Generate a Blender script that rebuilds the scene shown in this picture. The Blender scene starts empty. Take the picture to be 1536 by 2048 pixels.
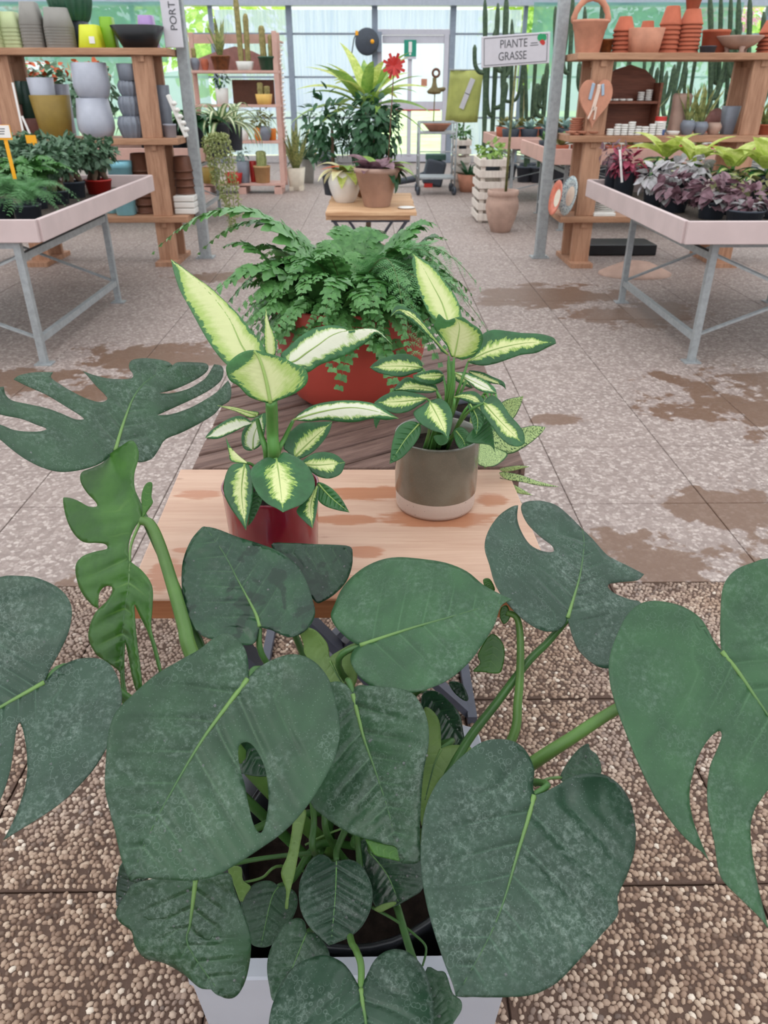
import bpy, math, random
import numpy as np
from mathutils import Vector, Matrix, Quaternion
from mathutils.geometry import delaunay_2d_cdt

random.seed(7)
rng = np.random.default_rng(7)
sc = bpy.context.scene
COL = sc.collection
R = math.radians
PI = math.pi

# ------------------------------------------------------------------ camera
F, TH, YAW, H = 1494.0, R(29.5), R(0.73), 1.45      # focal length in pixels (1536x2048), pitch down, yaw right, eye height
cam = bpy.data.cameras.new('camera')
cam_o = bpy.data.objects.new('camera', cam); COL.objects.link(cam_o)
cam.sensor_fit = 'VERTICAL'; cam.sensor_height = 36.0; cam.lens = F / 2048 * 36.0
cam_o.location = (0, 0, H); cam_o.rotation_euler = (PI / 2 - TH, 0, -YAW)
cam.clip_start = 0.02; cam.clip_end = 300
cam.dof.use_dof = True; cam.dof.focus_distance = 1.02; cam.dof.aperture_fstop = 11.0
sc.camera = cam_o

# ------------------------------------------------------------------ sky and light: bright overcast day
world = bpy.data.worlds.new('world'); sc.world = world; world.use_nodes = True
nt = world.node_tree; nt.nodes.clear()
wo = nt.nodes.new('ShaderNodeOutputWorld'); bg = nt.nodes.new('ShaderNodeBackground')
tc = nt.nodes.new('ShaderNodeTexCoord'); sx = nt.nodes.new('ShaderNodeSeparateXYZ')
mr = nt.nodes.new('ShaderNodeMapRange'); mr.inputs['From Min'].default_value = 0.0; mr.inputs['From Max'].default_value = 1.0
mr.inputs['To Min'].default_value = 0.95; mr.inputs['To Max'].default_value = 1.3
nt.links.new(tc.outputs['Generated'], sx.inputs[0]); nt.links.new(sx.outputs['Z'], mr.inputs['Value'])
bg.inputs['Color'].default_value = (0.92, 0.95, 1.0, 1)
nt.links.new(mr.outputs[0], bg.inputs['Strength']); nt.links.new(bg.outputs[0], wo.inputs['Surface'])
sun = bpy.data.lights.new('sun', 'SUN'); sun.energy = 2.6; sun.angle = R(28); sun.color = (1.0, 0.96, 0.9)
sun_o = bpy.data.objects.new('sun', sun); COL.objects.link(sun_o); sun_o.rotation_euler = (R(30), R(-20), 0)
vs = sc.view_settings
sc.display_settings.display_device = 'sRGB'
vs.view_transform = 'Standard'; vs.look = 'None'; vs.gamma = 1.0; vs.use_curve_mapping = False
vs.exposure = 0.56
sc.cycles.max_bounces = 8; sc.cycles.transparent_max_bounces = 12
sc.cycles.caustics_reflective = False; sc.cycles.caustics_refractive = False

# ------------------------------------------------------------------ pixel <-> place helpers (1536x2048 frame)
f0 = np.array([math.sin(YAW) * math.cos(TH), math.cos(YAW) * math.cos(TH), -math.sin(TH)])
r0 = np.array([math.cos(YAW), -math.sin(YAW), 0.0]); u0 = np.cross(r0, f0); C0 = np.array([0, 0, H])
def ray(x, y): return f0 + r0 * ((x - 768) / F) + u0 * ((1024 - y) / F)
def Pd(x, y, d): return C0 + ray(x, y) * d
def PZ(x, y, z): r = ray(x, y); return C0 + r * ((z - H) / r[2])
def PY(x, y, Y): r = ray(x, y); return C0 + r * (Y / r[1])
def XY(x, Y, z):
    k = (x - 768) / F; b = np.array([0, Y, z - H]); return -(b @ r0 - k * (b @ f0)) / (r0[0] - k * f0[0])
def ZAT(y, X, Y):
    k = (1024 - y) / F; b = np.array([X, Y, -H]); return -(b @ u0 - k * (b @ f0)) / (u0[2] - k * f0[2])
def MPP(X, Y, z): return float((np.array([X, Y, z]) - C0) @ f0) / F      # metres per pixel there

# ------------------------------------------------------------------ object helpers
def mesh(name, v, f, uv=None, uv2=None, col=None, smooth=True):
    me = bpy.data.meshes.new(name)
    me.from_pydata([tuple(p) for p in v], [], f)
    if uv is not None or uv2 is not None or col is not None:
        li = np.empty(len(me.loops), dtype=np.int32); me.loops.foreach_get('vertex_index', li)
    if uv is not None:
        l = me.uv_layers.new(name='leaf'); l.data.foreach_set('uv', np.asarray(uv, dtype=np.float32)[li].ravel())
    if uv2 is not None:
        l = me.uv_layers.new(name='vein'); l.data.foreach_set('uv', np.asarray(uv2, dtype=np.float32)[li].ravel())
    if col is not None:
        a = me.attributes.new('tone', 'FLOAT', 'POINT'); a.data.foreach_set('value', np.asarray(col, dtype=np.float32))
    if smooth: me.polygons.foreach_set('use_smooth', [True] * len(me.polygons))
    me.update()
    return me
def add(name, me, m=None, parent=None, loc=None, rot=None, scale=None, kind=None, label=None, mtx=None):
    o = bpy.data.objects.new(name, me); COL.objects.link(o)
    if m is not None and me is not None and len(me.materials) == 0: me.materials.append(m)
    if parent is not None: o.parent = parent
    if mtx is not None: o.matrix_basis = mtx
    if loc is not None: o.location = loc
    if rot is not None: o.rotation_euler = rot
    if scale is not None: o.scale = scale if hasattr(scale, '__len__') else (scale,) * 3
    if kind: o['kind'] = kind
    if label: o['label'] = label
    return o
def tag(o, label, cat, group=None):
    o['label'] = label; o['category'] = cat
    if group: o['group'] = group
    return o
def thing(name, label, cat, loc=(0, 0, 0), rz=0.0, group=None):
    o = bpy.data.objects.new(name, None); COL.objects.link(o); o.empty_display_size = 0.05
    o.location = tuple(float(c) for c in loc); o.rotation_euler = (0, 0, rz)
    return tag(o, label, cat, group)
def dup(root, loc=None, rz=None, label=None, group=None, scale=None):
    r = root.copy(); COL.objects.link(r)
    if loc is not None: r.location = tuple(float(c) for c in loc)
    if rz is not None: r.rotation_euler = (root.rotation_euler[0], root.rotation_euler[1], rz)
    if scale is not None: r.scale = (scale,) * 3
    if label: r['label'] = label
    if group: r['group'] = group
    for ch in list(root.children):
        c = ch.copy(); COL.objects.link(c); c.parent = r
        for g in list(ch.children):
            d = g.copy(); COL.objects.link(d); d.parent = c
    return r
def bevel(o, w=0.003, seg=2):
    b = o.modifiers.new('bevel', 'BEVEL'); b.width = w; b.segments = seg; b.limit_method = 'ANGLE'; b.angle_limit = R(40)
    return o
def solid(o, t=0.0008, off=-1.0):
    s = o.modifiers.new('thickness', 'SOLIDIFY'); s.thickness = t; s.offset = off; return o

class MB:
    def __init__(s): s.v = []; s.f = []; s.uv = []; s.col = []
    def add(s, v, f, uv=None, col=None):
        n = len(s.v); s.v += [tuple(float(c) for c in p) for p in v]; s.f += [[i + n for i in q] for q in f]
        s.uv += list(uv) if uv is not None else [(0, 0)] * len(v)
        s.col += list(col) if col is not None else [0.5] * len(v)
        return s
    def box(s, c, size, rz=0.0, rx=0.0, ry=0.0):
        x, y, z = [q / 2 for q in size]
        m = Matrix.Rotation(rz, 3, 'Z') @ Matrix.Rotation(ry, 3, 'Y') @ Matrix.Rotation(rx, 3, 'X')
        v = [m @ Vector((a * x, b * y, d * z)) + Vector(c) for d in (-1, 1) for b in (-1, 1) for a in (-1, 1)]
        return s.add(v, [(0, 2, 3, 1), (4, 5, 7, 6), (0, 1, 5, 4), (2, 6, 7, 3), (0, 4, 6, 2), (1, 3, 7, 5)])
    def bar(s, a, b, w, h=None, up=(0, 0, 1)):
        h = h or w; a = Vector(a); b = Vector(b); d = (b - a).normalized(); up = Vector(up)
        if abs(d.dot(up)) > 0.97: up = Vector((0, 1, 0))
        x = d.cross(up).normalized() * (w / 2); y = x.cross(d).normalized() * (h / 2)
        v = [p + i * x + j * y for p in (a, b) for i, j in ((-1, -1), (1, -1), (1, 1), (-1, 1))]
        return s.add(v, [(3, 2, 1, 0), (4, 5, 6, 7), (0, 1, 5, 4), (1, 2, 6, 5), (2, 3, 7, 6), (3, 0, 4, 7)])
    def tube(s, pts, rad, n=8, cap=True):
        pts = [Vector(tuple(float(c) for c in p)) for p in pts]; m = len(pts)
        if not hasattr(rad, '__len__'): rad = [rad] * m
        v = []; prev = None; uv = []
        for i, p in enumerate(pts):
            t = (pts[min(i + 1, m - 1)] - pts[max(i - 1, 0)])
            t = t.normalized() if t.length > 1e-9 else Vector((0, 0, 1))
            if prev is None:
                a = Vector((0, 0, 1)) if abs(t.z) < 0.9 else Vector((1, 0, 0)); x = t.cross(a).normalized()
            else:
                x = (prev - t * prev.dot(t)); x = x.normalized() if x.length > 1e-9 else t.orthogonal().normalized()
            prev = x; y = t.cross(x)
            for k in range(n):
                a = 2 * PI * k / n; v.append(p + (x * math.cos(a) + y * math.sin(a)) * rad[i]); uv.append((i / max(1, m - 1), k / n))
        f = [(i * n + k, i * n + (k + 1) % n, (i + 1) * n + (k + 1) % n, (i + 1) * n + k) for i in range(m - 1) for k in range(n)]
        if cap: f += [list(range(n))[::-1], [(m - 1) * n + k for k in range(n)]]
        return s.add(v, f, uv)
    def lathe(s, prof, n=32, c=(0, 0, 0), p=2.0, sx=1.0, sy=1.0, rot=0.0, wob=None, close=False):
        v = []; uv = []
        for j, (r, z) in enumerate(prof):
            for k in range(n):
                a = 2 * PI * k / n; ca, sa = math.cos(a), math.sin(a)
                q = (abs(ca) ** p + abs(sa) ** p) ** (-1.0 / p) if p != 2.0 else 1.0
                rr = r * q * (wob(a, j) if wob else 1.0)
                x, y = rr * ca * sx, rr * sa * sy
                v.append((c[0] + x * math.cos(rot) - y * math.sin(rot), c[1] + x * math.sin(rot) + y * math.cos(rot), c[2] + z)); uv.append((k / n, z))
        m = len(prof)
        f = [(j * n + k, j * n + (k + 1) % n, (j + 1) * n + (k + 1) % n, (j + 1) * n + k) for j in range(m - 1) for k in range(n)]
        if close: f += [[k for k in range(n)][::-1], [(m - 1) * n + k for k in range(n)]]
        return s.add(v, f, uv)
    def disc(s, c, r, n=24, p=2.0, rot=0.0, bump=0.0, sx=1.0, sy=1.0):
        v = [(c[0], c[1], c[2] + bump)]
        for k in range(n):
            a = 2 * PI * k / n; ca, sa = math.cos(a), math.sin(a)
            q = (abs(ca) ** p + abs(sa) ** p) ** (-1.0 / p)
            x, y = r * q * ca * sx, r * q * sa * sy
            v.append((c[0] + x * math.cos(rot) - y * math.sin(rot), c[1] + x * math.sin(rot) + y * math.cos(rot), c[2]))
        return s.add(v, [(0, 1 + k, 1 + (k + 1) % n) for k in range(n)])
    def prism(s, poly, z0, z1):
        n = len(poly); v = [(x, y, z0) for x, y in poly] + [(x, y, z1) for x, y in poly]
        f = [list(range(n))[::-1], list(range(n, 2 * n))] + [(k, (k + 1) % n, n + (k + 1) % n, n + k) for k in range(n)]
        return s.add(v, f)
    def me(s, name, smooth=False, uv=False, col=False):
        return mesh(name, s.v, s.f, uv=s.uv if uv else None, col=s.col if col else None, smooth=smooth)
    def put(s, name, m, parent=None, smooth=False, kind=None, label=None, uv=False, col=False, **k):
        return add(name, s.me(name, smooth, uv, col), m, parent, kind=kind, label=label, **k)

def ease(me, ang=40):
    """flat caps, smooth sides"""
    me.polygons.foreach_set('use_smooth', [len(p.vertices) <= 4 for p in me.polygons]); return me

def catmull(pts, closed=True, sub=4, corners=()):
    P = [np.array(p, float) for p in pts]; n = len(P); out = []
    rngn = n if closed else n - 1
    for i in range(rngn):
        p1, p2 = P[i], P[(i + 1) % n]
        p0 = P[i - 1] if (closed or i > 0) else p1
        p3 = P[(i + 2) % n] if (closed or i + 2 < n) else p2
        if i in corners: p0 = p1 - (p2 - p1) * 0.6
        if (i + 1) % n in corners: p3 = p2 + (p2 - p1) * 0.6
        for k in range(sub):
            t = k / sub
            out.append(0.5 * ((2 * p1) + (-p0 + p2) * t + (2 * p0 - 5 * p1 + 4 * p2 - p3) * t * t + (-p0 + 3 * p1 - 3 * p2 + p3) * t ** 3))
    if not closed: out.append(P[-1])
    return np.array(out)
def parse(s):
    pts = []; cor = []
    for w in s.split():
        if w.endswith('!'): cor.append(len(pts)); w = w[:-1]
        a, b = w.split(','); pts.append((float(a), float(b)))
    return pts, cor

# ------------------------------------------------------------------ materials
MATS = {}
class NB:
    """tiny node builder"""
    def __init__(s, name):
        s.m = bpy.data.materials.new(name); s.m.use_nodes = True; s.t = s.m.node_tree; s.t.nodes.clear()
        s.out = s.n('ShaderNodeOutputMaterial'); s.b = s.n('ShaderNodeBsdfPrincipled'); s.t.links.new(s.b.outputs[0], s.out.inputs[0])
        MATS[name] = s.m
    def n(s, k): return s.t.nodes.new(k)
    def l(s, a, b): s.t.links.new(a, b)
    def put(s, sock, v):
        if hasattr(v, 'is_output') or isinstance(v, bpy.types.NodeSocket): s.l(v, sock)
        elif hasattr(v, '__len__') and len(v) == 3 and sock.type == 'RGBA': sock.default_value = (*v, 1)
        else: sock.default_value = v
    def coord(s, which='Object', scale=None, rot=None):
        o = s.n('ShaderNodeTexCoord').outputs[which]
        if scale is not None or rot is not None:
            mp = s.n('ShaderNodeMapping'); s.l(o, mp.inputs[0])
            if scale is not None: mp.inputs['Scale'].default_value = scale if hasattr(scale, '__len__') else (scale,) * 3
            if rot is not None: mp.inputs['Rotation'].default_value = rot
            o = mp.outputs[0]
        return o
    def pos(s): return s.n('ShaderNodeNewGeometry').outputs['Position']
    def uv(s, name):
        u = s.n('ShaderNodeUVMap'); u.uv_map = name; x = s.n('ShaderNodeSeparateXYZ'); s.l(u.outputs[0], x.inputs[0]); return x.outputs[0], x.outputs[1]
    def attr(s, name): a = s.n('ShaderNodeAttribute'); a.attribute_name = name; return a.outputs['Fac']
    def noise(s, vec, scale=5.0, detail=3.0, rough=0.55, dist=0.0):
        k = s.n('ShaderNodeTexNoise'); s.l(vec, k.inputs['Vector'])
        k.inputs['Scale'].default_value = scale; k.inputs['Detail'].default_value = detail; k.inputs['Roughness'].default_value = rough; k.inputs['Distortion'].default_value = dist
        return k.outputs['Fac']
    def vor(s, vec, scale=5.0, feature='F1', out='Distance', rand=1.0):
        k = s.n('ShaderNodeTexVoronoi'); k.feature = feature; s.l(vec, k.inputs['Vector']); k.inputs['Scale'].default_value = scale; k.inputs['Randomness'].default_value = rand
        return k.outputs[out]
    def math(s, op, a, b=0.0, c=None, clamp=False):
        k = s.n('ShaderNodeMath'); k.operation = op; k.use_clamp = clamp; s.put(k.inputs[0], a); s.put(k.inputs[1], b)
        if c is not None: s.put(k.inputs[2], c)
        return k.outputs[0]
    def step(s, v, a, b, lo=0.0, hi=1.0, smooth=True):
        k = s.n('ShaderNodeMapRange'); k.interpolation_type = 'SMOOTHSTEP' if smooth else 'LINEAR'
        s.put(k.inputs['Value'], v); k.inputs['From Min'].default_value = a; k.inputs['From Max'].default_value = b
        k.inputs['To Min'].default_value = lo; k.inputs['To Max'].default_value = hi; return k.outputs[0]
    def mix(s, fac, a, b, mode='MIX'):
        k = s.n('ShaderNodeMix'); k.data_type = 'RGBA'; k.blend_type = mode
        s.put(k.inputs[0], fac); s.put(k.inputs[6], a); s.put(k.inputs[7], b); return k.outputs[2]
    def ramp(s, v, stops):
        k = s.n('ShaderNodeValToRGB'); s.l(v, k.inputs[0]); e = k.color_ramp.elements
        while len(e) < len(stops): e.new(0.5)
        for q, (p, c) in zip(e, stops): q.position = p; q.color = (*c, 1)
        return k.outputs[0]
    def bump(s, h, strength=0.3, dist=0.002):
        k = s.n('ShaderNodeBump'); k.inputs['Strength'].default_value = strength; k.inputs['Distance'].default_value = dist
        s.l(h, k.inputs['Height']); s.l(k.outputs[0], s.b.inputs['Normal']); return s
    def base(s, c, rough=0.5, spec=0.5, metal=0.0, coat=0.0):
        s.put(s.b.inputs['Base Color'], c); s.put(s.b.inputs['Roughness'], rough); s.put(s.b.inputs['Metallic'], metal)
        s.b.inputs['Specular IOR Level'].default_value = spec; s.b.inputs['Coat Weight'].default_value = coat; s.b.inputs['Coat Roughness'].default_value = 0.08
        return s
    def thin(s, c, w=0.25):
        """light passing through a thin blade"""
        tr = s.n('ShaderNodeBsdfTranslucent'); s.put(tr.inputs[0], c); mx = s.n('ShaderNodeMixShader'); s.put(mx.inputs[0], w)
        s.l(s.b.outputs[0], mx.inputs[1]); s.l(tr.outputs[0], mx.inputs[2]); s.l(mx.outputs[0], s.out.inputs[0]); return s

def srgb(r, g, b):
    f = lambda c: (c / 255 / 12.92) if c / 255 <= 0.04045 else ((c / 255 + 0.055) / 1.055) ** 2.4
    return (f(r), f(g), f(b))
def sc3(c, k): return tuple(min(1.0, q * k) for q in c)

def plain(name, c, rough=0.5, spec=0.5, metal=0.0, coat=0.0, var=0.12, scale=14.0, bump=0.0, bscale=60.0):
    b = NB(name); v = b.coord('Object'); n = b.noise(v, scale, 4.0)
    col = b.mix(b.step(n, 0.3, 0.7), sc3(c, 1 - var), sc3(c, 1 + var)); b.base(col, rough, spec, metal, coat)
    if bump: b.bump(b.noise(v, bscale, 3.0), bump, 0.002)
    return b.m
def wood(name, c0, c1, axis='X', scale=1.0, rough=0.6, stain=None, crack=0.0):
    b = NB(name); st = {'X': (1.2, 14, 14), 'Y': (14, 1.2, 14), 'Z': (14, 14, 1.2)}[axis]
    v = b.coord('Object', tuple(q * scale for q in st)); n = b.noise(v, 3.0, 6.0, 0.65, 0.6); n2 = b.noise(b.coord('Object', tuple(q * scale * 3.2 for q in st)), 5.0, 3.0)
    fac = b.math('ADD', b.math('MULTIPLY', n, 0.75), b.math('MULTIPLY', n2, 0.3))
    col = b.mix(b.step(fac, 0.32, 0.72), c0, c1)
    kn = b.vor(b.coord('Object', tuple(q * 0.35 for q in st)), 1.4); col = b.mix(b.step(kn, 0.03, 0.10, 0.65, 0.0), col, sc3(c0, 0.45))
    if stain: col = b.mix(b.math('MULTIPLY', b.step(b.noise(b.coord('Object', (2.2, 7.0, 4)), 1.6, 4.0, 0.6, 0.4), 0.56, 0.64), 0.75), col, stain)
    b.base(col, rough, 0.35); b.bump(fac, 0.25 + crack, 0.0015 + 0.003 * crack)
    return b.m
# ================================================================== SETTING: floor of exposed-aggregate slabs
def floor_stains(b, pos):
    """damp brown patches that lie on the paving, each with its own outline"""
    n = b.noise(pos, 3.2, 5.0, 0.6, 0.3); n2 = b.noise(pos, 14.0, 4.0)
    sp = [(1.35, 6.1, 0.62, 0.42), (1.95, 5.55, 0.5, 0.36), (2.3, 3.75, 0.75, 0.55), (1.45, 2.55, 0.28, 0.2), (-1.7, 4.0, 0.30, 0.20), (-1.3, 4.55, 0.6, 0.3), (-2.0, 4.1, 0.55, 0.22), (-1.35, 3.9, 0.26, 0.13),
          (0.95, 2.25, 0.35, 0.2), (-0.85, 1.75, 0.36, 0.35), (1.35, 1.95, 0.2, 0.18), (0.95, 3.5, 0.16, 0.08), (0.85, 4.75, 0.14, 0.05), (-1.3, 6.9, 0.5, 0.25)]
    tot = None
    sep = b.n('ShaderNodeSeparateXYZ'); b.l(pos, sep.inputs[0])
    for x, y, a, c in sp:
        dx = b.math('MULTIPLY', b.math('SUBTRACT', sep.outputs[0], x), 1 / a); dy = b.math('MULTIPLY', b.math('SUBTRACT', sep.outputs[1], y), 1 / c)
        d = b.math('ADD', b.math('MULTIPLY', dx, dx), b.math('MULTIPLY', dy, dy))
        tot = d if tot is None else b.math('MINIMUM', tot, d)
    d = b.math('ADD', tot, b.math('ADD', b.math('MULTIPLY', b.math('SUBTRACT', n, 0.5), 6.5), b.math('MULTIPLY', b.math('SUBTRACT', n2, 0.5), 2.4)))
    return b.step(d, 0.7, 1.05, 1.0, 0.0)
b = NB('slab_dusty'); p = b.pos()
cell = b.vor(p, 62.0, out='Color'); cs = b.n('ShaderNodeSeparateXYZ'); b.l(cell, cs.inputs[0])
col = b.ramp(cs.outputs[0], [(0.0, srgb(116, 101, 95)), (0.5, srgb(150, 134, 127)), (1.0, srgb(204, 190, 182))])
edge = b.vor(p, 62.0, feature='DISTANCE_TO_EDGE'); col = b.mix(b.step(edge, 0.02, 0.16, 0.55, 0.0), col, srgb(110, 96, 90))
col = b.mix(b.math('MULTIPLY', b.noise(p, 1.3, 4.0), 0.75), col, srgb(158, 141, 134))
st = floor_stains(b, p); col = b.mix(b.math('MULTIPLY', st, 0.85), col, srgb(106, 76, 55)); 
b.base(col, b.math('ADD', b.math('MULTIPLY', st, -0.2), 0.62), 0.4); b.bump(edge, 0.35, 0.003); M_SLAB = b.m
b = NB('slab_cement'); p = b.pos()
st = floor_stains(b, p); col = b.mix(b.noise(p, 8.0, 4.0), srgb(74, 54, 44), srgb(100, 78, 66)); col = b.mix(st, col, srgb(74, 54, 42)); b.base(col, 0.7, 0.3); b.bump(b.noise(p, 200.0, 3.0), 0.5, 0.002); M_CEMENT = b.m
b = NB('pebble'); t = b.attr('tone'); p = b.pos(); st = floor_stains(b, p)
col = b.ramp(t, [(0.0, srgb(84, 64, 52)), (0.25, srgb(138, 110, 91)), (0.55, srgb(176, 148, 126)), (0.85, srgb(206, 182, 160)), (1.0, srgb(236, 220, 202))])
col = b.mix(b.math('MULTIPLY', b.noise(p, 260.0, 2.0), 0.35), col, sc3(srgb(120, 96, 84), 0.8)); col = b.mix(b.math('MULTIPLY', st, 0.5), col, srgb(96, 70, 52))
col = b.mix(b.math('MULTIPLY', b.step(b.noise(p, 1.7, 3.0), 0.42, 0.62), 0.35), col, srgb(182, 166, 158))
b.base(col, 0.55, 0.4); M_PEB = b.m
M_JOINT = plain('joint_mortar', srgb(112, 92, 84), 0.8, 0.2, scale=6)

S, GX, GY = 0.55, 0.235, 0.42
fl = MB().box((0, 9.0, -0.06), (22, 23, 0.10)).put('floor', M_JOINT, kind='structure')
cells = []
for i in range(-18, 18):
    for j in range(-2, 34):
        cx, cy = GX + (i + 0.5) * S, GY + (j + 0.5) * S
        if cy > 18.6 or abs(cx) > 9.8: continue
        v = np.array([cx, cy, 0.0]) - C0; d = v @ f0
        x, y = (768 + F * (v @ r0) / d, 1024 - F * (v @ u0) / d) if d > 0.2 else (-9e3, -9e3)
        infr = -150 < x < 1690 and 300 < y < 2350
        cells.append((0 if infr else 1, d, i, j, cx, cy))
cells.sort()
mb_s = MB().box((0, 0, -0.006), (S - 0.004, S - 0.004, 0.012)); sl_far = mb_s.me('slab'); sl_far.materials.append(M_SLAB)
sl_near = mb_s.me('slab'); sl_near.materials.append(M_CEMENT)
NEAR_Y = GY + 3 * S
rest = MB(); rest2 = MB()
for k, (q, d, i, j, cx, cy) in enumerate(cells):
    if k < 300:
        o = add('slab', sl_near if cy < NEAR_Y and abs(cx) < 1.75 else sl_far, None, fl, loc=(cx, cy, 0)); bevel(o, 0.002, 1)
    else: (rest if cy > NEAR_Y or abs(cx) > 1.75 else rest2).box((cx, cy, -0.006), (S - 0.004, S - 0.004, 0.012))
rest.put('slab_paving', M_SLAB, fl, kind='stuff')
if rest2.v: rest2.put('near_slab_paving', M_CEMENT, fl, kind='stuff')

def pebble_verts(n=6):
    a = np.arange(n) * 2 * PI / n
    v = [(math.cos(t), math.sin(t), -0.15) for t in a] + [(0.72 * math.cos(t + .4), 0.72 * math.sin(t + .4), 0.62) for t in a] + [(0, 0, 0.86)]
    f = [(k, (k + 1) % n, n + (k + 1) % n, n + k) for k in range(n)] + [(n + k, n + (k + 1) % n, 2 * n) for k in range(n)]
    return np.array(v), f
pv, pf = pebble_verts()
xs, ys = [], []
h = 0.0128; row = 0; y = GY - S + 0.004
while y < NEAR_Y - 0.004:
    xx = np.arange(-1.75 + (row % 2) * h / 2, 1.75, h); xs.append(xx); ys.append(np.full(len(xx), y)); y += h * 0.866; row += 1
px_ = np.concatenate(xs); py_ = np.concatenate(ys); N = len(px_)
px_ = px_ + rng.uniform(-1, 1, N) * h * 0.26; py_ = py_ + rng.uniform(-1, 1, N) * h * 0.26
ok = (np.abs(((px_ - GX) / S + 0.5) % 1 - 0.5) * S > 0.0055) & (np.abs(((py_ - GY) / S + 0.5) % 1 - 0.5) * S > 0.0055) & (rng.random(N) > 0.05)
ok &= (np.abs(px_) < 1.7) & ((py_ > GY) | (np.abs(px_) < 1.3))
px_, py_ = px_[ok], py_[ok]; N = len(px_)
ra = h * rng.uniform(0.45, 0.74, N); rb = ra * rng.uniform(0.58, 0.9, N); rz = rng.uniform(0, PI, N); hh = rng.uniform(0.003, 0.0055, N); tone = np.clip(rng.normal(0.48, 0.24, N), 0, 1)
dist = px_ ** 2 + (py_ - 0.72) ** 2 * 1.0
order = np.argsort(np.where((np.abs(px_ + 0.04) > 0.3), dist, 99))
solo = order[:300]; keep = np.ones(N, bool); keep[solo] = False
K = np.nonzero(keep)[0]
vx = pv[None, :, 0] * ra[K, None]; vy = pv[None, :, 1] * rb[K, None]; c, s = np.cos(rz[K])[:, None], np.sin(rz[K])[:, None]
V = np.stack([px_[K, None] + vx * c - vy * s, py_[K, None] + vx * s + vy * c, pv[None, :, 2] * hh[K, None]], -1).reshape(-1, 3)
nv = len(pv); offs = (np.arange(len(K)) * nv)
lq = np.array(pf[:6]); lt = np.array(pf[6:])
me = bpy.data.meshes.new('pebbles')
loops = np.concatenate([(offs[:, None, None] + lq[None]).reshape(-1), (offs[:, None, None] + lt[None]).reshape(-1)])
nq, ntf = len(K) * 6, len(K) * 6
me.vertices.add(len(V)); me.vertices.foreach_set('co', V.astype(np.float32).ravel()); me.loops.add(len(loops)); me.loops.foreach_set('vertex_index', loops.astype(np.int32))
me.polygons.add(nq + ntf); me.polygons.foreach_set('loop_start', np.concatenate([np.arange(nq) * 4, nq * 4 + np.arange(ntf) * 3]).astype(np.int32))
me.polygons.foreach_set('use_smooth', np.ones(nq + ntf, bool)); me.update(calc_edges=True)
a = me.attributes.new('tone', 'FLOAT', 'POINT'); a.data.foreach_set('value', np.repeat(tone[K], nv).astype(np.float32))
add('pebble_surface', me, M_PEB, fl, kind='stuff')
pms = []
for t in (0.1, 0.3, 0.45, 0.6, 0.75, 0.92): m_ = mesh('pebble', pv, pf, col=[t] * nv); m_.materials.append(M_PEB); pms.append(m_)
for k in solo: add('pebble', pms[int(tone[k] * 5.99)], None, fl, loc=(px_[k], py_[k], 0), rot=(0, 0, rz[k]), scale=(ra[k], rb[k], hh[k]))
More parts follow.
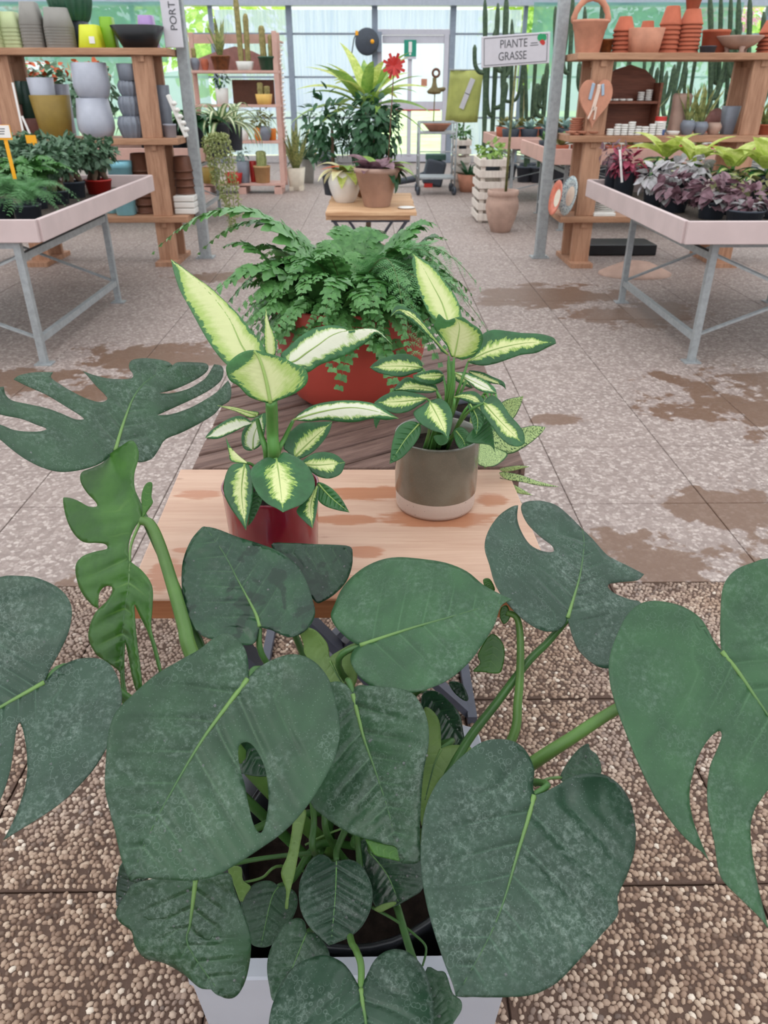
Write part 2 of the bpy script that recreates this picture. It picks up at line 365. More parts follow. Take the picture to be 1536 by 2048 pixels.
# ================================================================== LEAVES
def inpoly(P, poly):
    x, y = P[:, 0], P[:, 1]; n = len(poly); r = np.zeros(len(P), bool); j = n - 1
    for i in range(n):
        xi, yi = poly[i]; xj, yj = poly[j]
        if yi != yj: r ^= ((yi > y) != (yj > y)) & (x < (xj - xi) * (y - yi) / (yj - yi) + xi)
        j = i
    return r
def segdist(P, A, B):
    d = B - A; L = (d ** 2).sum(1) + 1e-12
    t = np.clip(((P[:, None, :] - A[None]) * d[None]).sum(2) / L[None], 0, 1)
    q = A[None] + t[..., None] * d[None]; D = np.sqrt(((P[:, None, :] - q) ** 2).sum(2)); return D, t
class Blade:
    """a leaf blade cut to an outline and laid on a tilted, curved surface in the room"""
    def __init__(s, outline, mid, d0, d1, lat=0.0, fold=0.0, curl=0.0, bend=0.0, ripple=0.0, nv=6.0, hole=None, step=None, wave=0.0, seed=0):
        pts, cor = parse(outline); s.out = catmull(pts, True, 4, cor); s.hole = None
        if hole: hp, hc = parse(hole); s.hole = catmull(hp, True, 4, hc)
        mp, _ = parse(mid); s.mid = catmull(mp, False, 4)
        s.b, s.t = s.mid[0], s.mid[-1]; ax = s.t - s.b; s.L = np.linalg.norm(ax); s.ax = ax / s.L; s.nx = np.array([-s.ax[1], s.ax[0]])
        s.d0, s.d1, s.lat, s.fold, s.curl, s.bend, s.ripple, s.nv, s.wave, s.seed = d0, d1, lat, fold, curl, bend, ripple, nv, wave, seed
        ext = s.out.max(0) - s.out.min(0); s.h = step or max(3.5, min(ext.max() / 34, 10.5)); s.cum = np.concatenate([[0], np.cumsum(np.linalg.norm(np.diff(s.mid, axis=0), axis=1))])
    def coords(s, P):
        D, t = segdist(P, s.mid[:-1], s.mid[1:]); k = D.argmin(1); dm = D[np.arange(len(P)), k]; tt = t[np.arange(len(P)), k]
        sp = (s.cum[k] + tt * (s.cum[k + 1] - s.cum[k])) / s.cum[-1]
        dv = s.mid[k + 1] - s.mid[k]; w = P - s.mid[k]; side = np.sign(dv[:, 0] * w[:, 1] - dv[:, 1] * w[:, 0]); side[side == 0] = 1
        E = np.roll(s.out, -1, 0); db = segdist(P, s.out, E)[0].min(1)
        return sp, dm, side, dm / (dm + db + 1e-6)
    def depth(s, P):
        q = P - s.b; a = (q @ s.ax) / s.L; l = (q @ s.nx) / s.L
        a = np.clip(a, -0.8, 1.6)
        return s.d0 + (s.d1 - s.d0) * a + s.lat * l
    def relief(s, P, sp, dm, side, v):
        m = s.depth(P) / F; dmm = dm * m; Lm = s.L * m
        a = np.clip(((P - s.b) @ s.ax) / s.L, -0.3, 1.2)
        r = s.fold * dmm + s.curl * dmm ** 2 / Lm + s.bend * Lm * (a - 0.5) ** 2
        fw = (s.nv * (sp - 0.55 * dm / s.L)) % 1.0; q = 1 - 2 * np.abs(fw - 0.5); env = np.sqrt(np.clip(4 * v * (1 - v), 0, 1))
        r = r + s.ripple * Lm * env * (q ** 5 * 1.1 - 0.9 * np.sin(PI * q) ) + s.ripple * 0.8 * Lm * (1 - np.clip(v * 5, 0, 1))
        r = r + s.wave * Lm * v ** 2 * np.sin(5.0 * a * 2 + s.seed * 1.7 + side)
        return r
    def world(s, P, off=0.0):
        sp, dm, side, v = s.coords(P); d = s.depth(P) + s.relief(P, sp, dm, side, v) + off
        return np.array([Pd(p[0], p[1], q) for p, q in zip(P, d)])
    def build(s):
        mn, mx = s.out.min(0), s.out.max(0); g = []
        j = 0; y = mn[1]
        while y < mx[1]:
            xx = np.arange(mn[0] + (j % 2) * s.h / 2, mx[0], s.h); g.append(np.stack([xx, np.full(len(xx), y)], 1)); y += s.h * 0.866; j += 1
        G = np.concatenate(g); G = G[inpoly(G, s.out)]
        rings = [s.out] + ([s.hole] if s.hole is not None else [])
        for r_ in rings:
            if len(G): G = G[segdist(G, r_, np.roll(r_, -1, 0))[0].min(1) > s.h * 0.45]
        if s.hole is not None and len(G): G = G[~inpoly(G, s.hole)]
        pts = []; edges = []
        for r_ in rings:
            n0 = len(pts); pts += [Vector(p) for p in r_]; edges += [(n0 + i, n0 + (i + 1) % len(r_)) for i in range(len(r_))]
        inm = s.mid[inpoly(s.mid, s.out)]
        pts += [Vector(p) for p in inm] + [Vector(p) for p in G]
        vo, eo, fo, *_ = delaunay_2d_cdt(pts, edges, [], 0, 1e-4)
        P = np.array([tuple(p) for p in vo]); fc = np.array([P[list(f)].mean(0) for f in fo])
        keep = inpoly(fc, s.out)
        if s.hole is not None: keep &= ~inpoly(fc, s.hole)
        Fs = []
        for f, k in zip(fo, keep):
            if not k: continue
            a, b_, c = [P[i] for i in f[:3]]
            cr = (b_[0] - a[0]) * (c[1] - a[1]) - (b_[1] - a[1]) * (c[0] - a[0])
            Fs.append(list(f) if cr < 0 else list(f)[::-1])
        sp, dm, side, v = s.coords(P)
        V = s.world(P)
        uv = np.stack([sp, 0.5 + 0.5 * side * v], 1); uv2 = np.stack([sp - 0.55 * dm / s.L, side * dm / s.L], 1)
        return V, Fs, uv, uv2
def traced(parent, outline, mid, d0, d1, m, rib=None, ribw=(0.0030, 0.0007), name='leaf', thick=0.0008, label=None, ribs=True, ribl=1.0, **k):
    B = Blade(outline, mid, d0, d1, **k); V, Fs, uv, uv2 = B.build()
    org = np.array(parent.matrix_world.translation) if parent is not None else np.zeros(3)
    if parent is not None: org = np.array(parent.location)
    o = add(name, mesh(name, V - org, Fs, uv, uv2), m, parent, label=label); solid(o, thick, 1.0)
    if rib is not None and ribs:
        n = max(4, int(len(B.mid) * ribl)); rad = [(ribw[0] - ribw[1]) * (1 - i / (n - 1)) ** 1.6 + ribw[1] for i in range(n)]; W = B.world(B.mid[:n], -0.35 * np.array(rad) - 0.0004) - org
        mb = MB().tube(W, rad, 6); add('midrib', mb.me('midrib', True, uv=True), rib, o)
    return o, B
def stalk(parent, pts, r0_, r1_, m, name='petiole', n=8):
    """pts: (px, py, depth) or ('w', x, y, z)"""
    W = []
    for p in pts:
        W.append(np.array(p[1:], float) if p[0] == 'w' else Pd(*p))
    W = catmull(W, False, 6); org = np.array(parent.location); k = len(W)
    mb = MB().tube(W - org, [r0_ + (r1_ - r0_) * i / (k - 1) for i in range(k)], n)
    return add(name, mb.me(name, True), m, parent)

# ---- leaf materials
def leaf_mat(name, c_dark, c_light, vein, nv=6.0, lime=0.0, rough=0.38, thin=0.12, veinw=0.06, spec=0.5, wet=0.0, vb=2.0):
    b = NB(name); v = b.coord('Object'); w, dm = b.uv('vein'); u, vv = b.uv('leaf')
    col = b.mix(b.step(b.noise(v, 22.0, 4.0), 0.3, 0.7), c_dark, c_light)
    fr = b.math('ABSOLUTE', b.math('SUBTRACT', b.math('FRACT', b.math('MULTIPLY', w, nv)), 0.5))
    ln = b.step(fr, 0.0, veinw, 1.0, 0.0); ac = b.math('ABSOLUTE', b.math('SUBTRACT', vv, 0.5)); fade = b.step(ac, 0.05, 0.46, 1.0, 0.0)
    col = b.mix(b.math('MULTIPLY', b.math('MULTIPLY', ln, fade), 0.3), col, vein)
    rg = rough
    if lime:
        n1 = b.step(b.noise(v, 150.0, 6.0, 0.75, 0.3), 0.42, 0.75); n2 = b.step(b.noise(v, 12.0, 3.0), 0.38, 0.68)
        ring = b.vor(v, 130.0); rr = b.math('MULTIPLY', b.step(b.math('ABSOLUTE', b.math('SUBTRACT', ring, 0.42)), 0.0, 0.07, 1.0, 0.0), b.step(b.noise(v, 16.0, 2.0), 0.5, 0.6))
        spk = b.step(b.vor(v, 300.0), 0.10, 0.2, 1.0, 0.0)
        f = b.math('ADD', b.math('MULTIPLY', n1, b.math('MULTIPLY', n2, 0.34)), b.math('ADD', b.math('MULTIPLY', rr, 0.13), b.math('MULTIPLY', spk, 0.16)))
        f = b.math('MULTIPLY', f, lime, clamp=True); col = b.mix(f, col, srgb(168, 184, 174)); rg = b.math('ADD', b.math('MULTIPLY', f, 0.4), rough)
    if wet: dk = b.step(b.noise(v, 30.0, 3.0, 0.5, 0.5), 0.56, 0.62); col = b.mix(b.math('MULTIPLY', dk, wet), col, sc3(c_dark, 0.55))
    b.base(col, rg, spec); wide = b.step(fr, 0.0, 0.3, 1.0, 0.0); b.bump(b.math('ADD', b.math('MULTIPLY', b.math('MULTIPLY', wide, fade), -vb), b.math('MULTIPLY', b.noise(v, 60.0, 3.0), 0.4)), 0.6, 0.002)
    b.thin(col, thin); return b.m
def varieg_mat(name, green, lime_c, cream, lo=0.25, hi=0.62, thin=0.25, rough=0.38, mott=0.25):
    """cream middle breaking up along the side veins into a green margin"""
    b = NB(name); v = b.coord('Object'); w, dm = b.uv('vein'); u, vv = b.uv('leaf')
    ac = b.math('MULTIPLY', b.math('ABSOLUTE', b.math('SUBTRACT', vv, 0.5)), 2.0)
    cv = b.n('ShaderNodeCombineXYZ'); b.put(cv.inputs[0], b.math('MULTIPLY', w, 24.0)); b.put(cv.inputs[1], b.math('MULTIPLY', dm, 7.0)); b.put(cv.inputs[2], b.math('MULTIPLY', vv, 3.0))
    st = b.math('ADD', b.math('MULTIPLY', b.noise(cv.outputs[0], 1.0, 4.0, 0.7), 0.7), b.math('MULTIPLY', b.noise(v, 55.0, 3.0), 0.3))
    e = b.math('ADD', ac, b.math('MULTIPLY', b.math('SUBTRACT', st, 0.5), 1.1 * mott * 2))
    e = b.math('ADD', e, b.step(u, 0.72, 1.0, 0.0, 0.55)); e = b.math('ADD', e, b.step(u, 0.0, 0.12, 0.12, 0.0))
    gcol = b.mix(b.step(b.noise(v, 40.0, 3.0), 0.3, 0.7), sc3(green, 0.8), sc3(green, 1.2))
    col = b.mix(b.step(e, lo, hi), cream, lime_c)
    fr = b.math('ABSOLUTE', b.math('SUBTRACT', b.math('FRACT', b.math('MULTIPLY', w, 11.0)), 0.5))
    col = b.mix(b.math('MULTIPLY', b.step(fr, 0.0, 0.12, 1.0, 0.0), 0.16), col, sc3(cream, 1.12)); col = b.mix(b.step(e, hi - 0.02, hi + 0.06), col, gcol)
    b.base(col, rough, 0.5); b.bump(b.math('ADD', fr, b.noise(v, 80.0, 2.0)), 0.25, 0.0008); b.thin(col, thin); return b.m
GD = srgb(30, 66, 42)
M_MON = leaf_mat('monstera_leaf', srgb(32, 62, 38), srgb(42, 76, 47), srgb(84, 120, 84), 6.5, 1.0)
M_MONX = leaf_mat('monstera_leaf_limescale', srgb(30, 58, 40), srgb(40, 70, 50), srgb(84, 120, 94), 6.5, 1.15, rough=0.34)
M_MONW = leaf_mat('monstera_leaf_wet', srgb(26, 58, 38), srgb(38, 76, 46), srgb(80, 118, 74), 6.5, 0.35, rough=0.25, wet=0.8)
M_MONC = leaf_mat('monstera_leaf_clean', srgb(36, 74, 42), srgb(47, 88, 50), srgb(84, 124, 84), 6.0, 0.55)
M_MONY = leaf_mat('monstera_leaf_young', srgb(54, 98, 34), srgb(72, 120, 44), srgb(140, 180, 90), 6.0, 0.0, rough=0.3, thin=0.3)
M_MONP = leaf_mat('monstera_leaf_pale', srgb(104, 138, 70), srgb(126, 156, 86), srgb(168, 196, 122), 6.0, 0.0, rough=0.4, thin=0.35)
M_MONS = leaf_mat('monstera_small_leaf', srgb(34, 64, 42), srgb(46, 80, 52), srgb(84, 120, 84), 5.0, 0.9, vb=0.5)
M_MONWS = leaf_mat('monstera_small_wet_leaf', srgb(24, 52, 34), srgb(34, 68, 42), srgb(80, 118, 74), 5.0, 0.3, rough=0.25, wet=0.6, vb=0.5)
M_MONYS = leaf_mat('monstera_small_young_leaf', srgb(58, 104, 36), srgb(76, 124, 48), srgb(140, 180, 90), 5.0, 0.0, rough=0.3, thin=0.3, vb=0.2)
M_MONPS = leaf_mat('monstera_small_pale_leaf', srgb(110, 142, 72), srgb(130, 160, 88), srgb(160, 190, 116), 5.0, 0.0, rough=0.4, thin=0.35, vb=0.25)
b = NB('leaf_rib'); u, _ = b.uv('leaf'); b.base(b.mix(b.step(u, 0.05, 0.7), srgb(106, 138, 74), srgb(66, 98, 60)), 0.4, 0.4); M_RIB = b.m
M_RIBD = plain('leaf_rib_dark', srgb(100, 142, 80), 0.4, 0.4)
M_STALK = plain('leaf_stalk', srgb(80, 114, 52), 0.4, 0.4, var=0.2)
M_STALKD = plain('leaf_stalk_dark', srgb(58, 96, 44), 0.4, 0.4, var=0.2)
CREAM, LIME, DG = srgb(232, 236, 190), srgb(164, 190, 84), srgb(44, 92, 50)
M_DB = varieg_mat('dieffenbachia_leaf', DG, srgb(140, 172, 76), srgb(214, 218, 156), 0.16, 0.44, 0.15, mott=0.6)
M_DBL = varieg_mat('dieffenbachia_new_leaf', srgb(60, 112, 56), srgb(156, 180, 88), srgb(202, 206, 148), 0.3, 0.84, 0.15, mott=0.42)
M_DBW = varieg_mat('dieffenbachia_white_leaf', srgb(54, 106, 60), srgb(160, 186, 104), srgb(222, 222, 200), 0.45, 0.68, 0.18, mott=0.5)
M_DBG = leaf_mat('dieffenbachia_green_leaf', srgb(38, 88, 42), srgb(54, 108, 52), srgb(96, 146, 76), 8.0, 0.0, thin=0.2)
M_DRIB = plain('dieffenbachia_rib', srgb(140, 164, 88), 0.4, 0.4)
M_DSTEM = plain('dieffenbachia_stem', srgb(78, 124, 58), 0.4, 0.4, var=0.2)
b = NB('aglaonema_leaf'); v = b.coord('Object'); w, dm = b.uv('vein'); u, vv = b.uv('leaf')
cv = b.n('ShaderNodeCombineXYZ'); b.put(cv.inputs[0], b.math('MULTIPLY', w, 60.0)); b.put(cv.inputs[1], b.math('MULTIPLY', dm, 26.0))
n = b.noise(cv.outputs[0], 1.0, 2.0, 0.5); ac = b.math('MULTIPLY', b.math('ABSOLUTE', b.math('SUBTRACT', vv, 0.5)), 2.0)
col = b.mix(b.step(n, 0.40, 0.47), srgb(46, 88, 48), srgb(186, 208, 140)); col = b.mix(b.step(ac, 0.86, 0.96), col, srgb(48, 92, 50)); b.base(col, 0.4); b.thin(col, 0.2); M_AGL = b.m
M_SOIL = plain('potting_soil', srgb(34, 26, 22), 0.9, 0.1, var=0.4, scale=60, bump=1.0, bscale=90)
# ================================================================== FOREGROUND: tables
b = NB('pine_plank'); v = b.coord('Object', (1.0, 12, 12)); n = b.noise(v, 3.0, 6.0, 0.65, 0.5); n2 = b.noise(b.coord('Object', (3.0, 70, 40)), 3.0, 3.0)
col = b.mix(b.step(b.math('ADD', b.math('MULTIPLY', n, 0.7), b.math('MULTIPLY', n2, 0.3)), 0.3, 0.7), srgb(188, 150, 128), srgb(206, 172, 150))
kn = b.vor(b.coord('Object', (5, 12, 4)), 1.2); col = b.mix(b.step(kn, 0.02, 0.09, 0.5, 0.0), col, srgb(130, 88, 64))
p = b.pos(); sep = b.n('ShaderNodeSeparateXYZ'); b.l(p, sep.inputs[0]); tot = None
for sx_, sy_, a_, c_ in ((760, 985, 0.13, 0.03), (870, 1035, 0.11, 0.035), (690, 1040, 0.06, 0.02), (400, 990, 0.05, 0.018), (985, 1000, 0.03, 0.03), (730, 1105, 0.035, 0.02), (640, 1180, 0.08, 0.05), (330, 1150, 0.03, 0.05), (380, 1100, 0.03, 0.01)):
    q_ = PZ(sx_, sy_, 0.77); dx_ = b.math('MULTIPLY', b.math('SUBTRACT', sep.outputs[0], float(q_[0])), 1 / a_); dy_ = b.math('MULTIPLY', b.math('SUBTRACT', sep.outputs[1], float(q_[1])), 1 / c_)
    d_ = b.math('ADD', b.math('MULTIPLY', dx_, dx_), b.math('MULTIPLY', dy_, dy_)); tot = d_ if tot is None else b.math('MINIMUM', tot, d_)
tot = b.math('ADD', tot, b.math('ADD', b.math('MULTIPLY', b.math('SUBTRACT', n, 0.5), 2.6), b.math('MULTIPLY', b.math('SUBTRACT', b.noise(b.coord('Object', (30, 90, 30)), 1.0, 3.0), 0.5), 1.6)))
wet = b.step(tot, 0.6, 1.25, 1.0, 0.0); col = b.mix(b.math('MULTIPLY', wet, 0.75), col, srgb(170, 104, 66)); b.base(col, b.math('ADD', b.math('MULTIPLY', wet, -0.25), 0.6), 0.4); b.bump(n2, 0.25, 0.001); M_PLANK = b.m
M_PLANKE = wood('pine_plank_edge', srgb(150, 92, 58), srgb(180, 118, 80), 'X', 0.8, 0.5)
M_WEATH = wood('weathered_board', srgb(84, 62, 56), srgb(134, 108, 98), 'X', 1.4, 0.75, crack=0.5)
M_IRON = plain('dark_steel', srgb(72, 74, 86), 0.5, 0.5, var=0.1)
M_ZINC = plain('galvanised_steel', srgb(156, 160, 162), 0.45, 0.5, 0.15, var=0.12, scale=30)

TZ = 0.77
def xframe(root, x0, x1, y0, y1, z1, w=0.04):
    """two crossed-leg frames under a small display table"""
    for y in (y0, y1):
        MB().bar((x0, y, z1 - 0.02), (x1 - 0.02, y, 0.0), 0.018, w, up=(0, 1, 0)).put('leg', M_IRON, root)
        MB().bar((x1, y + 0.022, z1 - 0.02), (x0 + 0.02, y + 0.022, 0.0), 0.018, w, up=(0, 1, 0)).put('leg', M_IRON, root)
        MB().box(((x0 + x1) / 2, y + 0.01, z1 - 0.012), (x1 - x0 + 0.04, 0.04, 0.024)).put('top_rail', M_IRON, root)
    for x in (x0, x1): MB().box((x, (y0 + y1) / 2, z1 - 0.014), (0.03, y1 - y0, 0.02)).put('side_rail', M_IRON, root)
    for x in (x0 + 0.02, x1 - 0.02): MB().box((x, (y0 + y1) / 2, 0.012), (0.024, y1 - y0 + 0.08, 0.024)).put('foot_rail', M_IRON, root)
t = thing('display_table', 'small table with pale pine plank top and crossed dark steel legs, nearest the camera', 'table', (-0.065, 1.16, 0))
tb = MB(); tp = [(-0.385 + 0.065, 0.935 - 1.16), (0.285 + 0.065, 0.93 - 1.16), (0.272 + 0.065, 1.378 - 1.16), (-0.402 + 0.065, 1.387 - 1.16)]
tb.prism(tp, TZ - 0.038, TZ); o = tb.put('table_top', M_PLANK, t); bevel(o, 0.003)
MB().prism([(tp[0][0] + .002, tp[0][1] - 0.0008), (tp[1][0] - .002, tp[1][1] - 0.0008), (tp[1][0] - .002, tp[1][1] + .004), (tp[0][0] + .002, tp[0][1] + .004)], TZ - 0.036, TZ - 0.003).put('front_edge', M_PLANKE, t, label='reddish brown end edge of the plank')
xframe(t, -0.29, 0.27, -0.10, 0.15, TZ - 0.038)

def clip_poly(poly, a, b, c):
    out = []
    for i in range(len(poly)):
        p, q = poly[i], poly[(i + 1) % len(poly)]; dp = a * p[0] + b * p[1] - c; dq = a * q[0] + b * q[1] - c
        if dp <= 0: out.append(p)
        if dp * dq < 0: k = dp / (dp - dq); out.append((p[0] + (q[0] - p[0]) * k, p[1] + (q[1] - p[1]) * k))
    return out
t = thing('weathered_table', 'low table of dark weathered boards laid diagonally, under the red fern pot', 'table', (-0.04, 1.85, 0))
x0, x1, y0, y1 = -0.35, 0.36, -0.42, 0.42
ANGW = 33
ang = R(ANGW); dx, dy = math.cos(ang), math.sin(ang); bw = 0.066
for k in range(-10, 11):
    c = k * (bw + 0.006); poly = [(x0, y0), (x1, y0), (x1, y1), (x0, y1)]
    poly = clip_poly(poly, -dy, dx, c + bw / 2); poly = clip_poly(poly, dy, -dx, -(c - bw / 2))
    if len(poly) < 3: continue
    cx = sum(p[0] for p in poly) / len(poly); cy = sum(p[1] for p in poly) / len(poly)
    loc = [((p[0] - cx) * dx + (p[1] - cy) * dy, -(p[0] - cx) * dy + (p[1] - cy) * dx) for p in poly]
    zt = 0.752 + random.uniform(-0.002, 0.002)
    o = MB().prism(loc, -0.026, 0).put('board', M_WEATH, t); o.location = (cx, cy, zt); o.rotation_euler = (0, 0, ang); bevel(o, 0.004, 2)
for y in (y0 + 0.03, y1 - 0.03): MB().box(((x0 + x1) / 2, y, 0.706), (x1 - x0 - 0.02, 0.05, 0.035)).put('cross_rail', M_WEATH, t)
xframe(t, x0 + 0.05, x1 - 0.05, y0 + 0.04, y1 - 0.06, 0.69)

# ------------------------------------------------------------------ grey planter and the big monstera
M_PLANTER = plain('grey_planter', srgb(170, 172, 180), 0.5, 0.4, var=0.05, scale=5)
M_BLACK = plain('black_plastic', srgb(22, 23, 27), 0.35, 0.5)
PX, PYc, PZr = -0.038, 0.778, 0.435
pl = thing('planter', 'large pale grey square planter holding the monstera', 'planter', (PX, PYc, 0))
ra_ = R(22.5) + R(4)
mb = MB().lathe([(0.19, 0.0), (0.198, 0.004), (0.222, PZr - 0.03), (0.222, PZr - 0.028), (0.225, PZr - 0.028), (0.225, PZr - 0.003), (0.222, PZr), (0.198, PZr), (0.195, PZr - 0.02), (0.18, PZr - 0.06), (0.17, 0.02)], 96, p=16.0)
o = mb.put('planter_body', M_PLANTER, pl, smooth=True)
md = o.modifiers.new('edges', 'EDGE_SPLIT'); md.split_angle = R(35)
mo = thing('monstera', 'large monstera with broad dark green split leaves in the grey planter', 'plant', (PX, PYc, 0.03))
o = MB().lathe([(0.13, 0.0), (0.176, 0.372), (0.184, 0.378), (0.186, 0.398), (0.181, 0.402), (0.176, 0.396), (0.168, 0.36)], 40).put('nursery_pot', M_BLACK, mo, smooth=True, label='black plastic nursery pot')
MB().disc((0, 0, 0.352), 0.169, 32, bump=0.006).put('soil', M_SOIL, mo, smooth=True)
CR = (PX, PYc + 0.03, 0.40)
LV = []
b = NB('water_drop'); b.base((0.9, 0.95, 0.92), 0.03, 0.5); b.b.inputs['Transmission Weight'].default_value = 0.9; b.b.inputs['IOR'].default_value = 1.33; M_DROP = b.m
def droplets(leaf_o, B, n):
    mn, mx = B.out.min(0), B.out.max(0); Q = np.stack([rng.uniform(mn[0], mx[0], n * 4), rng.uniform(mn[1], mx[1], n * 4)], 1); Q = Q[inpoly(Q, B.out)]
    if B.hole is not None: Q = Q[~inpoly(Q, B.hole)]
    Q = Q[:n]; W = B.world(Q, -0.0004) - np.array(mo.location); mb = MB(); vz = Vector(-f0).to_track_quat('Z', 'Y').to_matrix()
    for w in W:
        r_ = rng.uniform(0.0007, 0.002); k = len(mb.v); mb.lathe([(r_, -r_ * 0.2), (r_ * 0.9, r_ * 0.35), (r_ * 0.5, r_ * 0.6), (0.0001, r_ * 0.68)], 8)
        mb.v[k:] = [tuple(vz @ Vector(p) + Vector(w)) for p in mb.v[k:]]
    if len(W): add('water_drops', mb.me('water_drops', True), M_DROP, leaf_o, kind='stuff')
def ml(outline, mid, d0, d1, m=M_MON, rib=M_RIB, to=None, **k):
    k.setdefault('ripple', 0.011); k.setdefault('curl', -0.22)
    mp_ = np.array(parse(mid)[0])
    if np.linalg.norm(mp_[-1] - mp_[0]) < 195 and 'nv' not in k or np.linalg.norm(mp_[-1] - mp_[0]) < 150: m = {M_MON: M_MONS, M_MONX: M_MONS, M_MONW: M_MONWS, M_MONY: M_MONYS, M_MONP: M_MONPS}.get(m, m); k['ripple'] = 0.006
    o, B = traced(mo, outline, mid, d0, d1, m, rib, **k)
    if m in (M_MONW, M_MONWS, M_MON, M_MONX, M_MONS) and B.L > 60: droplets(o, B, 26 if m in (M_MONW, M_MONWS) else 12)
    if to is not None:
        p = B.world(B.mid[:1], 0.002)[0]; q = np.array(to if to != 1 else CR) + np.array([random.uniform(-.05, .05), random.uniform(-.04, .05), 0])
        ax = p - B.world(B.mid[2:3])[0]; ax = ax / (np.linalg.norm(ax) + 1e-6)
        c1 = p + ax * 0.03 + np.array([0, 0, -0.02]); c2 = q * 0.45 + p * 0.55 + np.array([0, 0.02, 0.02])
        stalk(mo, [('w', *p), ('w', *c1), ('w', *c2), ('w', *q)], 0.0034, 0.0062, M_STALKD)
    return o
# front left blade with a hole
ml('497,1357! 516,1337 553,1316 591,1309 628,1323 656,1356 670,1398 680,1459 670,1515 647,1562 614,1613 572,1660 520,1698 469,1731 431,1752 384,1761 328,1759 281,1756 260,1763! 244,1721 232,1670 220,1623 210,1576 212,1515 218,1459 234,1421 267,1388 309,1351 356,1323 398,1299 431,1274 450,1267 473,1276 490,1299 496,1328',
   '495,1358 450,1417 403,1482 352,1567 300,1665 260,1762', 0.80, 0.69, to=1, fold=-0.05, bend=0.12, hole='478,1492 497,1485 516,1506 530,1538 537,1585 534,1632 523,1665 509,1653 497,1609 487,1562 478,1524', ribw=(0.0032, 0.0006))
# middle blade behind it
ml('706,1388! 715,1372 743,1372 812,1380 840,1405 856,1446 857,1492 847,1545 842,1610 840,1675 840,1722 805,1727 800,1721! 793,1695 765,1687 733,1678 694,1664 648,1633 621,1605 606,1540 612,1480 622,1420 640,1378 669,1363 692,1370', '706,1388 720,1446 730,1483 752,1545 778,1626 799,1715', 0.89, 0.80, m=M_MON, to=1, lat=0.03, fold=-0.03)
ml('730,1677! 765,1687 793,1695 802,1723! 776,1717 752,1711 742,1700', '735,1685 775,1702 798,1718', 0.822, 0.805, m=M_MONY, rib=None, name='leaf_fold')
# heart leaf over the table front
ml('720,1291! 701,1282 674,1257 662,1233 669,1210 687,1173 720,1141 757,1122 794,1115 840,1118 891,1126 933,1143 965,1169 993,1185 1024,1199! 1002,1213 988,1252 965,1289 937,1326 900,1358 859,1377 812,1388 766,1384 734,1367 711,1344 701,1319 708,1300', '720,1291 766,1275 831,1254 905,1233 965,1215 1022,1200', 0.93, 0.95, m=M_MONC, lat=-0.15, to=1, curl=0.10, bend=0.1)
# left heart leaf
ml('519,1254! 512,1282 493,1291 442,1283 401,1270 378,1243 368,1206 363,1169 366,1122 382,1081 401,1058 408,1053! 433,1058 475,1074 526,1090 563,1106 595,1132 613,1164 627,1206 630,1229 620,1252 602,1268 581,1275 563,1270 544,1261 528,1257', '519,1254 512,1229 493,1192 473,1155 449,1109 412,1056', 0.97, 1.03, m=M_MONW, lat=0.06, to=1, fold=0.12)
ml('542,1090 581,1086 627,1088 692,1091 705,1099! 704,1132 692,1164 669,1189 646,1203 632,1205 612,1180 580,1140', '572,1108 630,1100 704,1099', 1.06, 1.08, m=M_MONW, rib=None, to=1)
# right split leaf
ml('1135,1236! 1128,1251 1112,1262 1086,1262 1055,1246 1021,1215 992,1173 979,1131 969,1095 976,1063 997,1032 1023,1014 1036,1011! 1034,1037 1042,1063 1060,1090 1086,1103 1106,1104 1104,1092 1081,1074 1055,1048 1042,1019 1049,1005 1081,1002 1112,1011 1138,1032 1159,1053 1185,1079 1208,1105 1222,1116 1253,1131 1288,1149! 1274,1161 1237,1165 1219,1168 1216,1176 1232,1189 1258,1199 1284,1209 1298,1260 1262,1325 1214,1337 1185,1327 1159,1303 1146,1277 1137,1246', '1135,1236 1146,1200 1160,1150 1168,1090 1164,1058', 0.98, 1.08, m=M_MONX, lat=0.02, fold=0.10, nv=4, bend=0.1)
# far right split leaf
ml('1443,1303! 1427,1282 1404,1241 1373,1217 1331,1204 1289,1204 1258,1225 1237,1262 1219,1314 1219,1361 1232,1413 1253,1470 1279,1533 1310,1595 1341,1642 1373,1679 1404,1705 1417,1722! 1399,1679 1383,1632 1378,1585 1386,1543 1399,1507 1420,1475 1438,1462 1443,1473 1433,1501 1420,1533 1414,1580 1417,1632 1428,1684 1435,1731 1446,1762 1482,1799 1519,1835 1536,1857! 1521,1799 1511,1752 1503,1700 1500,1653 1508,1621 1521,1600 1540,1578 1556,1590 1562,1680 1580,1760 1610,1830! 1612,1740 1612,1650 1625,1580 1650,1570 1680,1640 1715,1700! 1720,1600 1735,1480 1730,1360 1700,1240 1650,1160 1590,1120 1536,1117 1503,1126 1472,1139 1451,1162 1443,1189 1441,1225 1440,1272', '1443,1303 1475,1342 1510,1393 1545,1445 1600,1540 1640,1640', 0.80, 0.74, m=M_MONC, lat=-0.05, nv=4, fold=0.05)
# far left split leaf
ml('89,1365! 101,1337 122,1299 138,1262 144,1224 136,1196 113,1173 75,1156 42,1152 0,1154 -60,1180 -120,1250 -150,1350 -150,1450 -130,1550 -110,1640 -70,1700! -30,1650 0,1602 19,1548 28,1496 33,1459 40,1445 47,1463 54,1506 54,1557 42,1604 26,1646 7,1681! 47,1656 89,1630 127,1602 159,1571 188,1538 211,1501 230,1463 241,1421 244,1388 234,1351 216,1325 188,1316 150,1320 117,1337', '89,1365 0,1415 -60,1452 -120,1510', 0.84, 0.80, m=M_MONX, lat=0.07, nv=4)
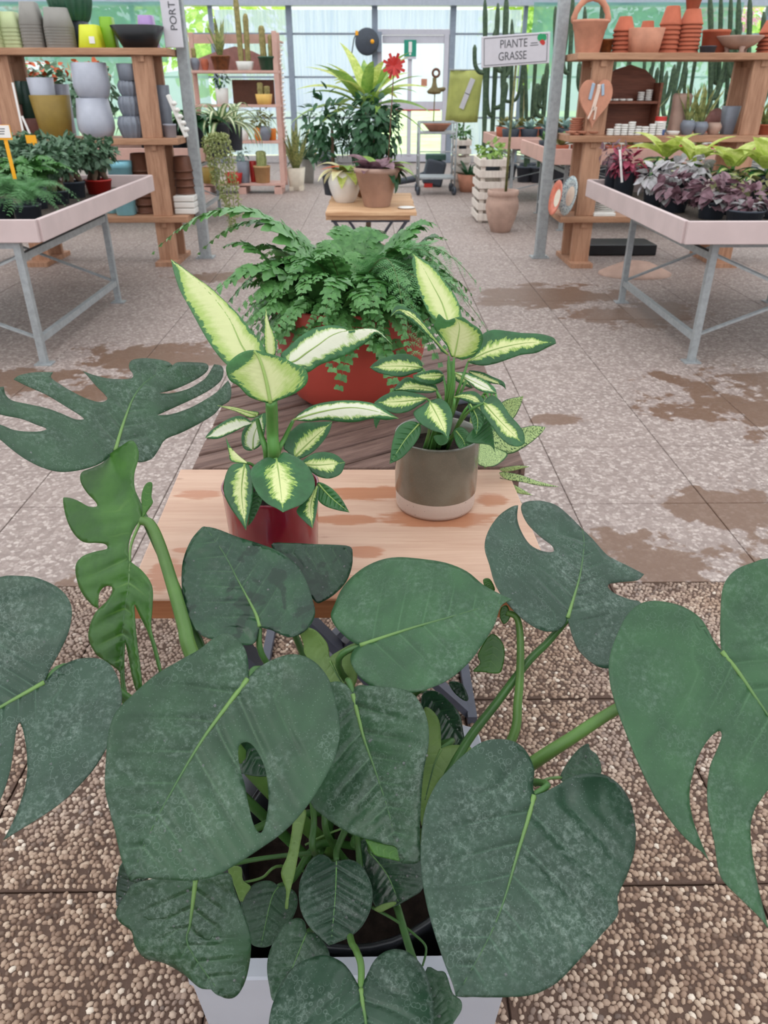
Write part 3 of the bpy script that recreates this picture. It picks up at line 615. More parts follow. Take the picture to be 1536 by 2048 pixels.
# top left split leaf
ml('230,902! 214,918 192,931 157,941 121,944 86,936 50,918 21,897 0,879 -22,862 -30,846! 0,850 29,861 64,864 86,862 92,857 71,849 43,838 0,829 -30,815 -40,795 -20,778 7,774! 11,790 25,802 57,809 93,817 121,827 150,839 167,839 160,831 128,811 93,790 53,772 27,759! 39,751 71,745 106,745! 102,756 121,770 143,783 171,797 200,805 214,799 210,790 192,772 175,752 166,743! 189,751 221,758 260,758 266,749 258,736 262,722 285,717 314,719 335,724 345,731! 356,725 385,725 410,727 417,735 410,747 385,763 349,779 317,787! 342,787 374,779 398,766 413,754 428,729! 442,732 447,743 442,761 421,779 388,797 349,815 314,831! 342,829 378,817 410,800 435,783 456,761! 462,776 460,800 442,813 428,829 399,847 364,865 331,879 317,900 303,918 278,925 262,915 245,908', '230,902 242,861 253,829 266,797 285,770 310,751 342,733', 1.04, 1.17, m=M_MON, lat=0.03, curl=-0.05, nv=5, step=9)
# young bright leaf seen edge-on
ml('264,881 276,897 277,918 269,947 269,972 274,993 282,1018 283,1039 271,1053 260,1078 257,1103 262,1123 282,1139 299,1160 306,1182 305,1217 303,1257 314,1296 325,1346! 319,1346 306,1296 296,1264 282,1235 269,1207! 271,1246 276,1296 282,1342 284,1374 274,1383 264,1349 257,1310 251,1282! 249,1324 251,1367 257,1399 246,1410 242,1367 238,1342 214,1324 192,1307 178,1278 180,1253 192,1225 214,1203 225,1184 223,1173 210,1173 200,1184 197,1200 197,1217! 185,1210 164,1185 153,1153 153,1128 167,1112 192,1103 214,1098 212,1089 196,1086 167,1084 146,1064 132,1032 127,1000 132,995 153,1000 178,1013 194,1013 192,1004 175,986 162,964 164,945 185,936 207,925 217,911 242,893', '282,1041 262,1090 260,1130 257,1175 249,1225 244,1278 241,1345', 0.99, 0.95, m=M_MONY, lat=0.10, ribw=(0.0022, 0.0008), nv=4, step=8, curl=0.0)
ml('285,1036 285,1021 283,993 289,972 298,964 305,968 303,993 306,1005 296,1021', '285,1034 292,1000 299,968', 0.985, 0.98, m=M_MONY, rib=None, name='leaf_lobe')
# lower left hanging leaf
ml('391,1758 455,1745 469,1778 485,1824 502,1881 497,1937 483,1979 464,1996 436,1991 422,1979! 398,1974 366,1946 328,1925 291,1916 270,1890 263,1862 239,1843 233,1820 253,1787 267,1768 328,1754', '391,1760 385,1810 380,1850 377,1893 440,1985', 0.80, 0.80, m=M_MON, to=1, fold=0.25, wave=0.03)
ml('246,1722 300,1750 262,1778 240,1815 232,1790', '290,1752 238,1800', 0.86, 0.86, m=M_MONW, rib=None)
# right lower big leaf
ml('1068,1590! 1065,1569 1068,1538 1055,1507 1034,1486 1003,1478 966,1483 930,1507 898,1538 872,1569 851,1616 842,1674 842,1736 851,1799 867,1861 888,1924 906,1971 911,1993! 956,1994 1013,1994 1065,1989 1112,1966 1159,1919 1206,1866 1235,1830 1235,1793 1253,1752 1268,1705 1271,1658 1263,1611 1242,1574 1211,1551 1180,1546 1143,1554 1112,1572 1086,1585', '1068,1590 1058,1630 1034,1710 1008,1800 975,1880 914,1990', 0.80, 0.70, m=M_MONX, to=1, ripple=0.010, fold=0.04, wave=0.012, ribw=(0.0034, 0.0005))
# bottom leaf
ml('722,1978! 715,1968 700,1942 681,1923 652,1911 622,1916 590,1932 567,1959 551,1994 541,2027 538,2060 545,2110 575,2170 640,2230 735,2262! 810,2215 850,2150 866,2080 867,2030 865,2001 857,1962 844,1932 818,1906 792,1899 766,1906 746,1926 730,1959', '722,1978 726,2010 732,2048 735,2120 735,2250', 0.78, 0.67, m=M_MONX, curl=0.15, ribw=(0.003, 0.0008))
# small leaves round the pot mouth
ml('673,1722! 665,1724 655,1713 639,1709 622,1719 609,1740 599,1766 598,1799 604,1828 619,1854 639,1874 658,1891! 678,1884 700,1874 723,1854 739,1825 745,1799 743,1770 730,1740 713,1724 697,1719 682,1721', '673,1722 672,1760 670,1800 662,1888', 0.92, 0.86, m=M_MONX, rib=M_RIBD, ribw=(0.0012, 0.0005), to=1, nv=5)
ml('557,1773! 544,1763 525,1762 505,1770 489,1788 481,1805 489,1838 499,1871 505,1890 528,1895 547,1887 567,1861 586,1835 595,1809 593,1789 580,1776 567,1773', '557,1773 542,1800 522,1890', 0.94, 0.90, m=M_MON, rib=M_RIBD, ribw=(0.001, 0.0005), to=1, ripple=0.014, nv=5)
ml('613,1866! 609,1843 593,1836 570,1848 554,1871 539,1903 534,1936 539,1975 550,2004 600,1990 650,1950 660,1915 648,1884 628,1866', '613,1866 595,1910 560,1995', 0.885, 0.84, m=M_MON, rib=M_RIBD, ribw=(0.001, 0.0005), to=1)
ml('722,1682 760,1676 820,1690 850,1720 846,1776 821,1796 792,1812 761,1820 746,1805 736,1770 723,1721', '735,1700 775,1750 800,1812', 0.97, 0.93, m=M_MONW, rib=M_RIBD, ribw=(0.001, 0.0005), to=1)
ml('748,1818 765,1808 788,1803 792,1808 775,1818 760,1824', '750,1819 790,1805', 0.925, 0.925, m=M_MONP, rib=None, name='leaf_tip')
ml('850,1945 876,1942 892,1947 905,1985 922,2001 923,2020 909,2043 885,2080 850,2090', '860,1950 890,2000 900,2050', 0.83, 0.80, m=M_MON, rib=None, to=1)
# pale new leaves in the crown
ml('593,1257! 609,1253 632,1261 650,1280 657,1294 659,1316! 669,1307 701,1289 716,1287 704,1312 715,1354 699,1391! 683,1377 655,1361 627,1330 609,1307 607,1289 600,1270', '660,1322 672,1345 697,1388', 0.985, 0.97, m=M_MONP, rib=M_RIB, ribw=(0.0022, 0.0008), to=1)
ml('849,1415 867,1423 880,1449 882,1497! 898,1491 919,1490 943,1496 924,1517 888,1554 862,1595 843,1653! 838,1600 846,1520 846,1450', '882,1499 868,1530 850,1600', 0.955, 0.93, m=M_MONP, rib=M_RIB, ribw=(0.002, 0.0008), to=1)
ml('843,1392 872,1382 898,1402 919,1428 927,1465 930,1491 912,1500 880,1490 850,1470', '860,1396 895,1440 925,1488', 1.03, 1.0, m=M_MONW, rib=None, to=1)
ml('979,1270 997,1275 1009,1298 1006,1331 997,1347 965,1344 946,1342 960,1326 956,1307', '985,1272 985,1310 975,1342', 1.0, 0.99, m=M_MONY, rib=None)
ml('898,1364 923,1367 937,1395 930,1402 909,1386', '900,1366 933,1399', 1.05, 1.04, m=M_MONW, rib=None)
ml('1120,1556 1133,1528 1154,1501 1175,1487 1180,1499 1195,1512 1202,1545 1180,1560 1140,1570', '1125,1553 1155,1525 1190,1512', 0.93, 0.95, m=M_MON, rib=None)
ml('440,1460 500,1470 545,1510 540,1550 495,1550 450,1530', '460,1470 500,1500 530,1545', 0.96, 0.93, m=M_MONW, rib=None, to=1)
ml('612,1620 606,1660 600,1690 590,1745 579,1790 576,1818! 570,1815 572,1780 562,1745 575,1710 584,1660 588,1630', '602,1625 585,1710 574,1815', 0.89, 0.88, m=M_MONP, rib=None, name='furled_leaf')
ml('456,1737 482,1734 486,1760 502,1773 492,1790 482,1805 470,1775', '465,1737 482,1765 483,1803', 0.93, 0.92, m=M_MONP, rib=None)
ml('966,1160 980,1158 990,1180 975,1185', '968,1165 985,1180', 1.0, 1.0, m=M_MONY, rib=None, name='leaf_sheath')
ml('1002,1215 1015,1212 1020,1235 1008,1248 1000,1235', '1010,1214 1008,1245', 0.985, 0.985, m=M_MONY, rib=None, name='leaf_sheath')
# petioles that show
stalk(mo, [(282, 1041, 0.988), (300, 1048, 0.985), (318, 1085, 0.98), (345, 1170, 0.965), (368, 1250, 0.95), (385, 1312, 0.94), (470, 1500, 0.94), ('w', -0.07, 0.77, 0.39)], 0.006, 0.0115, M_STALK)
stalk(mo, [(230, 904, 1.045), (262, 980, 1.03), (300, 1060, 1.01), (350, 1170, 0.995), (400, 1290, 0.98), (480, 1480, 0.97), ('w', -0.09, 0.79, 0.39)], 0.0045, 0.0075, M_STALKD)
stalk(mo, [(1443, 1303, 0.805), (1350, 1360, 0.83), (1230, 1420, 0.85), (1140, 1478, 0.865), (1060, 1530, 0.88), (900, 1640, 0.93), ('w', 0.02, 0.77, 0.39)], 0.005, 0.0095, M_STALK)
stalk(mo, [(1135, 1238, 0.985), (1095, 1285, 0.985), (1055, 1325, 0.98), (990, 1410, 0.97), (935, 1482, 0.96), (850, 1620, 0.96), ('w', 0.0, 0.79, 0.39)], 0.0045, 0.007, M_STALKD)
stalk(mo, [(1012, 1225, 0.985), (1035, 1238, 0.985), (1041, 1300, 0.975), (1036, 1400, 0.96), (1018, 1490, 0.95), (900, 1650, 0.95), ('w', 0.01, 0.75, 0.39)], 0.004, 0.008, M_STALK)
stalk(mo, [(89, 1366, 0.845), (140, 1335, 0.86), (260, 1400, 0.90), (450, 1560, 0.95), ('w', -0.1, 0.75, 0.39)], 0.004, 0.008, M_STALKD)
stalk(mo, [(722, 1978, 0.782), (722, 1930, 0.80), (712, 1900, 0.82), (700, 1872, 0.87), ('w', -0.05, 0.70, 0.39)], 0.0036, 0.0042, M_STALK)
stalk(mo, [(745, 1815, 0.95), (790, 1840, 0.92), (830, 1870, 0.90), (852, 1895, 0.88), (845, 1932, 0.865)], 0.002, 0.0012, M_STALKD, name='aerial_root')
stalk(mo, [(488, 1765, 0.93), (525, 1755, 0.935), (562, 1732, 0.945), ('w', -0.09, 0.73, 0.39)], 0.0016, 0.002, M_STALK)
stalk(mo, [(440, 1742, 0.95), (480, 1725, 0.95), (560, 1712, 0.96), (640, 1705, 0.97)], 0.003, 0.003, M_STALKD)
stalk(mo, [(610, 1690, 0.96), (650, 1670, 0.965), (690, 1655, 0.97)], 0.0014, 0.0014, M_STALK, name='aerial_root')
stalk(mo, [(1070, 1572, 0.90), (1095, 1558, 0.915), (1122, 1555, 0.93)], 0.0016, 0.002, M_STALK)
for x, y, z, d in ((622, 1640, 1.0, 0.93), (645, 1600, 1.0, 0.95), (710, 1690, 1, 0.95), (735, 1700, 1, 0.96)):
    stalk(mo, [(x, y - 60, d), (x + 6, y, d + 0.01), (x + 10, y + 70, d + 0.02), ('w', -0.04, 0.75, 0.38)], 0.0035, 0.005, M_STALKD)

# ------------------------------------------------------------------ dieffenbachia in a wine red pot
M_WINE = plain('wine_red_glaze', srgb(126, 16, 42), 0.16, 0.6, coat=0.6, var=0.1)
d1 = thing('dieffenbachia', 'dieffenbachia with cream and green leaves in a glossy wine red pot', 'plant', (-0.168, 1.062, TZ))
MB().lathe([(0.060, 0), (0.068, 0.003), (0.071, 0.012), (0.0765, 0.128), (0.0775, 0.132), (0.076, 0.1345), (0.0735, 0.132), (0.0725, 0.115)], 48).put('pot', M_WINE, d1, smooth=True, label='glossy wine red cylindrical pot')
MB().disc((0, 0, 0.116), 0.073, 32, bump=0.004).put('soil', M_SOIL, d1, smooth=True)
def dl(root, outline, mid, a, b_, m=M_DB, rib=M_DRIB, **k):
    k.setdefault('ripple', 0.005); k.setdefault('fold', -0.08); k.setdefault('nv', 9.0); k.setdefault('ribw', (0.0016, 0.0004)); k.setdefault('thick', 0.0006)
    return traced(root, outline, mid, a, b_, m, rib, **k)
dl(d1, '341,518! 361,531 388,552 422,576 452,604 477,629 501,659 520,681 530,699 528,715 500,735 470,738 452,728 434,708 413,677 396,647 376,610 361,583 350,552 344,528', '505,722 483,690 459,638 422,589 376,546 342,519', 1.09, 1.20, M_DBL, bend=0.15)
dl(d1, '561,711 575,696 599,674 624,659 648,652 670,651 688,655 697,662 719,658 743,656 758,661 774,677 786,691! 768,676 752,667 734,684 706,702 676,717 642,729 615,745 600,738 575,730', '565,728 590,722 614,705 636,690 665,670 700,661 755,663 785,690', 1.08, 1.16, M_DBW, bend=0.1, fold=0.2)
dl(d1, '532,613! 535,632 541,653 550,674 552,696 549,712 532,707 528,684 529,653 529,632', '541,712 540,680 532,614', 1.075, 1.07, M_DBL, rib=None)
dl(d1, '535,806! 514,800 495,791 477,772 459,760 452,736 462,720 483,705 507,700 538,707 569,717 590,728 608,736 616,751 612,769 593,785 572,795 550,803', '541,806 532,760 520,720 508,701', 1.02, 1.0, M_DBL, fold=0.12, ribw=(0.003, 0.0018))
dl(d1, '586,840! 599,827 624,812 654,804 691,801 725,803 752,809 777,824 798,837! 771,840 746,837 712,844 685,844 648,840 618,843', '586,840 640,824 700,815 750,822 797,837', 1.08, 1.10, M_DBW, fold=0.3)
dl(d1, '665,843! 657,867 636,895 612,913 590,918 575,904 567,895 572,873 590,855 605,846 636,844', '590,913 615,888 640,865 664,844', 1.12, 1.15, M_DB)
dl(d1, '691,925! 673,910 651,904 627,907 608,919 599,928 615,938 636,953 660,957 682,947', '599,928 640,930 690,925', 1.08, 1.08, M_DB)
dl(d1, '553,919 538,915 520,922 501,941 504,965 517,990 535,1008 553,1017 566,1025! 584,1017 605,1008 624,987 630,965 621,941 605,922 584,910 566,905', '553,919 559,960 566,1024', 1.06, 1.0, M_DB, lat=-0.02, bend=0.2)
dl(d1, '489,928 468,928 455,941 448,965 449,990 462,1017 480,1042 492,1061! 497,1035 504,1005 507,977 504,950 498,931', '489,928 483,985 492,1060', 1.06, 1.04, M_DB)
dl(d1, '520,975 526,996 507,1039 495,1053! 500,1020 505,990', '518,980 512,1020 497,1050', 1.07, 1.06, M_DBG, rib=None)
dl(d1, '636,971 637,990 633,1026 625,1057! 608,1042 593,1023 605,1005 621,983', '634,973 622,1010 625,1056', 1.06, 1.04, M_DB)
dl(d1, '635,965 660,974 682,996 699,1025! 673,1020 648,1011 635,996', '637,968 662,995 698,1024', 1.07, 1.06, M_DBG)
dl(d1, '504,846 483,832 459,837 434,852 419,864 410,876! 434,878 462,867 486,855', '504,846 460,858 411,876', 1.12, 1.12, M_DBW, rib=None)
dl(d1, '434,811! 468,814 495,821 517,824 514,832 501,836 474,824 452,817', '512,830 474,819 435,811', 1.08, 1.07, M_DBL, rib=M_DRIB)
dl(d1, '483,882 486,861 501,843 520,830 532,828 530,861 522,889 504,901 489,898', '506,898 508,870 524,832', 1.16, 1.16, M_DBW)
dl(d1, '451,873! 462,895 480,913 495,925 483,927 462,922 458,907', '492,925 470,905 452,874', 1.06, 1.07, M_DBL, rib=None)
for pts, a, c in (([(541, 803, 1.022), (544, 860, 1.075), (548, 915, 1.10), ('w', -0.165, 1.07, 0.885)], 0.007, 0.0105), ([(514, 836, 1.09), (522, 870, 1.10), (533, 912, 1.105), ('w', -0.18, 1.07, 0.885)], 0.003, 0.006),
                  ([(586, 842, 1.085), (570, 875, 1.10), (556, 910, 1.105), ('w', -0.155, 1.07, 0.885)], 0.0025, 0.005), ([(545, 712, 1.075), (545, 780, 1.07), (546, 850, 1.085), ('w', -0.165, 1.075, 0.885)], 0.005, 0.009),
                  ([(600, 928, 1.08), (580, 935, 1.09), (558, 950, 1.10), ('w', -0.155, 1.07, 0.885)], 0.002, 0.003), ([(553, 918, 1.062), (545, 925, 1.08), (546, 960, 1.10), ('w', -0.165, 1.06, 0.885)], 0.002, 0.003),
                  ([(489, 926, 1.062), (505, 930, 1.08), (530, 955, 1.10), ('w', -0.172, 1.06, 0.885)], 0.002, 0.003), ([(520, 722, 1.085), (535, 770, 1.085), (545, 850, 1.10), ('w', -0.16, 1.08, 0.885)], 0.004, 0.007)):
    stalk(d1, pts, a, c, M_DSTEM, name='stem')

# ------------------------------------------------------------------ dieffenbachia in the two-tone olive pot
b = NB('olive_glaze'); v = b.coord('Object'); col = b.mix(b.step(b.noise(v, 8.0, 4.0), 0.35, 0.7), srgb(92, 88, 76), srgb(116, 112, 98))
col = b.mix(b.math('MULTIPLY', b.step(b.vor(v, 420.0), 0.1, 0.35, 1.0, 0.0), 0.25), col, srgb(150, 142, 122)); b.base(col, 0.2, 0.6, coat=0.4); M_OLIVE = b.m
b = NB('bare_clay'); v = b.coord('Object'); col = b.mix(b.step(b.noise(v, 170.0, 3.0, 0.7), 0.66, 0.72), srgb(196, 176, 164), srgb(96, 84, 76)); b.base(col, 0.8, 0.2); b.bump(b.noise(v, 160.0, 3.0), 0.5, 0.001); M_CLAYB = b.m
d2 = thing('dieffenbachia', 'dieffenbachia with green and cream leaves in an olive pot with bare clay foot', 'plant', (0.112, 1.236, TZ))
MB().lathe([(0.062, 0), (0.0715, 0.002), (0.0735, 0.008), (0.0742, 0.033)], 48).put('pot_foot', M_CLAYB, d2, smooth=True, label='bare pale clay foot of the pot')
MB().lathe([(0.0742, 0.033), (0.0752, 0.0345), (0.0772, 0.138), (0.0778, 0.142), (0.0765, 0.1445), (0.0742, 0.142), (0.073, 0.11), (0.072, 0.09)], 48).put('pot', M_OLIVE, d2, smooth=True, label='olive grey glazed pot wall')
MB().disc((0, 0, 0.112), 0.0735, 32, bump=0.003).put('soil', M_SOIL, d2, smooth=True)
dl(d2, '827,508! 846,518 867,536 887,559 905,583 916,603 922,624 922,640 900,650 872,641 858,627 846,603 837,577 830,550 824,527', '897,646 884,606 864,568 843,530 828,510', 1.22, 1.30, M_DBL)
dl(d2, '943,714 960,691 963,671 984,660 1013,662 1042,666 1080,668 1107,676 1112,687! 1095,695 1072,706 1042,710 1013,720 984,729 960,731 936,724', '936,722 985,700 1050,686 1110,685', 1.21, 1.24, M_DB, fold=0.1)
dl(d2, '908,714! 902,712 893,691 878,671 868,653 872,641 878,628 893,640 911,635 925,634 943,647 960,659 966,676 960,697 946,712 925,719', '908,714 915,682 919,652 912,637', 1.18, 1.15, M_DBL, fold=0.1)
dl(d2, '780,634! 792,612 814,616 834,627 846,644 861,662 878,685 897,710 884,703 867,682 846,663 828,647 808,632 793,628', '896,709 865,675 835,640 800,620 782,633', 1.21, 1.20, M_DB, fold=0.2)
dl(d2, '739,735! 752,723 779,712 805,707 828,712 842,723 844,741 826,747 805,754 779,751 755,745', '845,735 800,732 740,735', 1.24, 1.22, M_DB)
dl(d2, '826,750! 846,744 867,739 884,744 886,761 867,769 843,766 828,758', '886,750 858,752 828,752', 1.24, 1.20, M_DB)
dl(d2, '784,782! 799,764 814,754 837,761 872,773 867,785 837,786 808,782', '872,780 830,774 785,781', 1.235, 1.22, M_DB)
dl(d2, '748,805! 767,791 793,782 826,785 852,794 850,803 837,811 817,823 793,827 770,821 752,814', '853,797 800,803 749,805', 1.22, 1.20, M_DB)
dl(d2, '858,803 846,811 828,823 830,835 843,849 864,861 884,867 896,879! 902,858 905,832 896,808 878,797', '860,804 878,838 896,878', 1.20, 1.16, M_DB, bend=0.15)
dl(d2, '836,846 817,843 796,855 786,879 782,902 779,928! 802,917 823,896 837,876 842,858', '838,848 810,880 780,927', 1.19, 1.17, M_DBG)
dl(d2, '749,832 762,832 752,858! 748,845', '757,832 752,856', 1.22, 1.22, M_DBG, rib=None)
dl(d2, '969,802 984,791 1001,802 1019,829 1037,849 1048,867 1050,887! 1039,893 1019,890 998,873 981,849 966,829 960,814', '968,806 1000,842 1046,888', 1.19, 1.16, M_DB, bend=0.15)
dl(d2, '908,794! 925,785 949,783 966,797 969,811 954,811 931,802', '909,794 935,794 967,808', 1.22, 1.20, M_DB)
dl(d2, '908,744! 931,745 954,753 975,764 991,779 993,788! 975,786 954,779 937,764', '909,745 950,765 992,786', 1.22, 1.20, M_DBW)
dl(d2, '937,741 963,744 984,753 1007,764 1012,779! 1001,770 978,766 950,756', '940,744 980,760 1010,776', 1.25, 1.25, M_DB, rib=None)
dl(d2, '937,805 963,823 968,846 952,870! 946,852 940,829', '940,808 955,838 953,868', 1.21, 1.19, M_DBG)
dl(d2, '908,861 925,855 940,868 949,884 935,892 919,898! 911,884', '912,862 925,878 930,890', 1.22, 1.21, M_DBG)
dl(d2, '867,873 884,870 899,873 893,887 878,890', '884,870 882,888', 1.22, 1.21, M_DBG, rib=None)
dl(d2, '905,745 925,752 945,775 930,772 910,760', '906,746 925,758 943,774', 1.26, 1.26, M_DB, rib=None)
dl(d2, '930,880 975,835 985,860 990,905! 978,890', '976,838 983,870 989,903', 1.215, 1.2, M_DBG, rib=None)
for x0_, y0_, da, x1_, y1_ in ((897, 712, 1.21, 898, 870), (908, 716, 1.18, 900, 868), (936, 724, 1.21, 905, 866), (845, 737, 1.24, 890, 866), (886, 750, 1.24, 894, 868), (872, 780, 1.235, 890, 870), (853, 797, 1.22, 884, 872), (860, 804, 1.20, 880, 875), (838, 848, 1.19, 868, 878),
                               (968, 806, 1.19, 915, 870), (909, 794, 1.22, 903, 868), (909, 745, 1.22, 902, 866), (940, 744, 1.25, 907, 868), (940, 808, 1.21, 916, 874), (912, 862, 1.22, 908, 885)):
    q = np.array([0.112 + (x1_ - 898) * 0.0009, 1.236 + random.uniform(-.02, .02), TZ + 0.11])
    stalk(d2, [(x0_, y0_, da + 0.002), ((x0_ + x1_) / 2 + (x1_ - x0_) * 0.2, (y0_ + y1_) / 2 - 8, (da + 1.24) / 2 + 0.005), ('w', *q)], 0.0018, 0.0035, M_DSTEM, name='stem')
stalk(d2, [(900, 722, 1.225), (899, 790, 1.245), ('w', 0.112, 1.24, TZ + 0.11)], 0.005, 0.008, M_DSTEM, name='stem')

# ------------------------------------------------------------------ speckled aglaonema behind the olive pot
M_NURS = plain('grey_plastic_pot', srgb(70, 74, 82), 0.5, 0.4)
ag = thing('aglaonema', 'plant with pale speckled pointed leaves, behind the olive pot', 'plant', (0.215, 1.52, 0.754))
MB().lathe([(0.04, 0), (0.052, 0.09), (0.056, 0.092), (0.056, 0.1), (0.052, 0.1), (0.05, 0.085)], 28).put('pot', M_NURS, ag, smooth=True)
MB().disc((0, 0, 0.086), 0.051, 20).put('soil', M_SOIL, ag, smooth=True)
for ol, md in (('985,850 1004,804 1047,792! 1039,817 1025,839 1000,850', '985,850 1015,820 1046,793'), ('965,862 1000,862 1045,855 1066,851 1092,854! 1080,870 1051,893 1019,908 980,900', '965,868 1030,876 1091,855'),
               ('962,880 990,895 1016,908 993,931 969,934! 955,925', '962,885 985,908 970,933'), ('1000,937 1034,931 1061,933! 1034,940 1009,944', '1000,940 1060,934'), ('1000,944 1039,949 1072,961 1119,974! 1083,972 1042,964 1010,958', '1000,950 1050,958 1117,974'),
               ('1000,955 1039,975 1066,991! 1037,987 1015,976', '1002,960 1035,980 1065,990'), ('1010,985 1045,1005! 1025,1003', '1012,990 1043,1004'), ('940,850 975,820 990,790! 950,810', '945,845 985,795')):
    dl(ag, ol, md, 1.50, 1.46, M_AGL, rib=None)
for k in range(6): stalk(ag, [('w', 0.215, 1.52, 0.84), ('w', 0.225 + 0.005 * k, 1.51, 0.86 + 0.008 * k), (970 + 6 * k, 935 - 16 * k, 1.50)], 0.004, 0.002, M_DSTEM, name='stem')
# ------------------------------------------------------------------ big fern in the brick red pot
M_REDPOT = plain('brick_red_pot', srgb(176, 70, 58), 0.55, 0.4, var=0.06, scale=4)
b = NB('fern_leaflet'); v = b.coord('Object'); oi = b.n('ShaderNodeObjectInfo').outputs['Random']
col = b.mix(b.step(b.noise(v, 60.0, 3.0), 0.3, 0.7), srgb(58, 108, 52), srgb(88, 142, 72)); col = b.mix(b.math('MULTIPLY', oi, 0.45), col, srgb(118, 168, 98)); b.base(col, 0.36, 0.5); b.thin(col, 0.25); M_FERN = b.m
b = NB('lacy_fern'); v = b.coord('Object'); col = b.mix(b.step(b.noise(v, 60.0, 3.0), 0.3, 0.7), srgb(86, 138, 84), srgb(118, 170, 110)); b.base(col, 0.5, 0.4); b.thin(col, 0.25); M_FERNB = b.m
M_RACH = plain('fern_stalk', srgb(86, 96, 48), 0.6)
def arch(L, up, end, n):
    P0, P1, P2 = np.array([0, 0, 0.]), np.array([L * 0.38, 0, up]), np.array([L, 0, end]); t = np.linspace(0, 1, n)[:, None]
    return (1 - t) ** 2 * P0 + 2 * t * (1 - t) * P1 + t ** 2 * P2
def pinna(mb, base, along, side, up, l, w, lobes, cup=0.15):
    """one lobed leaflet: fan strips either side of its mid line"""
    n = lobes * 2 + 2; v = []; f = []
    for i in range(n):
        t = i / (n - 1); prof = (math.sin(PI * (0.12 + 0.88 * t) ** 0.75) if t < 1 else 0.0) * 0.9 + 0.06
        lob = 1.0 if i % 2 == 0 else 0.68
        if i == n - 1: prof, lob = 0.02, 1
        c = base + along * (l * t) + up * (-0.25 * l * t * t); h = w * prof * lob
        v += [c + side * h + up * (cup * h), c, c - side * h + up * (cup * h)]
    for i in range(n - 1): a = i * 3; f += [(a, a + 3, a + 4, a + 1), (a + 1, a + 4, a + 5, a + 2)]
    mb.add(v, f)
def frond_mesh(L, up, end, W, pairs, kind, seed):
    r_ = random.Random(seed); A = arch(L, up, end, 24); mb = MB()
    for k in range(pairs):
        t = 0.14 + 0.84 * k / (pairs - 1); i = min(22, int(t * 23)); fr = t * 23 - i; p = A[i] * (1 - fr) + A[i + 1] * fr
        tg = A[min(i + 1, 23)] - A[max(i - 1, 0)]; tg = tg / np.linalg.norm(tg); nrm = np.cross(tg, [0, 1, 0]); nrm = nrm / np.linalg.norm(nrm); nrm = nrm if nrm[2] > 0 or abs(nrm[2]) < .1 else -nrm
        for sd in (-1, 1):
            wl = W * (1 - t) ** 0.75 * (0.75 + 0.5 * r_.random()) + 0.008
            al = np.array([0, sd, 0]) * 0.9 + tg * (0.35 + 0.3 * t) + nrm * r_.uniform(-0.25, 0.2); al = al / np.linalg.norm(al)
            sdv = np.cross(nrm, al); sdv = sdv / np.linalg.norm(sdv)
            if kind == 'A': pinna(mb, p, al, sdv, nrm, wl, wl * 0.42 + 0.002, 3)
            elif kind == 'C': pinna(mb, p, al, sdv, nrm, wl * 0.62 + 0.006, wl * 0.34 + 0.004, 2)
            else:
                q = max(4, int(wl / 0.0055))
                for j in range(q):
                    tj = (j + 0.5) / q; c = p + al * (wl * tj) - nrm * (0.2 * wl * tj * tj); pl_ = wl * 0.30 * (1 - tj) ** 0.8 + 0.003
                    for s2 in (-1, 1):
                        a2 = sdv * s2 * 0.85 + al * 0.5; w2 = np.cross(nrm, a2) * 0.0018
                        mb.add([c - al * .0014, c + al * .0014, c + a2 * pl_ + al * .0006], [(0, 1, 2)])
                mb.add([p - sdv * .0007, p + sdv * .0007, p + al * wl], [(0, 1, 2)])
    return mb.me('frond', kind != 'B'), A
fe = thing('fern', 'bushy green fern spilling over the rim of a round brick red pot', 'plant', (-0.058, 1.86, 0.752))
MB().lathe([(0.10, 0), (0.128, 0.003), (0.148, 0.02), (0.170, 0.07), (0.186, 0.14), (0.193, 0.21), (0.195, 0.252), (0.192, 0.257), (0.186, 0.254), (0.183, 0.22), (0.17, 0.19)], 56).put('pot', M_REDPOT, fe, smooth=True, label='matte brick red bowl pot')
MB().disc((0, 0, 0.215), 0.184, 32, bump=0.02).put('soil', M_SOIL, fe, smooth=True)
fk = []
def stem_of(A, parent_mesh=None):
    return MB().tube(A[::2], [0.0016 - 0.0011 * i / (len(A[::2]) - 1) for i in range(len(A[::2]))], 5).me('frond_stalk', True)
for i, (L, up, end, W, n, kd) in enumerate([(0.20, 0.16, 0.06, 0.055, 13, 'A'), (0.25, 0.21, 0.05, 0.06, 15, 'A'), (0.30, 0.24, 0.02, 0.062, 16, 'A'), (0.24, 0.10, -0.07, 0.05, 15, 'C'), (0.21, 0.05, -0.10, 0.05, 14, 'C'), (0.20, 0.20, 0.10, 0.06, 13, 'A'),
                                            (0.29, 0.16, -0.10, 0.075, 22, 'B'), (0.26, 0.22, 0.0, 0.075, 20, 'B'), (0.50, 0.42, 0.13, 0.085, 22, 'A'), (0.16, 0.20, 0.15, 0.06, 12, 'A')]):
    me_, A = frond_mesh(L, up, end, W, n, kd, i + 3); me_.materials.append(M_FERNB if kd == 'B' else M_FERN); st_ = stem_of(A); st_.materials.append(M_RACH); fk.append((me_, st_))
def fput(k, az, s=1.0, dz=0.0, off=0.03, roll=0.0):
    ca, sa = math.cos(az), math.sin(az)
    o = add('frond', fk[k][0], None, fe, loc=(off * ca, off * sa, 0.225 + dz), rot=(roll, 0, az), scale=s); add('frond_stalk', fk[k][1], None, o); return o
rr = random.Random(11)
for i in range(42): fput([0, 1, 5, 9, 2, 0][i % 6], 2 * PI * i / 30 + rr.uniform(-.15, .15), rr.uniform(0.75, 1.02), rr.uniform(-0.01, 0.03), rr.uniform(0.02, 0.10), rr.uniform(-.3, .3))
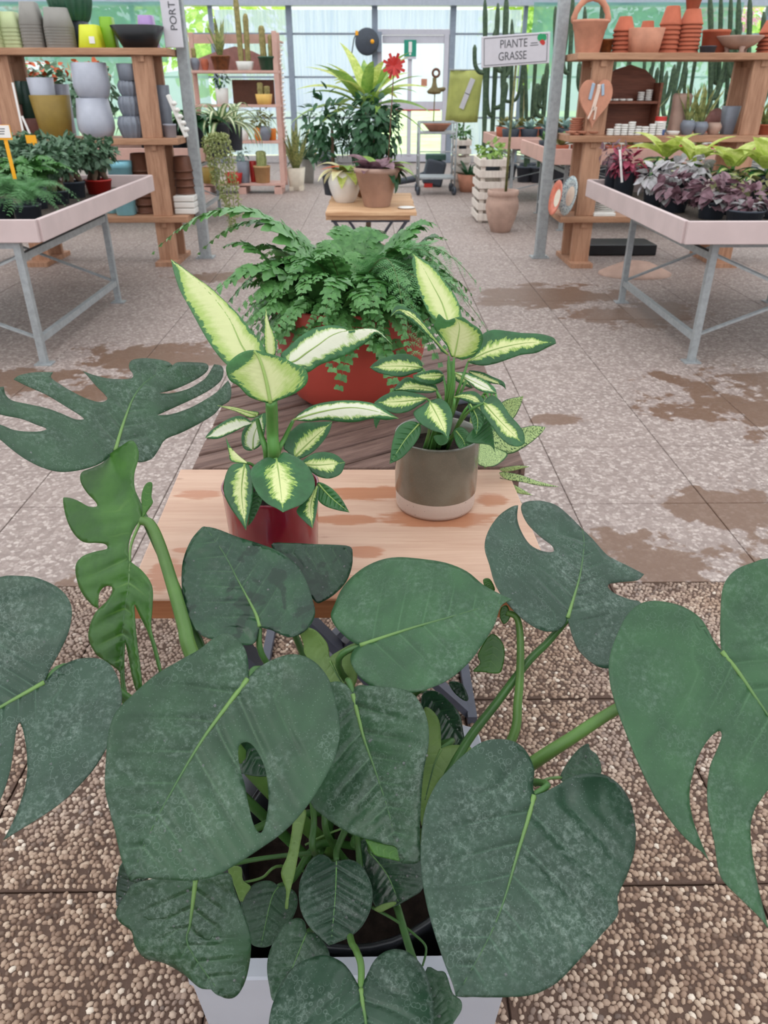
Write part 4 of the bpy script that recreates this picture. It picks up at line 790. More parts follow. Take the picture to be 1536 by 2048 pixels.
for i in range(44): fput([3, 4][i % 2], 2 * PI * i / 44 + rr.uniform(-.12, .12), rr.uniform(0.8, 1.08), rr.uniform(0.0, 0.03), rr.uniform(0.04, 0.10), rr.uniform(-.3, .3))
for i in range(34): fput([5, 9, 0][i % 3], rr.uniform(0, 2 * PI), rr.uniform(0.6, 0.95), rr.uniform(-0.01, 0.02), rr.uniform(0.03, 0.15), rr.uniform(-.5, .5))
for az, s_, k in ((-0.2, .9, 6), (-0.55, 1.0, 6), (-0.95, .95, 7), (-1.25, .85, 6), (0.15, .8, 7), (-0.7, .75, 7), (0.45, .7, 7), (-1.0, 1.0, 6), (-0.4, .8, 6)): fput(k, az, s_, 0.02, 0.03, rr.uniform(-.2, .2))
for az, s_, k in ((PI - 0.05, 0.92, 8), (PI - 0.30, 0.78, 8), (PI + 0.30, 0.95, 2), (PI + 0.62, 1.1, 3), (PI - 0.62, 0.8, 2), (PI + 0.05, 0.9, 2), (0.25, 0.75, 2), (0.9, 0.7, 2)): fput(k, az, s_, 0.0, 0.03, 0.1)
fput(4, R(-72), 1.0, -0.02, 0.14)
for i in range(26): fput([4, 3][i % 2], R(-175 + 7 * i) + rr.uniform(-.1, .1), rr.uniform(0.45, 0.72), rr.uniform(0.02, 0.05), rr.uniform(0.12, 0.15), rr.uniform(-.5, .5))
for i in range(16): fput([0, 5, 1][i % 3], R(-178 + 12 * i), rr.uniform(0.6, 0.8), rr.uniform(-0.02, 0.02), rr.uniform(0.08, 0.15), rr.uniform(-.6, .6))
for az, s_, k in ((-0.75, 1.1, 6), (-0.5, 0.95, 7), (-1.15, 0.9, 7), (-0.3, 1.05, 6), (-0.9, 0.8, 6), (-0.1, 1.0, 7), (0.3, 0.95, 6)): fput(k, az, s_, 0.05, 0.06, rr.uniform(-.3, .3))
# ================================================================== KIT for the shop behind
M_TERRA = plain('terracotta', srgb(180, 100, 76), 0.8, 0.2, var=0.10, scale=9)
M_TERRAL = plain('pale_clay', srgb(196, 138, 114), 0.85, 0.2, var=0.12, scale=9)
M_CLAYG = plain('weathered_clay', srgb(182, 152, 138), 0.85, 0.2, var=0.14, scale=6)
M_GREYP = plain('grey_pot', srgb(146, 142, 136), 0.55, 0.4, var=0.05)
M_SAGE = plain('sage_pot', srgb(186, 196, 150), 0.55, 0.4, var=0.05)
M_LILAC = plain('pale_lilac_grey_pot', srgb(176, 178, 190), 0.35, 0.5, var=0.04)
M_MUST = plain('mustard_pot', srgb(142, 116, 52), 0.5, 0.4, var=0.07)
M_SLATE = plain('slate_grey_pot', srgb(122, 127, 138), 0.4, 0.5, var=0.08)
M_TEALD = plain('dark_green_pot', srgb(52, 86, 76), 0.4, 0.5, var=0.08)
M_YEL = plain('lime_yellow_plastic', srgb(210, 214, 48), 0.4, 0.4, var=0.03)
M_LGRN = plain('leaf_green_plastic', srgb(128, 176, 38), 0.4, 0.4, var=0.03)
M_PUR = plain('violet_pot', srgb(176, 142, 196), 0.4, 0.4, var=0.04)
M_PINKC = plain('pink_clay', srgb(168, 122, 116), 0.6, 0.3, var=0.1)
M_AQUA = plain('aqua_pot', srgb(140, 204, 220), 0.4, 0.5, var=0.05)
M_BRN = plain('brown_plastic', srgb(104, 66, 50), 0.5, 0.4, var=0.1)
M_WHT = plain('white_ceramic', srgb(226, 222, 216), 0.35, 0.5, var=0.03)
M_CRM = plain('cream_stone', srgb(226, 216, 198), 0.6, 0.3, var=0.05)
M_RED = plain('red_plastic', srgb(188, 44, 38), 0.4, 0.5, var=0.05)
M_TAN = plain('tan_clay', srgb(198, 158, 112), 0.6, 0.3, var=0.06)
M_YPOT = plain('ochre_pot', srgb(230, 186, 102), 0.5, 0.4, var=0.05)
M_ORNG = plain('orange_pot', srgb(222, 128, 50), 0.45, 0.4, var=0.05)
M_DKPOT = plain('anthracite_plastic', srgb(64, 70, 80), 0.45, 0.4, var=0.08)
M_DKGRN = plain('forest_green_glaze', srgb(44, 84, 62), 0.3, 0.5, var=0.08)
M_RUST = plain('rust_glaze', srgb(122, 72, 38), 0.35, 0.5, var=0.35, scale=20)
M_ORTAG = plain('orange_plastic', srgb(246, 170, 28), 0.4, 0.4, var=0.03)
M_CARD = plain('white_card', srgb(236, 230, 226), 0.5, 0.3, var=0.02)
M_INK = plain('grey_ink', srgb(86, 86, 90), 0.6, 0.2, var=0.02)
M_SIGN = plain('sign_board', srgb(206, 202, 208), 0.45, 0.4, var=0.02)
M_SHELF = wood('larch_board', srgb(150, 108, 82), srgb(188, 144, 114), 'X', 0.5, 0.7)
M_SHELFZ = wood('larch_post', srgb(150, 108, 84), srgb(190, 146, 118), 'Z', 0.5, 0.7)
M_PINK = plain('pink_grey_paint', srgb(200, 180, 178), 0.6, 0.3, var=0.05, scale=5)
M_PINKW = plain('rose_paint', srgb(204, 164, 152), 0.65, 0.3, var=0.07, scale=6)
M_LIMEW = wood('limewashed_wood', srgb(206, 192, 182), srgb(232, 222, 212), 'Z', 0.6, 0.75)
M_PALLET = wood('pallet_board', srgb(178, 134, 98), srgb(216, 178, 140), 'X', 0.7, 0.7)
M_GRAV = plain('bench_gravel', srgb(84, 76, 70), 0.9, 0.1, var=0.3, scale=40)
def gmat(name, a, c, thin=0.2, rough=0.45):
    b = NB(name); v = b.coord('Object'); col = b.mix(b.step(b.noise(v, 24.0, 3.0), 0.3, 0.7), a, c); b.base(col, rough, 0.45); b.thin(col, thin); return b.m
G_FIC = gmat('ficus_leaf', srgb(62, 94, 68), srgb(108, 138, 108)); G_DARK = gmat('dark_leaf', srgb(34, 74, 44), srgb(60, 104, 66)); G_MID = gmat('mid_leaf', srgb(70, 112, 62), srgb(104, 146, 84))
G_LIGHT = gmat('light_leaf', srgb(116, 156, 70), srgb(160, 190, 96), 0.3); G_LIMEY = gmat('lime_yellow_leaf', srgb(176, 196, 84), srgb(222, 228, 140), 0.35); G_CREAM = gmat('cream_leaf', srgb(212, 208, 150), srgb(236, 232, 196), 0.3)
G_PURP = gmat('purple_leaf', srgb(98, 66, 74), srgb(146, 112, 122)); G_SILV = gmat('silver_leaf', srgb(146, 146, 142), srgb(198, 192, 196)); G_CRIM = gmat('crimson_leaf', srgb(118, 32, 54), srgb(170, 58, 88)); G_OLIV = gmat('olive_leaf', srgb(94, 96, 56), srgb(140, 138, 84))
G_BLUE = gmat('blue_green_succulent', srgb(112, 146, 140), srgb(164, 190, 182)); G_TERR = gmat('terracotta_leaf', srgb(196, 82, 44), srgb(222, 112, 66)); G_SED = gmat('sedum', srgb(140, 152, 92), srgb(178, 184, 124)); G_SNAKE = gmat('snake_leaf', srgb(96, 112, 66), srgb(160, 162, 100))
G_CAC = gmat('cactus_skin', srgb(46, 68, 48), srgb(74, 94, 66), 0.0, 0.6); G_CACY = gmat('cactus_skin_dry', srgb(128, 118, 68), srgb(164, 150, 96), 0.0, 0.6); G_STRIPE = varieg_mat('striped_strap', srgb(84, 118, 72), srgb(168, 184, 120), srgb(226, 226, 190), 0.2, 0.5, 0.3)
M_BARK = plain('bark', srgb(112, 92, 76), 0.85, 0.2, var=0.25, scale=30)

POTC = {}
def pot_prof(rt, rb, h, rim=0.12, lip=0.012):
    k = max(0.006, h * rim); t = max(0.003, rt * 0.06)
    return [(rb * 0.9, 0), (rb, h * 0.015), (rt * 0.96, h - k), (rt, h - k), (rt, h - 0.002), (rt - t * 0.4, h), (rt - t, h - 0.002), (rt - t * 1.3, h * 0.82), (rb * 0.85, h * 0.35), (0.001, h * 0.34)]
def pot_smooth(rt, rb, h):
    t = max(0.003, rt * 0.06); return [(rb * 0.92, 0), (rb, h * 0.02), (rt, h - 0.003), (rt - t * 0.5, h), (rt - t, h - 0.003), (rt - t * 1.3, h * 0.82), (rb * 0.85, h * 0.35), (0.001, h * 0.34)]
def pot_round(r, h, mouth=0.72, foot=0.55):
    P = [(r * foot, 0)]
    for k in range(1, 9):
        a = k / 9; P.append((r * (foot + (1 - foot) * math.sin(PI * min(1, a * 1.0 + 0.0) * 0.62) ** 0.8) if a < 0.6 else r * (1 - (1 - mouth) * ((a - 0.6) / 0.4) ** 1.6), h * a))
    P += [(r * mouth, h), (r * mouth * 0.93, h), (r * mouth * 0.95, h * 0.85), (r * 0.6, h * 0.4), (0.001, h * 0.38)]; return P
def px_pot(x, wt, wb, ytop, Y, z, **k):
    """radius top, radius bottom, height and place from picture measures, standing at depth Y on height z"""
    X = XY(x, Y, z); m = MPP(X, Y, z + 0.1); h = ZAT(ytop, X, Y) - z
    return X, wt * m / 2, wb * m / 2, max(0.03, h)
def pot(name, label, x, wt, wb, ytop, Y, z, m, p=2.0, style='rim', inv=False, group=None, cat='pot', n=28, rz=0.0):
    X, rt, rb, h = px_pot(x, wt, wb, ytop, Y, z)
    prof = pot_prof(rt, rb, h) if style == 'rim' else (pot_round(max(rt, rb), h) if style == 'round' else pot_smooth(rt, rb, h))
    mb = MB().lathe(prof, n, p=p); 
    o = mb.put(name, m, smooth=True, loc=(X, Y, z))
    if inv: o.location.z = z + h; o.rotation_euler = (PI, 0, rz)
    else: o.rotation_euler = (0, 0, rz)
    tag(o, label, cat, group); return o
def stack(name, label, x, wbig, wsmall, ytop, Y, z, n, m, p=2.0, group=None, rz=0.0, frac=0.4, cat='pot'):
    X = XY(x, Y, z); mp = MPP(X, Y, z + 0.1); Ht = ZAT(ytop, X, Y) - z; ph = Ht * frac if n > 1 else Ht; dz = (Ht - ph) / max(1, n - 1)
    rt, rb = wbig * mp / 2, wsmall * mp / 2
    me_ = MB().lathe(pot_smooth(rt, rb, ph) if p != 2.0 else pot_prof(rt, rb, ph), 28, p=p).me(name, True); me_.materials.append(m)
    for k in range(n):
        o = add(name, me_, None, loc=(X, Y, z + ph + k * dz), rot=(PI, 0, rz)); q = n - 1 - k
        tag(o, ('topmost', 'second', 'third', 'fourth', 'fifth', 'sixth', 'seventh', 'eighth')[q] + ('' if q == 0 else ' from top') + ' ' + label, cat, group or label)
# ---- leaves for the shop plants
LM = {}
def leafm(key, L, W, bend=0.6, fold=0.15, shape='lance', n=8, m=None, wavy=0.0):
    if key in LM: return LM[key]
    v = []; uv = []; uv2 = []; p = np.zeros(2); a = 0.0
    for i in range(n + 1):
        t = i / n
        w = {'lance': math.sin(PI * min(1, 0.08 + 0.92 * t) ** 0.8) ** 0.9, 'ovate': math.sin(PI * t ** 0.62) ** 0.75 if t < 1 else 0, 'strap': (1 - t ** 3) * min(1, 0.5 + 3 * t), 'heart': (math.sin(PI * (0.22 + 0.78 * t) ** 0.9)) ** 0.7 if t < 1 else 0}[shape]
        w = max(0.0, w) * W / 2 + W * 0.012; f_ = fold * w
        nx, nz = -math.sin(a), math.cos(a); wz = wavy * W * math.sin(t * 14)
        for s_ in (1, 0, -1):
            q = f_ * (abs(s_)) + (wz * s_); v.append((p[0] + nx * q, s_ * w, p[1] + nz * q)); uv.append((t, 0.5 + 0.5 * s_)); uv2.append((t - 0.3 * abs(s_) * W / L, s_ * w / L))
        a -= bend / n; p = p + np.array([math.cos(a), math.sin(a)]) * (L / n)
    f = []
    for i in range(n):
        k = i * 3; f += [(k, k + 1, k + 4, k + 3), (k + 1, k + 2, k + 5, k + 4)]
    me_ = mesh('leaf', v, f, uv, uv2); me_.materials.append(m); LM[key] = me_; return me_
def rosette(root, me_, n, z=0.0, el=(0.5, 1.2), s=(0.8, 1.1), off=0.01, az0=0.0, seed=1, azs=None, name='leaf'):
    r_ = random.Random(seed)
    for i in range(n):
        az = az0 + i * 2.39996 + r_.uniform(-.2, .2) if azs is None else azs[i]; e = el[0] + (el[1] - el[0]) * (i + 0.5) / n + r_.uniform(-.08, .08); sc_ = r_.uniform(*s)
        M = Matrix.Translation((off * math.cos(az), off * math.sin(az), z)) @ Matrix.Rotation(az, 4, 'Z') @ Matrix.Rotation(-e, 4, 'Y') @ Matrix.Rotation(r_.uniform(-.3, .3), 4, 'X') @ Matrix.Scale(sc_, 4)
        add(name, me_, None, root, mtx=M)
def bush(root, name, m, c, rad, n, L, W, seed=1, shape='ovate', bend=0.5, droop=0.2, shell=0.35, kind='stuff'):
    """dense small foliage as one mesh"""
    key = ('b', round(L, 4), round(W, 4), shape, bend)
    base = leafm(key, L, W, bend, 0.2, shape, 4, m); nv = len(base.vertices)
    bv = np.empty(nv * 3, np.float32); base.vertices.foreach_get('co', bv); bv = bv.reshape(-1, 3); bf = [list(p.vertices) for p in base.polygons]
    r_ = np.random.default_rng(seed); d = r_.normal(size=(n, 3)); d /= np.linalg.norm(d, axis=1)[:, None]; q = (shell + (1 - shell) * r_.random(n) ** 0.5)
    P = d * q[:, None] * np.array(rad) + np.array(c); V = []; Fs = []
    for i in range(n):
        out = Vector(d[i]) + Vector(r_.normal(size=3)) * 0.5 - Vector((0, 0, droop)); up = Vector(d[i]) + Vector((0, 0, 0.6)); x = out.normalized(); y = up.cross(x)
        y = y.normalized() if y.length > 1e-4 else x.orthogonal().normalized(); z = x.cross(y); Mx = np.array([x, y, z]).T * r_.uniform(0.7, 1.15)
        V.append(bv @ Mx.T + P[i]); o_ = i * nv; Fs += [[k + o_ for k in f] for f in bf]
    me_ = mesh(name, np.concatenate(V), Fs); return add(name, me_, m, root, kind=kind)
def plant_pot(name, label, x, wt, wb, ytop, Y, z, m, p=2.0, style='rim', group=None, cat='plant', soil=True):
    X, rt, rb, h = px_pot(x, wt, wb, ytop, Y, z); t_ = thing(name, label, cat, (X, Y, z), 0, group)
    prof = pot_prof(rt, rb, h) if style == 'rim' else (pot_round(max(rt, rb), h) if style == 'round' else pot_smooth(rt, rb, h))
    MB().lathe(prof[:-2] + [(prof[-3][0] * 0.9, h * 0.6)], 26, p=p).put('pot', m, t_, smooth=True)
    MB().disc((0, 0, h * 0.84), (rt if style != 'round' else rt * 0.7) * (0.92 if p == 2.0 else 0.9), 18, p=p, bump=h * 0.03).put('soil', M_SOIL, t_, smooth=True)
    return t_, rt, h
def cactus(root, base, h, r, m, ribs=7, n=10, lean=(0, 0), name='cactus_stem', arms=()):
    prof = [(r * 0.85, 0)] + [(r * (1 + 0.06 * math.sin(i * 1.9)), h * i / n) for i in range(1, n)] + [(r * 0.8, h * 0.97), (r * 0.45, h), (0.001, h * 1.008)]
    mb = MB().lathe(prof, ribs * 4, wob=lambda a, j: 1 + 0.16 * math.cos(ribs * a))
    mb.v = [(x + lean[0] * (z / h) ** 1.5 * h + base[0], y + lean[1] * (z / h) * h + base[1], z + base[2]) for x, y, z in mb.v]
    o = mb.put(name, m, root, smooth=True)
    for (zz, az, ln, up, rr_) in arms:
        cx, cy = base[0] + lean[0] * (zz / h) ** 1.5 * h, base[1] + lean[1] * zz; d = np.array([math.cos(az), math.sin(az), 0])
        b0 = np.array([cx, cy, base[2] + zz]); pts = catmull([b0, b0 + d * ln * 0.6 + [0, 0, 0.02], b0 + d * ln + [0, 0, up * 0.35], b0 + d * ln * 1.1 + [0, 0, up]], False, 4)
        MB().tube(pts, [rr_ * (0.8 if i in (0,) else 1.0) for i in range(len(pts) - 1)] + [rr_ * 0.35], 10).put('cactus_arm', m, root, smooth=True)
    return o
def text_mesh(name, s, size, m, parent, loc, rot=(PI / 2, 0, 0), ext=0.0006, sx=1.0):
    cu = bpy.data.curves.new(name, 'FONT'); cu.body = s; cu.size = size; cu.align_x = 'CENTER'; cu.align_y = 'CENTER'; cu.extrude = ext
    o = bpy.data.objects.new(name, cu); COL.objects.link(o); dg = bpy.context.evaluated_depsgraph_get(); me_ = bpy.data.meshes.new_from_object(o.evaluated_get(dg)); bpy.data.objects.remove(o)
    me_.materials.clear(); q = add(name, me_, m, parent, loc=loc, rot=rot); q.scale = (sx, 1, 1); return q
# ================================================================== BUILDING: greenhouse back wall, posts, outdoors
WY = 18.7
b = NB('polycarbonate'); v = b.coord('Object'); b.base(srgb(226, 238, 246), 0.3, 0.4)
tr = b.n('ShaderNodeBsdfTranslucent'); tp = b.n('ShaderNodeBsdfTransparent'); df = b.n('ShaderNodeBsdfDiffuse'); m1 = b.n('ShaderNodeMixShader'); m2 = b.n('ShaderNodeMixShader')
streak = b.noise(b.coord('Object', (9.0, 1.0, 0.35)), 1.6, 4.0, 0.6); cc = b.mix(b.math('MULTIPLY', b.step(streak, 0.45, 0.75), 0.5), srgb(216, 226, 246), srgb(166, 188, 226))
b.l(cc, tr.inputs[0]); b.l(cc, df.inputs[0]); b.l(cc, tp.inputs[0]); m1.inputs[0].default_value = 0.15; b.l(tr.outputs[0], m1.inputs[1]); b.l(df.outputs[0], m1.inputs[2])
m2.inputs[0].default_value = 0.22; b.l(m1.outputs[0], m2.inputs[1]); b.l(tp.outputs[0], m2.inputs[2]); b.l(m2.outputs[0], b.out.inputs[0]); M_POLY = b.m
b = NB('clear_glass'); gl = b.n('ShaderNodeBsdfGlossy'); gl.inputs['Roughness'].default_value = 0.05; tp = b.n('ShaderNodeBsdfTransparent'); tp.inputs[0].default_value = (0.9, 0.97, 0.95, 1); m2 = b.n('ShaderNodeMixShader'); m2.inputs[0].default_value = 0.06
b.l(tp.outputs[0], m2.inputs[1]); b.l(gl.outputs[0], m2.inputs[2]); b.l(m2.outputs[0], b.out.inputs[0]); M_GLASS = b.m
def netmat(name, c, tpw):
    b = NB(name); tr = b.n('ShaderNodeBsdfTranslucent'); tr.inputs[0].default_value = (*c, 1); df = b.n('ShaderNodeBsdfDiffuse'); df.inputs[0].default_value = (*c, 1); tp = b.n('ShaderNodeBsdfTransparent'); a_ = b.n('ShaderNodeMixShader'); m2 = b.n('ShaderNodeMixShader')
    a_.inputs[0].default_value = 0.25; b.l(tr.outputs[0], a_.inputs[1]); b.l(df.outputs[0], a_.inputs[2]); m2.inputs[0].default_value = tpw; b.l(a_.outputs[0], m2.inputs[1]); b.l(tp.outputs[0], m2.inputs[2]); b.l(m2.outputs[0], b.out.inputs[0]); return b.m
M_NET = netmat('shade_net', srgb(204, 236, 228), 0.58); M_NETD = netmat('dense_shade_net', srgb(160, 210, 202), 0.48)
M_ALU = plain('aluminium_frame', srgb(172, 178, 190), 0.4, 0.5, 0.2, var=0.05)
M_FRAME = plain('wall_frame', srgb(138, 148, 162), 0.5, 0.5, 0.2, var=0.06)
M_DOORW = plain('door_frame_paint', srgb(196, 194, 204), 0.5, 0.4, var=0.03)
M_BASEW = plain('plinth', srgb(188, 182, 182), 0.8, 0.2, var=0.06)

wb = MB().box((0, WY + 0.1, 0.07), (21, 0.2, 0.14)).put('wall_back', M_BASEW, kind='structure')
cols = [XY(x, WY, 1.5) for x in (585, 750, 901)]
cx = [-10.2, -8.4, -6.6, -5.0, -3.38] + cols + [3.2, 4.9, 6.6, 8.3, 10.2]
ZT = 2.92
for k, x in enumerate(cx): MB().box((x, WY, ZT / 2 + 0.2), (0.12 if k in (5, 6, 7) else 0.08, 0.14, ZT + 0.4)).put('column', M_FRAME, wb)
MB().box((0, WY - 0.1, ZT + 0.14), (21, 0.34, 0.22)).put('eaves_gutter', M_ALU, wb)
for z in (2.47, 1.68, 0.9): 
    for k in range(len(cx) - 1):
        if k == 6: continue
        MB().box(((cx[k] + cx[k + 1]) / 2, WY + 0.03, z), (cx[k + 1] - cx[k] - 0.08, 0.04, 0.04)).put('rail', M_FRAME, wb)
def corr(x0, x1, z0, z1, y, pitch=0.075, amp=0.012):
    n = int((x1 - x0) / pitch * 6); mb = MB(); v = []
    for i in range(n + 1):
        x = x0 + (x1 - x0) * i / n; yy = y + amp * math.sin(2 * PI * (x - x0) / pitch); v += [(x, yy, z0), (x, yy, z1)]
    mb.add(v, [(2 * i, 2 * i + 2, 2 * i + 3, 2 * i + 1) for i in range(n)]); return mb
for k in range(len(cx) - 1):
    x0, x1 = cx[k] + 0.06, cx[k + 1] - 0.06
    if k in (4, 5, 7): 
        for z0, z1 in ((0.14, 0.9), (0.9, 1.68), (1.68, 2.47), (2.47, ZT)): corr(x0, x1, z0 + .02, z1 - .02, WY + 0.07).put('polycarbonate_panel', M_POLY, wb, smooth=True)
    elif k == 6: corr(x0, x1, 2.56, ZT - 0.02, WY + 0.05).put('polycarbonate_panel', M_POLY, wb, smooth=True)
    else:
        for z0, z1 in ((0.14, 0.9), (0.9, 1.68), (1.68, 2.47), (2.47, ZT)): MB().box(((x0 + x1) / 2, WY + 0.07, (z0 + z1) / 2), (x1 - x0, 0.004, z1 - z0 - 0.04)).put('glass_pane', M_GLASS, wb)
for sgn, nm in ((-1, 'wall_left'), (1, 'wall_right')):
    w = MB().box((sgn * 10.3, 8.2, 0.07), (0.2, 21.2, 0.14)).put(nm, M_BASEW, kind='structure')
    for j in range(12): MB().box((sgn * 10.3, -2.2 + j * 1.9, 1.5), (0.1, 0.08, 3.0)).put('column', M_FRAME, w)
    for j in range(11): MB().box((sgn * 10.34, -1.25 + j * 1.9, 1.55), (0.004, 1.8, 2.8)).put('glass_pane', M_GLASS, w)
b = NB('roof_film'); tr = b.n('ShaderNodeBsdfTranslucent'); tr.inputs[0].default_value = (0.72, 0.74, 0.75, 1); tp = b.n('ShaderNodeBsdfTransparent'); m2 = b.n('ShaderNodeMixShader'); m2.inputs[0].default_value = 0.3
b.l(tr.outputs[0], m2.inputs[1]); b.l(tp.outputs[0], m2.inputs[2]); b.l(m2.outputs[0], b.out.inputs[0]); M_ROOF = b.m
ce = MB().box((0, 8.2, 3.24), (20.8, 21.4, 0.01)).put('ceiling', M_ROOF, kind='structure')
for j in range(8): MB().box((0, -1.0 + j * 2.7, 3.19), (20.4, 0.06, 0.08)).put('rafter', M_ALU, ce)
wf = MB().box((0, -2.3, 0.07), (20.4, 0.2, 0.14)).put('wall_front', M_BASEW, kind='structure')
for j in range(12): MB().box((-10.2 + j * 1.855, -2.3, 1.5), (0.08, 0.1, 3.0)).put('column', M_FRAME, wf)
# the glazed exit door
DX0, DX1 = cx[6] + 0.06, cx[7] - 0.06; dw = DX1 - DX0
dr = MB().box(((DX0 + DX1) / 2, WY, 2.50), (dw, 0.12, 0.10)).put('door_1', M_DOORW, kind='structure')
for x in (DX0 + 0.04, DX1 - 0.06): MB().box((x, WY, 1.23), (0.10, 0.12, 2.44)).put('door_jamb', M_DOORW, dr)
for z, h_ in ((2.37, 0.14), (1.14, 0.16), (0.10, 0.16)): MB().box(((DX0 + DX1) / 2, WY, z), (dw - 0.2, 0.06, h_)).put('door_rail', M_DOORW, dr)
xm = XY(819, WY, 1.5); MB().box((xm, WY - 0.01, 1.25), (0.09, 0.07, 2.2)).put('door_stile', M_DOORW, dr)
for x0, x1 in ((DX0 + 0.09, xm - 0.045), (xm + 0.045, DX1 - 0.11)):
    for z0, z1 in ((0.18, 1.06), (1.22, 2.30)): MB().box(((x0 + x1) / 2, WY, (z0 + z1) / 2), (x1 - x0, 0.006, z1 - z0)).put('glass_pane', M_GLASS, dr)
MB().box(((DX0 + DX1) / 2, WY - 0.05, 1.05), (dw - 0.3, 0.03, 0.025)).put('push_bar', M_RED, dr)
M_EXIT = plain('exit_green', srgb(26, 140, 116), 0.5, var=0.02)
ex = thing('exit_sign', 'green emergency exit sign with white pictogram, above the glazed door', 'sign', (xm, WY - 0.09, 2.02))
MB().box((0, 0, 0.19), (0.26, 0.012, 0.30)).put('sign_plate', M_EXIT, ex); MB().box((0, 0.004, 0.02), (0.26, 0.012, 0.06)).put('lower_plate', M_DOORW, ex)
MB().box((0, -0.008, 0.21), (0.07, 0.004, 0.19)).put('pictogram', M_CARD, ex); MB().box((0, -0.008, 0.085), (0.04, 0.004, 0.04)).put('pictogram', M_CARD, ex)
tag(MB().box((XY(848, WY, 1.5), WY - 0.012, ZAT(165, .9, WY)), (0.13, 0.004, 0.14)).put('sticker', M_TERRAL), 'small square reddish sticker on the glazed door', 'sticker')
# steel posts of the nave
for sx_, nm in ((-1.665, 'left'), (1.635, 'right')):
    Yp = 7.70 if sx_ < 0 else 7.67
    p_ = thing('steel_post', 'grey galvanised steel post beside the ' + ('pot shelf on the left' if sx_ < 0 else 'terracotta shelf on the right'), 'post', (sx_, Yp, 0), 0, 'roof posts')
    o = MB().box((0, 0, 1.6), (0.095, 0.095, 3.2)).put('shaft', M_ZINC, p_); bevel(o, 0.006); MB().box((0, 0, 0.006), (0.17, 0.15, 0.012)).put('base_plate', M_ZINC, p_)
    for q in ((-.06, -.05), (.06, -.05)): MB().lathe([(0.012, 0), (0.012, 0.012), (0.0, 0.014)], 6, c=(*q, 0.012)).put('bolt', M_ZINC, p_)
# ---- outdoors
b = NB('lawn'); v = b.pos(); col = b.mix(b.step(b.noise(v, 0.8, 4.0), 0.3, 0.7), srgb(196, 216, 150), srgb(222, 232, 186)); b.base(col, 0.9, 0.1); M_LAWN = b.m
MB().box((0, 44, -0.12), (90, 50, 0.1)).put('ground', M_LAWN, kind='structure')
G_TREE = gmat('tree_leaf', srgb(164, 204, 80), srgb(216, 232, 130), 0.5); G_TREE2 = gmat('tree_leaf_deep', srgb(86, 136, 72), srgb(142, 180, 104), 0.45); G_OLE = gmat('pink_blossom', srgb(226, 150, 176), srgb(244, 200, 214), 0.4)
for i, (px, py, Y, rx, rz, m, lab) in enumerate([(430, 40, 26, 2.2, 1.9, G_TREE, 'yellow green tree outside, seen above the pink plant rack'), (1055, 45, 27, 1.3, 1.6, G_TREE, 'yellow green tree outside, seen above the succulent sign'), (180, 20, 30, 2.6, 2.0, G_TREE2, 'green tree outside behind the left pot shelf'),
                                             (1300, 40, 36, 2.6, 1.6, G_TREE2, 'green tree outside behind the terracotta stacks'), (1500, 40, 30, 2.0, 1.6, G_TREE, 'pale green tree outside at the far right')]):
    c = PY(px, py, Y); tr_ = thing('tree', lab, 'tree', (c[0], Y, -0.07), 0, 'trees outside'); zc = max(1.2, c[2])
    bush(tr_, 'crown', m, (0, 0, zc), (rx, rx * 0.8, rz), 900, 0.34, 0.22, seed=i + 40)
    MB().tube([(0, 0, 0), (0.05, 0, zc * 0.5), (0, 0.05, zc)], [0.14, 0.10, 0.06], 8).put('trunk', M_BARK, tr_, smooth=True)
for i, px in enumerate((30, 1440)):
    c = PY(px, 16, 22.5); tr_ = thing('oleander', 'pink flowering shrub outside ' + ('at the top left corner' if i == 0 else 'at the top right, beyond the cacti'), 'shrub', (c[0], 22.5, -0.07))
    bush(tr_, 'foliage', G_TREE2, (0, 0, 1.7), (1.1, .8, 1.6), 400, 0.2, 0.07, seed=i + 60, shape='lance'); bush(tr_, 'blossom', G_OLE, (0, 0, c[2] - .1), (1.0, .8, 0.55), 420, 0.13, 0.12, seed=i + 62, shell=0.7)
def net(name, label, x0, x1, z0, z1, Y, m, sag=0.12):
    n = 14; v = []; k = 6
    for j in range(k + 1):
        for i in range(n + 1): v.append((x0 + (x1 - x0) * i / n, Y + 0.05 * math.sin(i * 1.3 + j), z0 + (z1 - z0) * j / k + (sag * math.sin(i * 0.9) * (j == k))))
    tag(mesh_net(name, v, n, k, m), label, 'net')
def mesh_net(name, v, n, k, m):
    o = add(name, mesh(name, v, [(j * (n + 1) + i, j * (n + 1) + i + 1, (j + 1) * (n + 1) + i + 1, (j + 1) * (n + 1) + i) for j in range(k) for i in range(n)]), m); solid(o, 0.003); return o
net('shade_net', 'pale green shade net hung behind the tall cacti on the right', 3.25, 9.6, 0.1, 2.42, WY - 0.52, M_NET, 0.1)
net('shade_net', 'darker green shade net strip along the top behind the cacti', 3.3, 7.6, 1.95, 3.0, WY - 0.34, M_NETD, 0.0)
net('shade_net', 'pale green shade net hung behind the left pot shelf', -9.6, -3.45, 0.1, 2.0, WY - 0.52, M_NET, 0.25)
net('shade_net', 'blue green shade net folded at the top behind the left shelf', -7.6, -4.3, 1.95, 3.0, WY - 0.34, M_NETD, 0.0)
